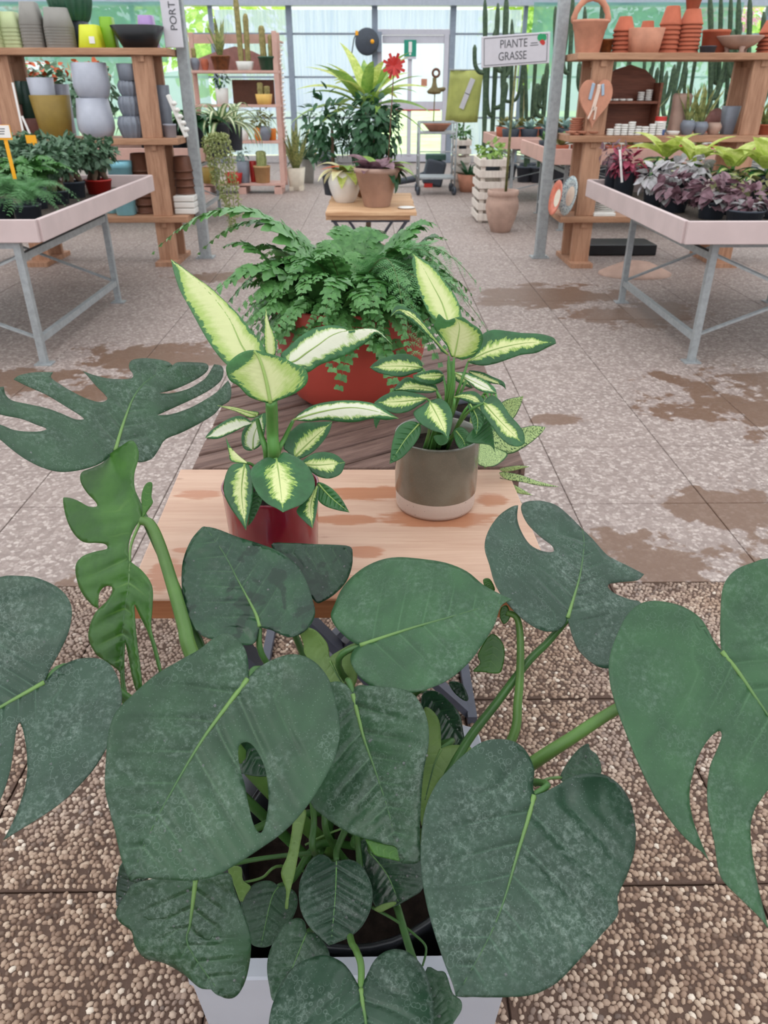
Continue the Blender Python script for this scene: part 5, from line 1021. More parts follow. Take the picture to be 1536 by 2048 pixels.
# ================================================================== SHOP: benches, shelves and their goods
def bench(label, x0, x1, y0, y1, z0, z1, lx, ly, m=M_PINK, low=True):
    """tray bench on a galvanised frame; x0/x1/y0/y1 tray edges, lx/ly leg positions"""
    cx_, cy_ = (x0 + x1) / 2, (y0 + y1) / 2; t_ = thing('plant_bench', label, 'bench', (cx_, cy_, 0)); t = 0.03
    for y in (y0, y1): bevel(MB().box((0, y - cy_, (z0 + z1) / 2), (x1 - x0, t, z1 - z0)).put('tray_side', m, t_), 0.004)
    for x in (x0, x1): bevel(MB().box((x - cx_, 0, (z0 + z1) / 2), (t, y1 - y0 - t, z1 - z0)).put('tray_side', m, t_), 0.004)
    MB().box((0, 0, z0 + 0.02), (x1 - x0 - 2 * t, y1 - y0 - 2 * t, 0.02)).put('tray_floor', M_GRAV, t_)
    zr = z0 - 0.09
    for y in ly:
        for x in lx: 
            MB().box((x - cx_, y - cy_, z0 / 2), (0.04, 0.04, z0)).put('leg', M_ZINC, t_); MB().box((x - cx_, y - cy_, 0.004), (0.10, 0.08, 0.008)).put('foot_plate', M_ZINC, t_)
        MB().bar((lx[0] - cx_, y - cy_, z0 - 0.08), (lx[1] - cx_, y - cy_, 0.16), 0.012, 0.03, up=(0, 1, 0)).put('brace', M_ZINC, t_); MB().bar((lx[1] - cx_, y + 0.016 - cy_, z0 - 0.08), (lx[0] - cx_, y + 0.016 - cy_, 0.16), 0.012, 0.03, up=(0, 1, 0)).put('brace', M_ZINC, t_)
        MB().box((sum(lx) / 2 - cx_, y - cy_, z0 - 0.02), (abs(lx[1] - lx[0]), 0.03, 0.035)).put('top_rail', M_ZINC, t_)
    for x in lx:
        for z in ((zr, 0.15) if low else (zr,)): MB().box((x - cx_, sum(ly) / 2 - cy_, z), (0.032, abs(ly[1] - ly[0]) - 0.04, 0.04)).put('side_rail', M_ZINC, t_)
        MB().bar((x - cx_, ly[0] - cy_ + .02, zr - 0.02), (x - cx_, ly[1] - cy_ - .02, 0.17), 0.012, 0.02).put('brace', M_ZINC, t_) if not low else None
    return t_
BZ = 0.76
bench('pink-grey tray bench with ferns and bonsai, on the left', -3.35, -1.85, 4.37, 6.82, 0.71, 0.83, (-3.2, -2.0), (4.41, 5.92))
bench('pink-grey tray bench with purple-leaved plants, on the right', 1.70, 3.25, 4.27, 6.42, 0.71, 0.83, (1.93, 3.1), (4.40, 5.87))
bench('pale bench behind the left steel post, under spider plants', -3.6, -1.95, 9.6, 11.4, 0.72, 0.86, (-3.4, -2.15), (9.8, 11.2), M_PINKW)
bench('pinkish succulent bench behind the right steel post', 1.95, 4.2, 9.1, 10.9, 0.72, 0.88, (2.2, 4.0), (9.3, 10.7), M_PINKW)
bench('far pinkish succulent bench behind the sign', 1.75, 4.4, 11.6, 13.2, 0.72, 0.87, (2.0, 4.2), (11.8, 13.0), M_PINKW)

def shelf_unit(label, X0, X1, Y0, Y1, zs, posts, low_ext=0.0):
    c = ((X0 + X1) / 2, (Y0 + Y1) / 2); t_ = thing('shelf_unit', label, 'shelf', (c[0], c[1], 0))
    for i, z in enumerate(zs): bevel(MB().box((0, 0, z - 0.026), (X1 - X0, Y1 - Y0 + (low_ext if i == 0 else 0), 0.052)).put('shelf_board', M_SHELF, t_), 0.005)
    for x in posts:
        zb = 0.0
        for z in zs:
            for y in (Y0 + 0.07, Y1 - 0.07): bevel(MB().box((x - c[0], y - c[1], (zb + z - 0.052) / 2), (0.17, 0.05, z - 0.052 - zb)).put('post', M_SHELFZ, t_), 0.004)
            MB().box((x - c[0], 0, z - 0.075), (0.05, Y1 - Y0 - 0.06, 0.045)).put('bearer', M_SHELFZ, t_)
            zb = z
        MB().box((x - c[0], 0, 0.02), (0.20, Y1 - Y0 + 0.16, 0.04)).put('foot', M_SHELFZ, t_)
    return t_
LS = (0.43, 1.075, 1.752); RS = (0.44, 1.10, 1.715)
shelf_unit('larch shelf unit of coloured pots on the left', -3.95, -1.72, 7.34, 7.80, LS, (-1.95, -3.16))
shelf_unit('larch shelf unit of terracotta on the right', 1.70, 4.05, 7.22, 7.72, RS, (1.93, 3.28))
z1, z2, z3 = LS
# ---- left shelf, top board
YT = 7.52
stack('square_pot', 'sage green square pot in the stack left of the grey stacks', 32, 42, 28, 24, YT, z3, 6, M_SAGE, 7, 'sage pots stacked upside down', frac=0.45)
stack('square_pot', 'sage green pot in the stack cut by the left edge', -8, 42, 30, -5, YT - 0.05, z3, 7, M_SAGE, 7, 'sage pots at the picture edge', frac=0.45)
stack('square_pot', 'grey square pot in the taller, narrower grey stack', 74, 44, 30, 4, YT, z3, 8, M_GREYP, 7, 'taller grey stack', frac=0.5, rz=0.1)
stack('square_pot', 'grey square pot in the wide grey stack by the yellow pot', 125, 58, 44, 16, YT, z3, 8, M_GREYP, 7, 'wider grey stack', frac=0.5, rz=0.35)
def ribbed(name, label, x, w, ytop, Y, z, m, mouth=0.75, ribs=16, group=None):
    X = XY(x, Y, z); r = w * MPP(X, Y, z + .1) / 2; h = ZAT(ytop, X, Y) - z
    o = MB().lathe(pot_round(r, h, mouth, 0.7), ribs * 4, wob=lambda a, j: 1 + 0.075 * math.cos(ribs * a)).put(name, m, smooth=True, loc=(X, Y, z)); return tag(o, label, 'pot', group)
o = pot('square_pot', 'dark anthracite pot under the ribbed green pot on the top shelf', 162, 40, 30, 43, 7.66, z3, M_DKPOT, 5, 'smooth', inv=False)
zz_ = ZAT(43, XY(160, 7.66, z3), 7.66); ribbed('ribbed_pot', 'big dark green ribbed pot at the top of the left shelf', 146, 82, -28, 7.66, zz_, M_DKGRN, 0.8, 18)
pot('square_pot', 'lime yellow square pot turned over, with a small white price label', 186, 46, 34, 50, 7.46, z3, M_YEL, 7, 'smooth', inv=True)
X = XY(188, 7.38, z3); tag(MB().box((X, 7.357, z3 + 0.055), (0.045, 0.002, 0.05)).put('price_label', M_CARD), 'tiny white price label on the lime yellow pot', 'label')
pot('square_pot', 'leaf green square pot turned over, beside the black bowl', 222, 30, 24, 34, 7.58, z3, M_LGRN, 7, 'smooth', inv=True)
pot('bowl', 'wide black bowl at the right end of the left top shelf', 281, 101, 62, 52, 7.52, z3, M_BLACK, 3, 'smooth', cat='bowl', n=40)
pot('square_pot', 'violet pot turned over behind the black bowl', 300, 38, 28, 31, 7.70, z3, M_PUR, 6, 'smooth', inv=True)
# ---- left shelf, middle board
pot('pot', 'dark green cylinder pot standing on the pink pot at the far left', 25, 48, 44, 162, 7.58, z2 + 0.26, M_TEALD, 2, 'smooth')
pot('pot', 'second dark green cylinder pot, behind the mustard pot', 62, 42, 40, 162, 7.70, z2 + 0.14, M_TEALD, 2, 'smooth'); pot('pot', 'low pink clay pot holding up the second dark green cylinder', 68, 50, 44, 236, 7.70, z2, M_PINKC, 2, 'smooth')
pot('pot', 'pink clay pot with pale mottling on the left middle shelf', 28, 56, 46, 208, 7.58, z2, M_PINKC, 2, 'smooth')
pot('pot', 'tall mustard brown pot on the left middle shelf', 115, 76, 58, 190, 7.48, z2, M_MUST, 2, 'smooth', n=40)
pot('pot', 'pale grey pot set into the mustard pot', 95, 50, 44, 155, 7.48, z2 + 0.16, M_LILAC, 2, 'smooth')
X, rt, rb, h = px_pot(197, 72, 58, 196, 7.46, z2)
o = MB().lathe([(rb * .8, 0), (rb, h * .05), (rt * .98, h * .22), (rt, h * .4), (rt * .84, h), (rt * .8, h), (rt * .8, h * .5)], 40).put('pot', M_LILAC, smooth=True, loc=(X, 7.46, z2)); tag(o, 'lower of two nested pale lilac grey pots', 'pot', 'pale lilac grey pots')
X2, rt2, rb2, h2 = px_pot(188, 72, 62, 125, 7.46, z2 + h); o = MB().lathe([(rb2 * .86, 0), (rb2, h2 * .08), (rt2, h2 * .35), (rt2 * .94, h2 * 0.98), (rt2 * .9, h2), (rt2 * .86, h2 * .96), (rt2 * .84, h2 * .4)], 40).put('pot', M_LILAC, smooth=True, loc=(X2, 7.46, z2 + h)); tag(o, 'upper of two nested pale lilac grey pots', 'pot', 'pale lilac grey pots')
pot('pot', 'small grey pot half hidden behind the lilac grey pair', 140, 30, 26, 168, 7.70, z2, M_LILAC, 2, 'smooth')
zc = z2
for k, (yt, w, lab) in enumerate(((232, 50, 'bottom'), (192, 44, 'middle'), (161, 42, 'topmost'))):
    ribbed('ribbed_pot', 'slate grey ribbed pot, ' + lab + ' of its column on the left shelf', 266 - k * 3, w, yt, 7.47, zc, M_SLATE, 0.8, 14, 'slate ribbed pots'); zc = ZAT(yt, XY(266 - k * 3, 7.47, zc), 7.47)
pot('pot', 'plain slate grey pot crowning the ribbed column', 258, 42, 38, 127, 7.47, zc, M_SLATE, 2, 'smooth')
pot('pot', 'small pale grey pot at the right end of the left middle shelf', 342, 26, 22, 248, 7.50, z2, M_LILAC, 2, 'rim'); pot('pot', 'dark grey pot behind the small pale grey pot', 335, 30, 26, 170, 7.68, z2, M_SLATE, 2, 'smooth')
pq = thing('plaster_plaque', 'white carved plaster plaque leaning at the right end of the left shelf', 'plaque', (XY(360, 7.42, z2), 7.42, z2)); 
bevel(MB().box((0, 0, 0.17), (0.035, 0.05, 0.35), ry=R(-20)).put('slab', M_WHT, pq), 0.008)
for k in range(5): MB().lathe([(0.0, 0), (0.022, 0.008), (0.026, 0.02), (0.016, 0.036), (0, 0.04)], 10, c=(0.03 - 0.02 * k + 0.04, -0.02, 0.05 + 0.05 * k)).put('carved_leaf', M_WHT, pq, smooth=True)
# ---- left shelf, low board
pot('pot', 'tall aqua blue pot on the left low shelf', 254, 46, 36, 322, 7.48, z1, M_AQUA, 3, 'rim'); pot('pot', 'teal pot behind the aqua blue pot', 228, 40, 34, 372, 7.62, z1, M_AQUA, 2, 'smooth')
stack('pot', 'brown pot in the brown stack left of the shelf post', 296, 46, 36, 306, 7.60, z1, 6, M_BRN, 2, 'brown pots stacked upside down', frac=0.3); stack('pot', 'brown pot in the brown stack right of the shelf post', 372, 40, 32, 312, 7.66, z1 + 0.16, 4, M_BRN, 2, 'brown pots right of the post', frac=0.4)
for k in range(3): tag(bevel(MB().box((XY(376, 7.6, z1), 7.6, z1 + 0.027 + 0.054 * k), (0.19, 0.24, 0.05)).put('tray', M_WHT), 0.008), 'white plastic tray in the pile of three on the left low shelf', 'tray', 'white trays on the left low shelf')
# ---- sign with vertical lettering on the left post
sg = thing('hanging_sign', 'tall white sign with vertical grey lettering PORT, on the left post', 'sign', (XY(341, 7.55, 2.0), 7.56, 1.76)); 
bevel(MB().box((0, 0, 0.42), (0.155, 0.02, 0.84)).put('sign_board', M_SIGN, sg), 0.006); text_mesh('lettering', 'PORT', 0.082, M_INK, sg, (0.02, -0.0125, ZAT(32, -1.8, 7.55) - 1.76), (PI / 2, -PI / 2, 0), sx=1.0)
MB().box((0.085, 0.05, 0.5), (0.02, 0.08, 0.04)).put('bracket', M_ZINC, sg)

# ---- left bench plants
def ginseng(label, x, wpot, ytop, Y, m, crown, seed):
    t_, r, h = plant_pot('bonsai_ficus', label, x, wpot, wpot * 0.8, ytop, Y, BZ - 0.02, m, group='bonsai ficus on the left bench', cat='bonsai')
    for k in range(4): a = k * 1.7 + seed; MB().tube([(0.75 * r * math.cos(a), 0.75 * r * math.sin(a), h * .82), (0.4 * r * math.cos(a), 0.4 * r * math.sin(a), h + 0.04), (0.012 * k - .02, 0.0, h + 0.10)], [0.014, 0.026, 0.02], 8).put('root', M_BARK, t_, smooth=True)
    MB().tube([(0, 0, h + 0.06), (0.01, 0, h + 0.12), (0, 0.01, h + 0.17)], [0.03, 0.022, 0.012], 8).put('trunk', M_BARK, t_, smooth=True)
    bush(t_, 'crown', G_FIC, (0, 0, h + 0.185), (crown * 0.98, crown * 0.98, crown * 0.58), 380, 0.066, 0.04, seed); return t_
ginseng('bonsai ficus with pale roots in the red pot on the left bench', 200, 54, 358, 6.35, M_RED, 0.17, 3)
for k, (x, yt, Y) in enumerate(((150, 362, 6.1), (118, 380, 5.75), (85, 350, 6.45), (60, 365, 6.1), (22, 352, 6.4))):
    ginseng('bonsai ficus in an anthracite pot on the left bench, ' + ('next to the red pot', 'second from the red pot', 'behind the orange tag', 'behind the feathery fern', 'at the left picture edge')[k], x, 50, yt, Y, M_DKPOT, 0.17, k + 5)
ffb, ffA = frond_mesh(0.34, 0.24, 0.0, 0.075, 24, 'B', 77); ffb.materials.append(M_FERNB); ffs = stem_of(ffA); ffs.materials.append(M_RACH)
ffc, ffA2 = frond_mesh(0.30, 0.26, 0.10, 0.07, 18, 'A', 78); ffc.materials.append(M_FERN)
for k, (x, yt, Y, lab) in enumerate(((60, 408, 4.95, 'nearest the bench corner'), (5, 400, 5.0, 'cut by the left picture edge'), (72, 375, 5.5, 'behind the corner fern'))):
    t_, r, h = plant_pot('feathery_fern', 'feathery fern in a dark pot on the left bench, ' + lab, x, 56, 46, yt, Y, BZ - 0.02, M_DKPOT, group='ferns on the left bench')
    for i in range(34): add('frond', ffb if k < 2 else ffc, None, t_, loc=(0, 0, h * .9), rot=(rr.uniform(-.4, .4), rr.uniform(-.25, .1), i * 2.4 + k), scale=rr.uniform(0.65, 1.1))
def tagstick(label, x, ytop, ybot, Y, z, w, m_card, lean):
    X = XY(x, Y, z); t_ = thing('plant_tag', label, 'tag', (XY(lean, Y, z), Y, z)); p0 = PY(lean, ybot, Y) - np.array(t_.location); p1 = PY(x, ytop, Y) - np.array(t_.location)
    MB().bar(p0, p1, 0.022, 0.004, up=(0, 1, 0)).put('stake', M_ORTAG, t_); mw = w * MPP(X, Y, z); MB().box((p1[0] - mw * .1, p1[1] - .004, p1[2] + mw * 0.25), (mw, 0.004, mw * 0.72)).put('card', M_ORTAG, t_); 
    if m_card: MB().box((p1[0] - mw * .1, p1[1] - 0.008, p1[2] + mw * 0.29), (mw * 0.94, 0.003, mw * 0.6)).put('card_face', M_CARD, t_)
    if m_card:
        for j in range(3): MB().box((p1[0] - mw * .12, p1[1] - 0.010, p1[2] + mw * (0.42 - 0.12 * j)), (mw * (0.5 - .08 * j), 0.001, mw * 0.045)).put('print_line', M_INK, t_)
tagstick('orange stake with white price card on the left bench', 10, 275, 358, 5.0, 0.95, 36, True, 30); tagstick('small orange tag tilted among the bonsai on the left bench', 66, 284, 300, 5.9, 0.95, 20, False, 66)

for x0_, y0_, x1_, y1_, lb in ((25, 165, 48, 272, 'longer'), (44, 232, 60, 268, 'shorter')):
    a_ = PY(x0_, y0_, 7.28); c_ = PY(x1_, y1_, 7.28); tag(MB().bar(c_, a_, .018, .004, up=(0, 1, 0)).put('plastic_stake', M_CARD), lb + ' white plastic stake leaning on the left middle shelf', 'stake')
# ---- right bench plants
def coleus(label, x, wpot, ytop, Y, m, sh, seed, L=0.09, W=0.06, n=26, group='foliage plants on the right bench'):
    t_, r, h = plant_pot('begonia', label, x, wpot, wpot * 0.82, ytop, Y, BZ - 0.02, M_DKPOT, group=group)
    me_ = leafm(('col', m.name, L), L, W, 1.5, 0.15, 'heart', 6, m, 0.04); rosette(t_, me_, n // 2 + 4, h, (0.0, 1.35), (0.7, 1.15), 0.03, seed, seed); m2_ = {G_SILV: G_PURP, G_PURP: G_SILV, G_OLIV: G_PURP, G_CRIM: G_CRIM}[m]; rosette(t_, leafm(('col', m2_.name, L), L, W, 1.5, 0.15, 'heart', 6, m2_, 0.04), n // 2 + 4, h + .01, (-0.1, 1.3), (0.7, 1.15), 0.03, seed + 1.2, seed + 50)
    MB().tube([(0, 0, h * .8), (0, 0, h + .03)], 0.012, 6).put('stem', M_DSTEM, t_, smooth=True); bush(t_, 'inner_foliage', m, (0, 0, h + 0.05), (0.12, 0.12, 0.075), 60, L * .8, W * .8, seed, 'ovate'); return t_
coleus('crimson-leaved begonia at the far corner of the right bench', 1245, 44, 340, 6.1, G_CRIM, 0, 1, 0.10, 0.05, 30)
coleus('small dark begonia behind the crimson one on the right bench', 1222, 36, 322, 6.3, G_PURP, 0, 2, 0.07, 0.045, 20)
for k, (x, yt, Y, lab) in enumerate(((1310, 372, 5.6, 'next to the crimson plant'), (1345, 390, 5.3, 'in the middle of the row'), (1372, 352, 5.75, 'in the back row beside the dieffenbachia'), (1420, 402, 5.0, 'overhanging the tray side'))):
    coleus('silvery purple begonia on the right bench, ' + lab, x, 56, yt, Y, G_SILV if k % 2 == 0 else G_PURP, 0, k + 3, 0.105, 0.075, 30)
coleus('olive and plum begonia in a slate pot at the right bench front', 1485, 76, 418, 4.72, G_PURP, 0, 9, 0.085, 0.055, 34)
coleus('olive begonia in the second row of the right bench', 1455, 60, 385, 5.2, G_OLIV, 0, 12, 0.085, 0.055, 30); coleus('dark begonia cut by the right picture edge', 1545, 60, 390, 5.0, G_OLIV, 0, 13, 0.09, 0.06, 28)
for k, (x, yt, Y, lab) in enumerate(((1375, 336, 6.0, 'left of three'), (1450, 345, 5.75, 'middle of three'), (1520, 350, 5.6, 'right of three, at the picture edge'), (1320, 325, 6.25, 'small, at the back of the bench'))):
    t_, r, h = plant_pot('dieffenbachia', 'lime yellow dieffenbachia on the right bench, ' + lab, x, 54, 44, yt, Y, BZ - 0.02, M_DKPOT, group='dieffenbachias on the right bench')
    rosette(t_, leafm('dlime', 0.30, 0.15, 1.0, 0.2, 'lance', 8, G_LIMEY), 7, h + .04, (0.75, 1.3), (0.75, 1.1), 0.02, k, k + 4); rosette(t_, leafm('dgreen', 0.22, 0.085, 1.3, 0.2, 'lance', 8, M_DB), 9, h, (0.2, 0.8), (0.7, 1.1), 0.02, k + 1, k + 9)
    MB().tube([(0, 0, h * .8), (0.01, 0, h + .12)], [0.016, 0.01], 8).put('stem', M_DSTEM, t_, smooth=True)
t_ = thing('white_tag', 'thin white plant stake leaning over the crimson begonia', 'tag', (XY(1246, 6.0, .9), 6.0, 0.85)); MB().bar((0, 0, 0), (-0.05, 0, 0.22), 0.016, 0.003, up=(0, 1, 0)).put('stake', M_CARD, t_)
# low things under the right bench
tag(MB().lathe([(0.0, .11), (0.10, 0.10), (0.22, 0.03), (0.25, 0.01), (0.25, 0)], 28, sx=1.3).put('clay_dish', M_CLAYG, smooth=True, loc=(2.35, 6.9, 0)), 'upturned clay dish on the floor under the right bench', 'dish')
tag(bevel(MB().box((0, 0, 0.05), (0.75, 0.4, 0.1)).put('black_tray', M_BLACK, loc=(2.45, 7.95, 0)), 0.01), 'flat black plastic tray on the floor behind the right shelf', 'tray')

# ---- right shelf, top board
y1_, y2_, y3_ = RS
X, rt, rb, h = px_pot(1174, 72, 46, 42, 7.44, y3_)
hb_ = h
bk = thing('terracotta_basket', 'terracotta basket pot with arched handle on the right top shelf', 'basket', (X, 7.44, y3_)); h = hb_
MB().lathe([(rb, 0), (rb * 1.02, .006), (rt * .86, h * .72), (rt * .9, h * .74), (rt * .96, h - .02), (rt * 1.04, h - .01), (rt * 1.03, h + .006), (rt * .93, h), (rt * .85, h * .7), (rb * .8, 0.03), (.001, .03)], 32).put('basket_body', M_TERRAL, bk, smooth=True)
MB().tube([(-rt * .95 * math.cos(a), 0, h - .01 + 0.17 * math.sin(a)) for a in np.linspace(0, PI, 17)], [0.022 + 0.004 * (i % 2) for i in range(17)], 10).put('handle', M_TERRAL, bk, smooth=True)
pot('pot', 'small dark red pot beside the basket', 1210, 26, 22, 78, 7.50, y3_, M_RUST, 2, 'rim')
TS = 'terracotta pots stacked upside down'
stack('terracotta_pot', 'terracotta pot in the stack left of the square planter', 1242, 42, 24, 33, 7.50, y3_, 6, M_TERRA, 2, TS + ' left', frac=0.4)
pot('square_planter', 'pale clay square planter with scalloped rim on the right top shelf', 1284, 66, 54, 57, 7.40, y3_, M_TERRAL, 6, 'smooth')
stack('terracotta_pot', 'small terracotta pot stacked behind the square planter', 1287, 30, 22, 42, 7.62, y3_, 4, M_TERRA, 2, TS + ' behind the planter'); stack('terracotta_pot', 'terracotta pot in the stack right of the square planter', 1332, 42, 26, 12, 7.48, y3_, 7, M_TERRA, 2, TS + ' middle', frac=0.4)
stack('terracotta_pot', 'terracotta pot in the tallest stack', 1372, 46, 28, 18, 7.48, y3_, 8, M_TERRA, 2, TS + ' tallest', frac=0.35); pot('terracotta_pot', 'upright terracotta pot on top of the tallest stack', 1385, 34, 24, -8, 7.48, ZAT(18, XY(1372, 7.48, y3_), 7.48), M_TERRA)
pot('terracotta_pot', 'wide terracotta pot behind the small grey dish', 1425, 54, 46, 60, 7.55, y3_ + 0.0, M_TERRA, 2, 'rim'); pot('dish', 'small dark grey dish on the right top shelf', 1414, 34, 28, 92, 7.34, y3_, M_DKPOT, 2, 'rim', cat='dish')
cb = thing('footed_bowl', 'shallow weathered clay bowl on little feet, right top shelf', 'bowl', (XY(1474, 7.4, y3_), 7.4, y3_)); MB().lathe([(0.001, .03), (0.06, .03), (0.13, .06), (0.185, .115), (0.19, .125), (0.18, .125), (0.12, .07), (0.05, .042), (0.001, .04)], 32).put('bowl_body', M_CLAYG, cb, smooth=True)
for k in range(3): MB().lathe([(0.028, 0), (0.018, .02), (0.03, .05)], 10, c=(0.085 * math.cos(k * 2.09 + .5), 0.085 * math.sin(k * 2.09 + .5), 0), close=True).put('foot', M_CLAYG, cb, smooth=True)
stack('terracotta_pot', 'terracotta pot in the stack at the right picture edge', 1535, 48, 30, 40, 7.45, y3_, 6, M_TERRA, 2, TS + ' right')
# ---- right shelf, middle board
ht = thing('heart_plaque', 'heart-shaped clay plaque with a pale angel relief, on the right shelf post', 'plaque', (XY(1192, 7.2, 1.4), 7.225, ZAT(200, 1.9, 7.2)))
hp = [(16 * math.sin(a) ** 3 / 32, (13 * math.cos(a) - 5 * math.cos(2 * a) - 2 * math.cos(3 * a) - math.cos(4 * a)) / 30) for a in np.linspace(0, 2 * PI, 49)[:-1]]
def heart(s_, y0_, y1_, name, m):
    mb = MB().prism([(x * s_, z * s_) for x, z in hp][::-1], y0_, y1_); mb.v = [(x, z, y) for x, y, z in mb.v]; mb.f = [f[::-1] for f in mb.f]; return mb.put(name, m, ht)
ht.scale = (0.92, 1, 1.25)
heart(0.30, -0.012, 0.012, 'heart_back', M_TERRAL); bevel(heart(0.30, -0.024, -0.012, 'heart_face', M_TERRAL), 0.008)
M_RELIEF = plain('pale_relief', srgb(222, 196, 180), 0.7, var=.05); M_WING = plain('blue_wing', srgb(158, 178, 196), 0.7, var=.05)
for nm, q, sz, an, m in (('angel_body', (0.0, -.03, 0.0), (0.035, 0.014, 0.13), 0.25, M_RELIEF), ('angel_head', (0.015, -.03, 0.075), (0.035, .014, .035), 0, M_RELIEF), ('angel_wing', (-.045, -.028, 0.05), (.03, .01, .10), .2, M_WING), ('angel_wing', (.055, -.028, .06), (.026, .01, .07), -.2, M_WING), ('angel_leg', (-.03, -.03, -.075), (.018, .014, .09), .5, M_RELIEF), ('angel_leg', (.01, -.03, -.08), (.018, .014, .08), .1, M_RELIEF)):
    bevel(MB().box(q, sz, ry=an).put(nm, m, ht), 0.006, 2)
dk = thing('display_stand', 'brown wooden stand with arched top and two ledges, right middle shelf', 'stand', (XY(1252, 7.5, y2_), 7.52, y2_)); M_BRNW = wood('brown_wood', srgb(104, 60, 46), srgb(140, 86, 66), 'X', .6)
bw2 = 0.24; mb = MB().prism([(-bw2, 0), (bw2, 0), (bw2, .42), (0.14, .50), (0, .54), (-.14, .50), (-bw2, .42)], 0.12, 0.14); mb.v = [(x, z, y) for x, y, z in mb.v]; mb.put('back_panel', M_BRNW, dk)
for z in (0.0, 0.24): MB().box((0, 0.03, z + 0.01), (0.48, 0.18, 0.02)).put('ledge', M_BRNW, dk)
for s_ in (-1, 1): MB().box((s_ * bw2, 0.03, 0.2), (0.02, 0.2, 0.4)).put('side_panel', M_BRNW, dk)
chip = MB().lathe([(0.022, 0), (0.030, 0.003), (0.030, 0.014), (0.022, 0.017)], 10, close=True).me('plaster_disc', True); chip.materials.append(M_WHT)
cl = np.array(dk.location)
for k in range(120):
    i = k % 8
    if k < 56: q = (cl[0] - 0.214 + 0.061 * i, 7.265, y2_ + 0.001 + 0.0175 * (k // 8)); skip = k // 8 > (i * 5) % 4 + 2
    elif k < 104: q = (cl[0] - 0.19 + 0.061 * i, 7.33, y2_ + 0.001 + 0.0175 * ((k - 56) // 8)); skip = (k - 56) // 8 > (i * 3) % 5 + 1
    elif k < 111: q = (cl[0] - 0.20 + 0.061 * (k - 104), 7.49, y2_ + 0.262); skip = k > 107
    else: q = (cl[0] + 0.10 + 0.07 * (k % 2), 7.55, y2_ + 0.262 + 0.0175 * ((k - 111) // 2)); skip = False
    if not skip: tag(add('plaster_disc', chip, None, loc=q, rot=(0, 0, k)), 'small white plaster disc piled by the brown wooden stand', 'disc', 'plaster discs by the brown stand')
sau = MB().lathe([(0.045, 0), (0.06, 0.012), (0.062, 0.016), (0.056, 0.016), (0.042, 0.004), (.001, .004)], 20).me('saucer', True); sau.materials.append(M_TERRAL)
for k in range(8): tag(add('saucer', sau, None, loc=(XY(1152, 7.4, y2_) + .006 * math.sin(k * 3), 7.42, y2_ + 0.0165 * k)), 'pale clay saucer in the pile left of the heart post', 'saucer', 'saucers piled on the right middle shelf')
for k in range(5): tag(add('saucer', sau, None, loc=(XY(1140 + k * 11, 7.3, y2_), 7.28 + 0.03 * (k % 2), y2_ + (0.0 if k % 2 else 0.017)), scale=(.8, .8, 1)), 'flat clay saucer spread at the left end of the right middle shelf', 'saucer', 'saucers spread on the right middle shelf')
tn = thing('tin_can', 'tin can with red, white and blue bands on the right middle shelf', 'can', (XY(1317, 7.32, y2_), 7.32, y2_)); M_BLU = plain('blue_paint', srgb(70, 92, 140), .4)
for za, zb_, m, nm in ((0, .045, M_BLU, 'blue_band'), (.045, .11, M_WHT, 'white_band'), (.11, .145, M_RED, 'red_band')): MB().lathe([(0.048, za), (0.048, zb_)], 24, close=True).put(nm, m, tn)
st_ = thing('clay_stump', 'hollow clay tree stump with an arched opening, right middle shelf', 'ornament', (XY(1352, 7.5, y2_), 7.5, y2_)); MB().lathe([(0.085, 0), (0.08, .05), (0.075, .2), (0.085, .3), (0.07, .32), (0.05, .3), (0.05, .1)], 20, wob=lambda a, j: 1 + .06 * math.sin(5 * a + j)).put('stump', M_CLAYG, st_, smooth=True)
for k, (x, yt, Y, m, lab) in enumerate(((1372, 240, 7.36, M_SLATE, 'left'), (1398, 243, 7.36, M_SLATE, 'right'))):
    t_, r, h = plant_pot('snake_plant', 'small snake plant in a round pot, ' + lab + ' of two on right shelf', x, 30, 26, yt, Y, y2_, m, style='round', group='snake plants on the right shelf'); rosette(t_, leafm('snk', 0.30, 0.035, 0.15, 0.3, 'strap', 6, G_SNAKE), 7, h * .85, (1.1, 1.5), (.6, 1.1), 0.015, k, k)
pot('pot', 'mottled pale round pot beside the snake plants', 1425, 30, 26, 245, 7.4, y2_, M_CLAYG, 2, 'round'); pot('pot', 'tall grey tapered pot left of the right-hand shelf post', 1452, 32, 22, 212, 7.45, y2_, M_SLATE, 4, 'smooth')
tag(MB().lathe([(0.001, 0), (0.06, 0.004), (0.1, 0.03), (0.095, 0.032), (0.055, 0.01), (.001, .008)], 24).put('clay_plate', M_PINKC, smooth=True, loc=(XY(1425, 7.6, y2_), 7.6, y2_ + 0.10), rot=(R(-70), 0, R(20))), 'pinkish clay plate leaning behind the snake plants', 'plate')
t_, r, h = plant_pot('potted_succulent', 'spiky plant in a terracotta pot at the right end of the middle shelf', 1525, 46, 36, 248, 7.4, y2_, M_TERRA); rosette(t_, leafm('snk', 0.3, .035), 12, h * .85, (0.6, 1.4), (.6, .9), .02, 3, 3)
pot('dish', 'small white dish on the right middle shelf below the stump', 1345, 26, 20, 262, 7.3, y2_, M_WHT, 2, 'smooth', cat='dish')
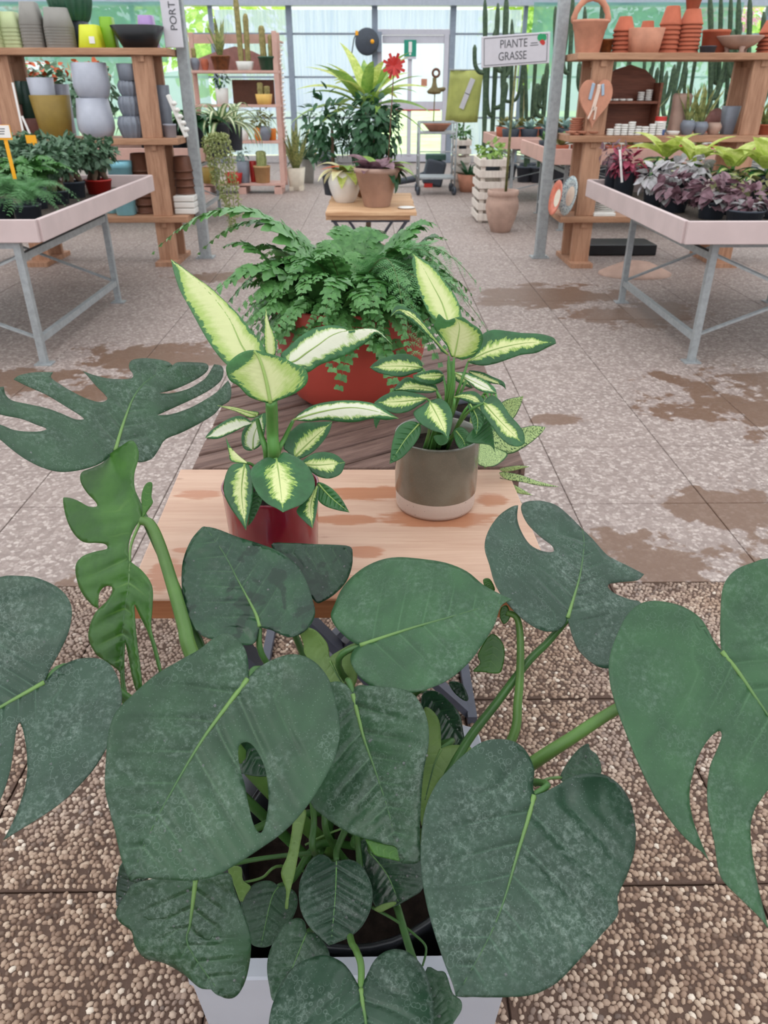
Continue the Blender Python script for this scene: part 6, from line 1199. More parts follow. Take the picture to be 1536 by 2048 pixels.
# ---- right shelf, low board
def plate(label, x, yc, w, h, Y, m1_, m2_, yaw, z):
    X = XY(x, Y, z); r = h * MPP(X, Y, z + .1) / 2; t_ = thing('plate', label, 'plate', (X, Y, z), 0, 'plates standing on the right low shelf')
    o = MB().lathe([(0.001, 0), (r * .55, 0.004), (r * .7, .012), (r, .03), (r * .98, .034), (r * .68, .018), (r * .5, .010), (0.001, .008)], 36).put('plate_body', m1_, t_, smooth=True); o.rotation_euler = (R(80), 0, yaw); o.location = (0, 0, r)
    q = MB().disc((0, 0, .0115), r * .5, 24).put('centre_motif', m2_, t_, smooth=True); q.rotation_euler = (R(80), 0, yaw); q.location = (0, 0, r)
b = NB('blue_pattern'); v = b.coord('Object'); col = b.mix(b.step(b.vor(v, 60.0), .25, .45), srgb(60, 92, 122), srgb(188, 204, 204)); b.base(col, .25, .5); M_BLUEM = b.m
plate('orange-red glazed plate standing at the left end of the right low shelf', 1113, 385, 24, 66, 7.28, plain('coral_glaze', srgb(214, 116, 92), .3, var=.15, scale=30), M_CRM, R(-84), y1_); plate('blue and white patterned plate standing in front of the shelf post', 1138, 400, 26, 74, 7.14 + .12, M_BLUEM, M_CRM, R(-80), y1_)
wp = MB().lathe([(0.001, 0), (0.07, 0.003), (0.115, .022), (0.112, .025), (0.07, .009), (.001, .007)], 28).me('white_plate', True); wp.materials.append(M_WHT)
for k in range(6): tag(add('white_plate', wp, None, loc=(XY(1205, 7.45, y1_), 7.45, y1_ + .017 * k)), 'white plate in the pile on the right low shelf', 'plate', 'white plates piled on the right low shelf')
tag(bevel(MB().box((0, 0, .015), (.2, .14, .03)).put('white_dish', M_WHT, loc=(XY(1205, 7.3, y1_), 7.3, y1_)), .006), 'flat white oblong dish in front of the white plates', 'dish')
# ================================================================== BEHIND: rack, second table, trolley, sign, cacti
# ---- second display table in the aisle
t = thing('display_table', 'small pallet-wood display table in the middle of the aisle, with crossed dark legs', 'table', (-0.018, 5.78, 0))
for k in range(6): bevel(MB().box((0, -0.46 + 0.175 * k, 0.737), (0.60 + 0.02 * math.sin(k * 3), 0.165, 0.024)).put('board', M_PALLET, t), 0.003)
for y in (-0.46, 0.42): bevel(MB().box((-.02, y, 0.709), (0.56, 0.09, 0.03)).put('cross_batten', M_PALLET, t), .003)
xframe(t, -0.25, 0.24, -0.42, 0.36, 0.694)
T2 = 0.749
t_, r, h = plant_pot('calathea', 'white-speckled plant in a round white pot on the aisle table', 690, 66, 66, 342, 5.75, T2, M_WHT, style='round'); tcx = t_
for az, e, s_, m in ((2.6, .5, 1.0, G_CREAM), (3.6, .7, 1.1, G_CREAM), (4.3, .75, 1.0, G_CREAM), (5.2, .6, 1.0, G_LIMEY), (0.3, .7, 1.0, G_CREAM), (1.2, .9, 1.0, G_LIGHT), (4.9, 1.1, 1.0, G_LIGHT), (5.8, .4, .9, G_LIGHT), (3.0, 1.1, 1.1, G_CREAM), (4.6, .4, .9, G_LIMEY), (1.9, .8, 1, G_MID), (5.5, 1.0, .9, G_LIMEY)):
    me_ = leafm(('cal', m.name), 0.21, 0.085, 1.6, .2, 'lance', 8, m); add('leaf', me_, None, t_, mtx=Matrix.Translation((0, 0, h * .9)) @ Matrix.Rotation(az, 4, 'Z') @ Matrix.Rotation(-e, 4, 'Y') @ Matrix.Scale(s_, 4))
add('leaf', leafm('orl', 0.23, 0.10, .5, .1, 'ovate', 8, G_TERR), None, t_, mtx=Matrix.Translation((0.06, -0.05, h + .02)) @ Matrix.Rotation(R(188), 4, 'Z') @ Matrix.Rotation(-.25, 4, 'Y'), label='bright orange leaf')
t_, r, h = plant_pot('rex_begonia', 'plum-leaved begonia with lime leaves in a big weathered clay pot, on the aisle table', 754, 90, 52, 334, 5.52, T2, M_CLAYG)
rosette(t_, leafm('rexp', 0.17, 0.11, 1.0, .3, 'heart', 8, G_PURP), 15, h * .9, (0.3, 1.2), (.7, 1.1), .05, 1, 5); rosette(t_, leafm('rexl', 0.24, .09, 1.1, .2, 'lance', 8, G_LIGHT), 7, h * .9, (.3, 1.0), (.8, 1.1), .04, 0, 6, azs=[0.1, .5, -.4, 1.2, -.1, .9, 2.0]); rosette(t_, leafm('rexg', 0.16, .09, 1.5, .2, 'ovate', 8, G_DARK), 9, h * .9, (-.2, .6), (.8, 1.1), .07, 0, 8, azs=[-.5, -.2, .1, .4, .7, -.8, .2, -.1, .5])
t_, r, h = plant_pot('weeping_fig', 'dense dark green weeping fig behind the clay pot on the aisle table', 745, 80, 60, 346, 6.05, T2, M_RUST)
c0 = ZAT(262, 0, 6.05) - T2; bush(t_, 'crown', G_DARK, (0, 0, c0), (.22, .2, .25), 560, .075, .04, 21, bend=.6, droop=.6, shell=.2); MB().tube([(0, 0, h * .8), (.01, 0, h + .15), (0, 0, c0)], [.02, .016, .01], 8).put('trunk', M_BARK, t_, smooth=True)
t_ = thing('dracaena', 'tall yellow-green dracaena rising behind the aisle table', 'plant', (XY(735, 6.75, .3), 6.75, 0)); MB().lathe(pot_prof(.16, .12, .28), 26).put('pot', M_CLAYG, t_, smooth=True); MB().disc((0, 0, .24), .14, 18).put('soil', M_SOIL, t_)
cz = ZAT(205, 0, 6.75); MB().tube([(0, 0, .22), (.02, 0, .7), (0, 0, cz + .1)], [.024, .02, .016], 8).put('trunk', M_BARK, t_, smooth=True)
cz -= .05; rosette(t_, leafm('drac', .62, .10, 1.0, .25, 'lance', 10, G_LIGHT), 20, cz, (.2, 1.35), (.75, 1.05), .02, .3, 31); rosette(t_, leafm('dracy', .58, .10, .8, .25, 'lance', 10, G_LIMEY), 12, cz + .06, (.4, 1.3), (.75, 1.0), .02, 1.1, 33)
t_ = thing('shrub', 'airy dark green shrub in a dark pot, left behind the aisle table', 'plant', (XY(668, 6.2, .8), 6.17, T2)); MB().lathe(pot_prof(.09, .07, .15), 26).put('pot', M_DKPOT, t_, smooth=True); cz = ZAT(250, 0, 6.2) - T2
bush(t_, 'foliage', G_DARK, (-.06, 0, cz), (.17, .15, .24), 190, .08, .032, 23, 'lance', shell=.1); MB().tube([(0, 0, .12), (.0, 0, cz)], [.015, .01], 8).put('stem', M_BARK, t_, smooth=True)
fl_ = thing('flower_ornament', 'red star-shaped metal flower on a thin rod, above the aisle table', 'ornament', (XY(775, 5.6, T2 + .3), 5.6, T2 + .20)); top = PY(788, 132, 5.6) - np.array(fl_.location)
MB().tube([(0, 0, 0), (top[0] * .5, 0, top[2] * .5), top], .004, 6).put('rod', M_BRN, fl_, smooth=True)
for k in range(16): a = k * 2 * PI / 16; d = np.array([math.cos(a), -.3 + .2 * (k % 3), math.sin(a)]); MB().bar(top, top + d * (.055 + .02 * (k % 2)), .018, .004, up=(0, 1, 0)).put('petal', M_RED, fl_)
tag(MB().lathe([(.001, 0), (.04, .002), (.05, .008), (.04, .012), (.001, .012)], 20, sx=1.2).put('glass_dish', M_WHT, smooth=True, loc=(.22, 5.40, T2)), 'small shiny white dish on the aisle table corner', 'dish')

# ---- pink rack on a pallet
RX0, RX1, RY = XY(392, 13.0, 1), XY(560, 13.0, 1), 13.1; rk = thing('plant_rack', 'rose painted plant rack with four shelves standing on a pallet', 'rack', ((RX0 + RX1) / 2, RY, 0)); rw = RX1 - RX0
sh = [ZAT(y, RX1, 13.0) for y in (365, 281, 209, 141)]
for s_ in (-1, 1):
    for y in (-.2, .2): bevel(MB().box((s_ * rw / 2, y, 1.14), (.07, .05, 2.1)).put('post', M_PINKW, rk), .005)
for z in sh: bevel(MB().box((0, 0, z - .018), (rw + .04, .46, .036)).put('shelf_board', M_PINKW, rk), .004)
MB().box((0, .2, ZAT(77, RX1, 13.2)), (rw + .06, .03, .12)).put('top_board', M_PINKW, rk)
mb = MB().prism([(-rw * .45, 0), (rw * .45, 0), (rw * .45, .12), (rw * .2, .26), (0, .32), (-rw * .2, .26), (-rw * .45, .16)], .2, .22); mb.v = [(x, z, y + sh[3]) for x, y, z in mb.v]; mb.put('arched_back', M_PINKC, rk)
for x in (-.55, 0, .55): MB().box((x * rw * .8, 0, .05), (.12, .5, .10)).put('pallet_block', M_PINKW, rk)
MB().box((rw * .18, .215, sh[2] + .16), (rw * .5, .02, .34)).put('back_panel', M_BRN, rk)
yr = 12.98
def rackplant(kind, label, x, wt, wb, yt, z, m, h_, style='rim', cm=G_CACY, r_=0.03, p=2.0, num=1, seed=1):
    t_, r, h = plant_pot(kind, label, x, wt, wb, yt, yr, z, m, p, style, 'plants on the rose rack')
    if kind == 'potted_cactus':
        for k in range(num): cactus(t_, ((k - (num - 1) / 2) * r * .8, 0, h * .8), h_ * (1 - .25 * k), r_, cm, 8, 8, (0.03 * (k - .5), 0))
    elif kind == 'snake_plant': rosette(t_, leafm('snkL', .5, .06, .2, .3, 'strap', 8, G_SNAKE), 9, h * .8, (1.1, 1.5), (.5, h_ / .5), .02, seed, seed)
    else: bush(t_, 'foliage', cm, (0, 0, h + h_ * .4), (r * 1.2, r * 1.2, h_ * .6), 60, .07, .03, seed, 'lance')
    return t_
rackplant('potted_cactus', 'small cactus in a round grey pot at the left of the top rack shelf', 391, 20, 14, 116, sh[3], M_SLATE, .16, 'round'); rackplant('snake_plant', 'snake plant in a rust brown flared pot on the top rack shelf', 443, 40, 28, 111, sh[3], M_RUST, .6, 'rim', seed=3)
pot('terracotta_pot', 'little terracotta jar on the top rack shelf', 411, 16, 12, 118, yr, sh[3], M_TERRA, 2, 'round'); rackplant('potted_cactus', 'two tall thin cacti in a white low pot on the top rack shelf', 491, 34, 28, 123, sh[3], M_WHT, .82, 'smooth', r_=.035, num=2, p=5)
rackplant('potted_cactus', 'cacti in a dark green pot at the right of the top rack shelf', 537, 40, 30, 113, sh[3], M_DKGRN, .42, 'rim', num=2, r_=.04)
rackplant('potted_cactus', 'stubby cactus in an ochre square pot on the second rack shelf', 529, 32, 26, 188, sh[2], M_YPOT, .18, 'smooth', num=2, r_=.04, p=6); rackplant('potted_plant', 'leafy plant in a white pot on the second rack shelf', 446, 26, 22, 176, sh[2], M_WHT, .3, 'smooth', cm=G_DARK, seed=4)
rackplant('potted_plant', 'dark succulent in a slate ribbed pot on the third rack shelf', 531, 26, 22, 252, sh[1], M_SLATE, .3, 'round', cm=G_OLIV, seed=5); rackplant('potted_plant', 'plant in an orange pot behind the slate ribbed pot', 519, 20, 16, 255, sh[1], M_ORNG, .2, 'smooth', cm=G_OLIV, seed=6); pot('pot', 'small white pot at the middle of the third rack shelf', 484, 30, 26, 260, yr, sh[1], M_WHT, 2, 'smooth'); pot('pot', 'orange pot at the right end of the third rack shelf', 545, 18, 15, 257, yr + .1, sh[1], M_ORNG, 2, 'smooth')
rackplant('potted_cactus', 'ball-topped cactus in a tan pot on the rack pallet', 526, 34, 28, 331, sh[0], M_TAN, .26, 'rim', num=1, r_=.07, cm=G_SED); pot('bowl', 'bright red bowl on the rack pallet', 469, 36, 28, 345, yr - .08, sh[0], M_RED, 2, 'smooth', cat='bowl'); rackplant('potted_plant', 'blue-green plant in a grey pot at the back of the rack pallet', 489, 26, 22, 322, sh[0] , M_SLATE, .35, 'smooth', cm=G_BLUE, seed=8); pot('pot', 'small red pot beside the tan cactus pot', 508, 16, 13, 322, yr + .12, sh[0], M_RED, 2, 'smooth'); pot('pot', 'mustard tub at the left of the rack pallet', 420, 30, 26, 335, yr - .05, sh[0], M_MUST, 2, 'smooth')
gb = thing('bead_garland', 'string of small clear beads hanging beside the rose rack', 'garland', (RX1 + .10, 12.8, .75)); MB().tube([(0, 0, 0), (0, 0, 1.3)], .003, 5).put('string', M_ZINC, gb)
for k in range(22): MB().lathe([(0.001, 0), (.016, .01), (.02, .02), (.016, .03), (.001, .04)], 8, c=(.01 * math.sin(k), 0, .02 + .058 * k)).put('bead', M_WHT, gb, smooth=True)
MB().box((0, .1, 1.3), (.03, .35, .02)).put('hanger', M_PINKW, gb)

# ---- plants right of the rack
def tub(name, label, x, w, yt, yb, m, Y=None, p=6.0):
    Y = Y or PZ(x, yb, 0)[1]; t_, r, h = plant_pot(name, label, x, w, w * .72, yt, Y, 0.0, m, p, 'smooth'); return t_, r, h, Y
t_, r, h, Y = tub('snake_plant', 'tall snake plant in a cream footed planter on the floor', 594, 36, 335, 380, M_CRM); rosette(t_, leafm('snkT', .85, .09, .25, .3, 'strap', 9, G_SNAKE), 13, h * .85, (1.05, 1.5), (.6, 1.05), .03, 0, 2)
for s_ in (-1, 1):
    for y in (-1, 1): MB().box((s_ * r * .55, y * r * .55, .03), (.07, .07, .06)).put('foot', M_CRM, t_)
t_, r, h, Y = tub('palm', 'grey-green feathery palm in a tall grey planter', 618, 26, 318, 366, M_GREYP, p=4); rosette(t_, leafm('palm', .8, .10, 1.4, .2, 'lance', 9, G_FIC), 20, h * .9, (.5, 1.45), (.7, 1.1), .03, 0, 12)
stg = stalk(t_, [('w', t_.location[0] + .1, t_.location[1], h), ('w', t_.location[0] + .25, t_.location[1], h + .35)], .012, .006, M_ORTAG, name='dry_stem')
t_, r, h, Y = tub('palm', 'dark palm in a black pot by the back wall', 655, 30, 300, 330, M_DKPOT, p=2); rosette(t_, leafm('palmd', .9, .12, 1.4, .2, 'lance', 9, G_DARK), 16, h * .9, (.6, 1.45), (.7, 1.2), .03, 0, 14)
# ---- spider plants on the bench behind the left post
SZ = 0.76
for k, (x, Y, m, lab) in enumerate(((445, 10.2, G_STRIPE, 'white-striped spider plant arching over the left middle bench'), (470, 10.8, G_STRIPE, 'second striped spider plant behind the first'), (395, 10.0, G_DARK, 'dark leafy plant behind the left steel post'), (360, 10.4, G_MID, 'leafy plant between shelf and left steel post'), (300, 11.0, G_DARK, 'dark bushy plant behind the slate pots'))):
    t_, r, h = plant_pot('spider_plant' if k < 2 else 'leafy_plant', lab, x, 38, 30, 244, Y, SZ, M_DKPOT); rosette(t_, leafm(('spi', k > 1, k == 2), .66 if k < 2 else .46, .07 if k < 2 else .15, 2.0, .25, 'strap' if k < 2 else 'lance', 9, m), 22 if k < 2 else 16, h * .9, (.5, 1.45), (.6, 1.1), .03, k, k + 3)
for k, x in enumerate((120, 200, 60)):
    t_, r, h = plant_pot('begonia_bush', 'bush with orange flowers seen under the left top shelf, ' + ('left', 'right', 'leftmost')[k], x, 44, 36, 240, 10.3, SZ, M_PINKC, group='bushes behind the left shelf'); bush(t_, 'foliage', G_FIC, (0, 0, h + .28), (.34, .3, .26), 170, .13, .07, k + 71); bush(t_, 'flowers', G_TERR, (0, 0, h + .52), (.26, .24, .1), 40, .08, .06, k + 75)
bench('second pale bench behind the left pot shelf', -7.0, -3.7, 9.6, 11.4, 0.72, 0.86, (-6.8, -3.9), (9.8, 11.2), M_PINKW)
sd = thing('trailing_sedum', 'pale green sedum trailing down from the bench behind the left steel post', 'plant', (XY(425, 9.3, .86), 9.42, 0.865)); 
MB().lathe(pot_smooth(.11, .09, .16), 22).put('pot', M_DKPOT, sd, smooth=True, loc=(0, .28, -.105))
for k in range(7):
    x_ = -.10 + .045 * k; ln = 1.0 - .16 * abs(k - 4); pts = catmull([(0, .28, .07), (x_ * .5, .1, .12), (x_, -.02, .06), (x_ + .04, -.05, -ln * .4), (x_ + .07 + .03 * math.sin(k), -.06, -ln)], False, 6)
    o = MB().tube(pts, .006, 5).put('trailing_stem', G_SED, sd, smooth=True); mb = MB(); 
    for i, p in enumerate(pts[3:]):
        for j in range(9): a = j * 2.4 + i; d = np.array([math.cos(a), math.sin(a), rr.uniform(-.4, .4)]) * .034; q = np.array(p) + d * rr.uniform(.2, 1) + np.array([0, 0, rr.uniform(-.03, .03)]); mb.add([q + d * .5, q + np.array([0, 0, .014]), q - np.array([0, 0, .014]), q + np.cross(d, [0, 0, 1]) * .4], [(0, 1, 3), (0, 3, 2), (1, 2, 3)])
    add('sedum_leaves', mb.me('sedum_leaves'), G_SED, sd, kind='stuff')

# ---- hose reel, banner
hx, hz = XY(734, WY - .4, 2.3), ZAT(83, 0, WY - .4); hr = thing('hose_reel', 'round black hose reel with orange knob, on the back wall beside the door', 'hose reel', (hx, WY - .3, hz))
o = MB().lathe([(.001, -.1), (.2, -.1), (.245, -.07), (.25, 0), (.245, .07), (.2, .1), (.001, .1)], 36).put('drum', M_DKPOT, hr, smooth=True, rot=(PI / 2, 0, 0)); MB().lathe([(.04, 0), (.04, .03), (.001, .034)], 16).put('knob', M_ORTAG, hr, smooth=True, rot=(PI / 2, 0, 0), loc=(.11, -.1, 0)); MB().box((.26, .12, 0), (.1, .2, .36)).put('bracket', M_FRAME, hr); MB().tube([(-.22, -.03, .14), (-.27, -.05, .05), (-.32, -.05, -.2), (-.34, -.05, -.28)], .012, 8).put('hose', M_BLACK, hr, smooth=True); MB().box((-.21, -.06, .15), (.06, .06, .08)).put('hose_guide', M_ORTAG, hr)
M_BAN = plain('lime_banner', srgb(172, 176, 96), .6, var=.12, scale=4); bn = thing('banner', 'yellow-green cloth banner with pale slanting print, right of the door', 'banner', (XY(926, 15.5, 1.5), 15.5, ZAT(245, 1.5, 15.5))); bh = ZAT(141, 1.5, 15.5) - ZAT(245, 1.5, 15.5)
v = []; 
for j in range(7):
    for i in range(9): v.append((-.30 + .075 * i + .01 * j, .03 * math.sin(i * .9) , bh * j / 6))
o = add('cloth', mesh('cloth', v, [(j * 9 + i, j * 9 + i + 1, (j + 1) * 9 + i + 1, (j + 1) * 9 + i) for j in range(6) for i in range(8)]), M_BAN, bn); solid(o, .004); MB().tube([(-.26, 0, bh + .01), (.37, 0, bh + .01)], .012, 6).put('rod', M_ZINC, bn); MB().tube([(.2, 0, bh), (.22, 0, bh + .09), (.36, 0, bh + .12)], .008, 6).put('hook', M_ZINC, bn)
for q in ((.12, bh * .70), (.03, bh * .42)): MB().box((q[0], -.045, q[1]), (.09, .002, .26), ry=R(22)).put('print', M_SIGN, bn)
MB().box((0.05, .05, bh / 2 - bn.location[2] / 2), (.03, .03, bh + bn.location[2])).put('stand_pole', M_ZINC, bn)

# ---- trolley
TY = 12.9; tr_ = thing('trolley', 'grey wire plant trolley with castors, in front of the glazed door', 'trolley', (XY(872, TY, .5), TY, 0)); tw, td = .56, .5
zs_ = [ZAT(y, 1, TY - .2) for y in (356, 266, 245)]
for a in (-1, 1):
    for c in (-1, 1):
        MB().tube([(a * tw / 2, c * td / 2, .1), (a * tw / 2, c * td / 2, zs_[2])], .014, 8).put('upright', M_ZINC, tr_, smooth=True); MB().lathe([(.02, -.018), (.062, -.018), (.066, 0), (.062, .018), (.02, .018)], 18).put('castor', M_DKPOT, tr_, smooth=True, rot=(0, PI / 2, .3 * a), loc=(a * tw / 2, c * td / 2 + .02, .066))
    for z in (.55, .36): MB().tube([(a * tw / 2, -td / 2, z), (a * tw / 2, td / 2, z)], .009, 6).put('side_bar', M_ZINC, tr_)
for z in zs_[:2]: bevel(MB().box((0, 0, z), (tw, td, .03)).put('shelf', M_ZINC, tr_), .004)
for y in (-td / 2, td / 2): MB().tube([(-tw / 2, y, zs_[2]), (tw / 2, y, zs_[2])], .012, 6).put('handle_bar', M_ZINC, tr_)
MB().tube([(-tw / 2, -td / 2, .62), (tw / 2, -td / 2, .62)], .009, 6).put('front_bar', M_ZINC, tr_)
tag(MB().lathe([(.10, 0), (.12, .005), (.2, .09), (.215, .095), (.215, .12), (.2, .12), (.18, .09), (.09, .02), (.001, .02)], 32).put('clay_bowl', M_TERRAL, smooth=True, loc=(tr_.location[0], TY, zs_[1] + .015)), 'wide pale clay bowl on top of the wire trolley', 'bowl')
orn = thing('metal_ornament', 'bronze bird-like garden ornament with a ring on a rod, on the trolley', 'ornament', (XY(868, TY, 1.3), TY + .02, zs_[1] + .04)); tz = ZAT(186, 1, TY) - orn.location[2]; M_BRZ = plain('bronze', srgb(112, 98, 62), .5, .5, .3, var=.2)
MB().tube([(0, 0, 0), (.01, 0, tz)], .010, 6).put('rod', M_BRZ, orn); o = MB().lathe([(.001, 0), (.06, .01), (.075, .04), (.03, .1), (.02, .16), (.02, .22)], 16, sx=1.5).put('body', M_BRZ, orn, smooth=True, loc=(0, 0, tz - .02)); MB().tube([(.06, 0, tz + .04), (.14, 0, tz + .05), (.17, 0, tz + .06)], [.03, .03, .015], 8).put('beak', M_BRZ, orn, smooth=True)
MB().tube([(.05 * math.cos(a) + .02, 0, tz + .26 + .05 * math.sin(a)) for a in np.linspace(0, 2 * PI, 21)], .018, 8, cap=False).put('ring', M_BRN, orn, smooth=True)
bl = thing('leaf_blower', 'black leaf blower lying on the floor behind the trolley', 'tool', (XY(850, 13.9, .1), 13.9, 0)); bevel(MB().box((.15, 0, .22), (.34, .26, .40), ry=R(12)).put('housing', M_DKPOT, bl), .04, 3); MB().tube([(.05, 0, .2), (-.2, -.02, .12), (-.5, -.04, .07)], [.06, .055, .05], 12).put('nozzle', M_DKPOT, bl, smooth=True); bevel(MB().box((.17, -.0, .46), (.34, .2, .1)).put('fuel_cap', M_TEALD, bl), .02); MB().box((.05, -.1, .03), (.14, .1, .06)).put('red_foot', M_RED, bl)
# ---- slatted crates
def crate(label, x0, x1, ytop, ybase, Y, dep, n, plantm, xoff=0):
    X0, X1 = XY(x0, Y, .5), XY(x1, Y, .5); w_ = X1 - X0; h = ZAT(ytop, X0, Y); t_ = thing('slatted_crate', label, 'crate', ((X0 + X1) / 2, Y + dep / 2, 0)); gap = h / n
    for k in range(n):
        z = gap * (k + .55)
        for y in (-dep / 2, dep / 2): bevel(MB().box((0, y, z), (w_, .022, gap * .62)).put('slat', M_LIMEW, t_), .003)
        for x in (-w_ / 2 + .011, w_ / 2 - .011): bevel(MB().box((x, 0, z), (.022, dep - .024, gap * .62)).put('slat', M_LIMEW, t_), .003)
    for a in (-1, 1):
        for c in (-1, 1): MB().box((a * (w_ / 2 - .05), c * (dep / 2 - .04), h / 2), (.05, .05, h)).put('corner_post', M_LIMEW, t_)
    pl_ = thing('crate_plant', 'light green bushy plant growing out of the ' + label, 'plant', ((X0 + X1) / 2, Y + dep / 2, h - .22)); MB().lathe(pot_smooth(w_ * .36, w_ * .3, .2), 20).put('pot', M_DKPOT, pl_, smooth=True); bush(pl_, 'foliage', plantm, (0, 0, .27), (w_ * .48, dep * .4, .12), 110, .09, .045, int(x0)); return t_
crate('tall limewashed slatted crate beside the sign pot', 958, 1016, 316, 440, 9.85, .62, 6, G_LIGHT); crate('farther limewashed slatted crate behind the trolley', 908, 942, 278, 372, 12.9 + .45, .5, 6, G_MID)
t_, r, h, Y = tub('succulent', 'dark rosette succulent in a round orange terracotta tub, behind the slatted crate', 936, 46, 348, 383, M_TERRAL, p=2); rosette(t_, leafm('agav', .34, .06, .5, .3, 'lance', 7, G_DARK), 18, h * .85, (.3, 1.4), (.7, 1.0), .03, 0, 5)
# ---- sign on a cane in a clay pot
sp = thing('aisle_sign', 'white PIANTE GRASSE sign on a cane standing in a round clay pot', 'sign', (1.48, 9.22, 0)); mpp = MPP(1.48, 9.22, .3); rp = 66 * mpp / 2
MB().lathe([(rp * .55, 0), (rp * .6, .01), (rp * .85, .14), (rp, .26), (rp * .97, .34), (rp * .88, .385), (rp * .9, .39), (rp * .94, .41), (rp * .94, .45), (rp * .85, .45), (rp * .82, .36), (rp * .7, .34), (.001, .34)], 36).put('pot', M_CLAYG, sp, smooth=True); MB().disc((0, 0, .37), rp * .84, 20, bump=.01).put('soil', M_SOIL, sp)
pA = np.array([0.03, 0, .3]); pB = PY(1033, 118, 9.22) - np.array(sp.location); pC = pA + (pB - pA) * 1.0; MB().tube([pA, pA + (pB - pA) * .5 + np.array([-.005, 0, 0]), pC], [.016, .014, .012], 8).put('cane', G_OLIV, sp, smooth=True)
cA, cB = PY(962, 72, 9.18), PY(1100, 62, 9.18); cC = PY(960, 135, 9.18); sc_ = (PY(961, 104, 9.18) + PY(1101, 96, 9.18)) / 2 - np.array(sp.location); sw = np.linalg.norm(cB - cA); shh = np.linalg.norm(cA - cC); rl = -math.atan2(cB[2] - cA[2], cB[0] - cA[0])
bd = MB().box((0, 0, 0), (sw, .012, shh)).put('sign_board', M_SIGN, sp, loc=tuple(sc_), rot=(0, rl, 0)); bevel(bd, .02, 3)
fr_ = MB(); 
for q, s_ in (((0, shh * .43), (sw * .92, .006)), ((0, -shh * .43), (sw * .92, .006)), ((-sw * .46, 0), (.006, shh * .86)), ((sw * .46, 0), (.006, shh * .86))): MB().box((q[0], -.0068, q[1]), (s_[0], .001, s_[1])).put('border_line', M_INK, bd)
for s_, z in (('PIANTE', .20), ('GRASSE', -.19)): text_mesh('lettering', s_, shh * .38, M_INK, bd, (-.03 * sw + (.0 if z > 0 else -.01), -.0075, z * shh), sx=.82)
M_LOGO = plain('logo_green', srgb(34, 152, 96), .5, var=.02); M_LOGR = plain('logo_red', srgb(190, 52, 44), .5, var=.02)
for q, r_, m, nm in (((.36, .34), .034, M_LOGO, 'logo_leaf'), ((.40, .33), .034, M_LOGO, 'logo_leaf'), ((.385, .22), .026, M_LOGR, 'logo_flower'), ((.40, .16), .020, M_LOGR, 'logo_flower')):
    MB().lathe([(r_, 0), (r_, .0012), (.001, .0013)], 16, c=(0, 0, 0)).put(nm, m, bd, loc=(q[0] * sw, -.007, q[1] * shh), rot=(PI / 2, 0, 0))
for k in range(2): MB().box((.27 * sw, -.0068, (.18 - .07 * k) * shh), ((.10 + .02 * k) * sw, .001, .025 * shh)).put('logo_line', M_INK, bd)
# ---- succulents
def succ(label, X, Y, z, m, s_, seed, group, potm=M_TERRA):
    t_ = thing('succulent', label, 'succulent', (X, Y, z), 0, group); me_ = SUCP[potm.name]; s_ *= 1.35; add('pot', me_, None, t_, scale=s_); rosette(t_, leafm(('su', m.name), .07, .035, .3, .4, 'ovate', 4, m), 9, .075 * s_, (.25, 1.3), (.8 * s_, 1.1 * s_), .008, seed, seed)
SUCP = {}
for m in (M_TERRA, M_WHT, M_DKPOT): q = MB().lathe(pot_smooth(.05, .038, .08)[:-1] + [(.02, .07)], 14).me('pot', True); q.materials.append(m); SUCP[m.name] = q
for i in range(10):
    for j in range(3): succ(('blue-green rosette succulent in a white pot on the near succulent bench', 'brownish rosette succulent in a clay pot on the near succulent bench', 'green rosette succulent in the back row of the near succulent bench')[(2, 0, 1)[2 - j] if j != 2 else 2], 2.12 + .195 * i + .02 * (j % 2), 9.35 + .42 * j, .76, (G_OLIV, G_BLUE, G_MID)[j], 1.35, i + j, ('near bench brown row', 'near bench blue row', 'near bench back row')[j], (M_TERRA, M_WHT, M_DKPOT)[j])
for i in range(9):
    for j in range(2): succ(('blue-grey succulent on the far succulent bench, front row', 'reddish succulent on the far succulent bench, back row')[j], 1.95 + .26 * i, 11.85 + .6 * j, .76, (G_BLUE, G_OLIV)[j], 1.9, i + j * 3, ('far bench front row', 'far bench back row')[j], (M_DKPOT, M_TERRA)[j])
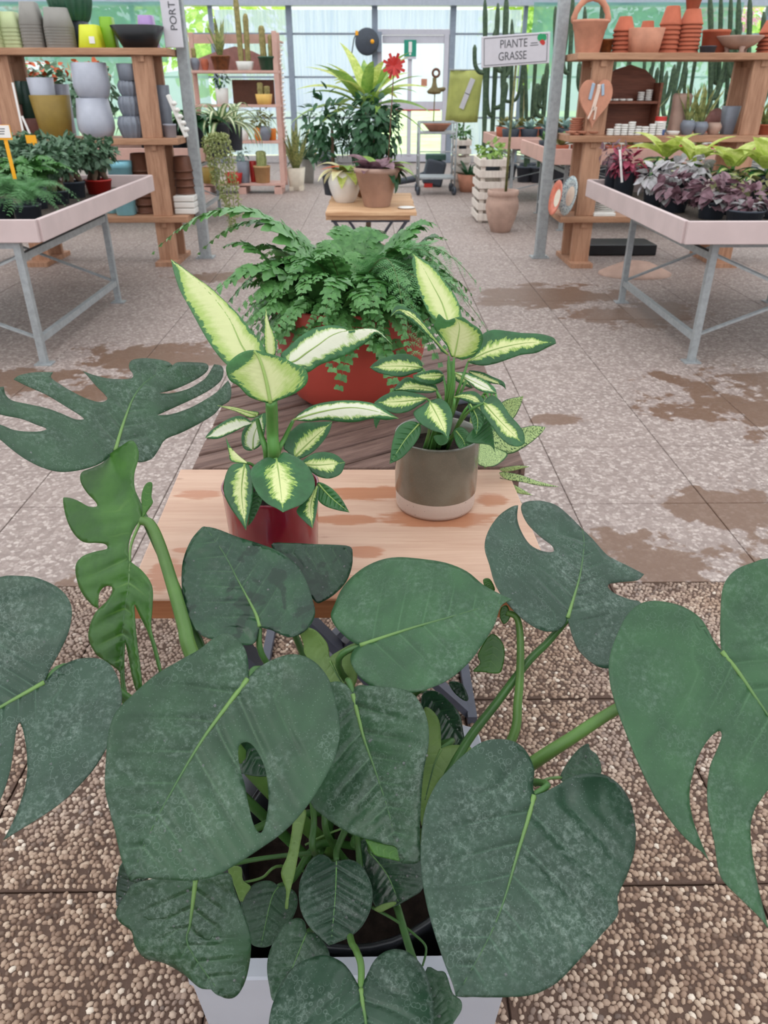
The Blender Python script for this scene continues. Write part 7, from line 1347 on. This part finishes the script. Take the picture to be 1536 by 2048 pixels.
# ---- tall cacti
for k, (x0, y0_, x1_, y1_, Y, rpx, armn) in enumerate(((968, 255, 970, 0, 14.2, 5, 0), (985, 250, 996, 8, 14.6, 5, 1), (1003, 250, 1013, -6, 14.2, 6, 1), (1020, 250, 1024, 40, 15.0, 4, 1), (1052, 250, 1050, 120, 14.6, 4, 1), (1062, 250, 1072, 110, 15.2, 4, 0), (1085, 250, 1095, 125, 14.5, 5, 2), (1105, 250, 1111, 14, 15.0, 5, 0), (1132, 240, 1146, -10, 14.4, 5, 0),
                                                      (1162, 250, 1170, 15, 15.6, 5, 1), (1195, 200, 1205, 0, 16, 5, 0), (1222, 200, 1232, 100, 15, 4, 0), (1250, 200, 1262, 90, 15.4, 5, 1), (1285, 190, 1292, 60, 15, 4, 1), (1318, 200, 1330, 70, 15.2, 5, 2), (1345, 200, 1368, 80, 14.6, 5, 1), (1380, 190, 1392, 110, 15.6, 4, 0), (1418, 210, 1420, -10, 14.8, 6, 0), (1432, 210, 1442, -10, 15.4, 5, 1), (1450, 210, 1462, -8, 15, 5, 0), (1468, 200, 1478, -5, 14.6, 6, 0), (1490, 200, 1500, -5, 15.2, 6, 1), (1512, 220, 1528, 25, 14.4, 6, 1))):
    pb = PY(x0, y0_, Y); X = XY(x0, Y, .6); ptop = PY(x1_, y1_, Y); Ht = ptop[2]; rm = rpx * MPP(X, Y, 1.2)
    Xb = pb[0] + (pb[0] - ptop[0]) / max(.1, ptop[2] - pb[2]) * pb[2] * .5
    t_ = thing('column_cactus', 'tall dark column cactus, ' + (('just left of', 'behind the left part of', 'behind the middle of', 'behind the right part of', 'below the sign, left of', 'below the sign, next to', 'branching, below the right end of', 'right beside the post at', 'close left of the clay basket by')[k] + ' the succulent sign' if k < 9 else ('behind the basket handle', 'right of the basket handle', 'under the right top shelf left end', 'under the first terracotta stack', 'under the clay square planter', 'branching under the tall stack', 'slanting under the tallest stack', 'under the wide terracotta pot', 'above the small grey dish', 'above the footed bowl, left one', 'above the footed bowl, second one', 'above the footed bowl, third one', 'above the footed bowl, fourth one', 'at the right picture edge')[k - 9]), 'cactus', (Xb, Y, 0), 0, 'tall column cacti')
    MB().lathe(pot_prof(.16, .12, .26), 20).put('pot', M_DKPOT, t_, smooth=True)
    arms = [(Ht * rr.uniform(.32, .6), (0 if (a + k) % 2 else PI) + rr.uniform(-.5, .5), rr.uniform(.08, .2), Ht * rr.uniform(.14, .34), rm * .85) for a in range(armn + 1)]
    cactus(t_, (0, 0, .2), Ht - .2, rm * .8, G_CAC, 6, 12, ((ptop[0] - Xb) / (Ht - .2), 0), arms=arms)
# foliage mass beside the cacti under the right shelf
for k, (x, Y) in enumerate(((1270, 11.5), (1390, 11.8), (1490, 11.2))):
    t_, r, h = plant_pot('snake_plant', 'clump of snake plants behind the right shelf, ' + ('left', 'middle', 'right')[k], x, 50, 40, 262, Y, .76, M_TERRA, group='snake plants behind the right shelf'); rosette(t_, leafm('snkT', .85, .09), 12, h * .85, (1.05, 1.5), (.5, .8), .05, k, k + 21)
bench('long pinkish bench behind the right terracotta shelf', 4.5, 7.6, 10.6, 12.2, 0.72, 0.86, (4.7, 7.4), (10.8, 12.0), M_PINKW)
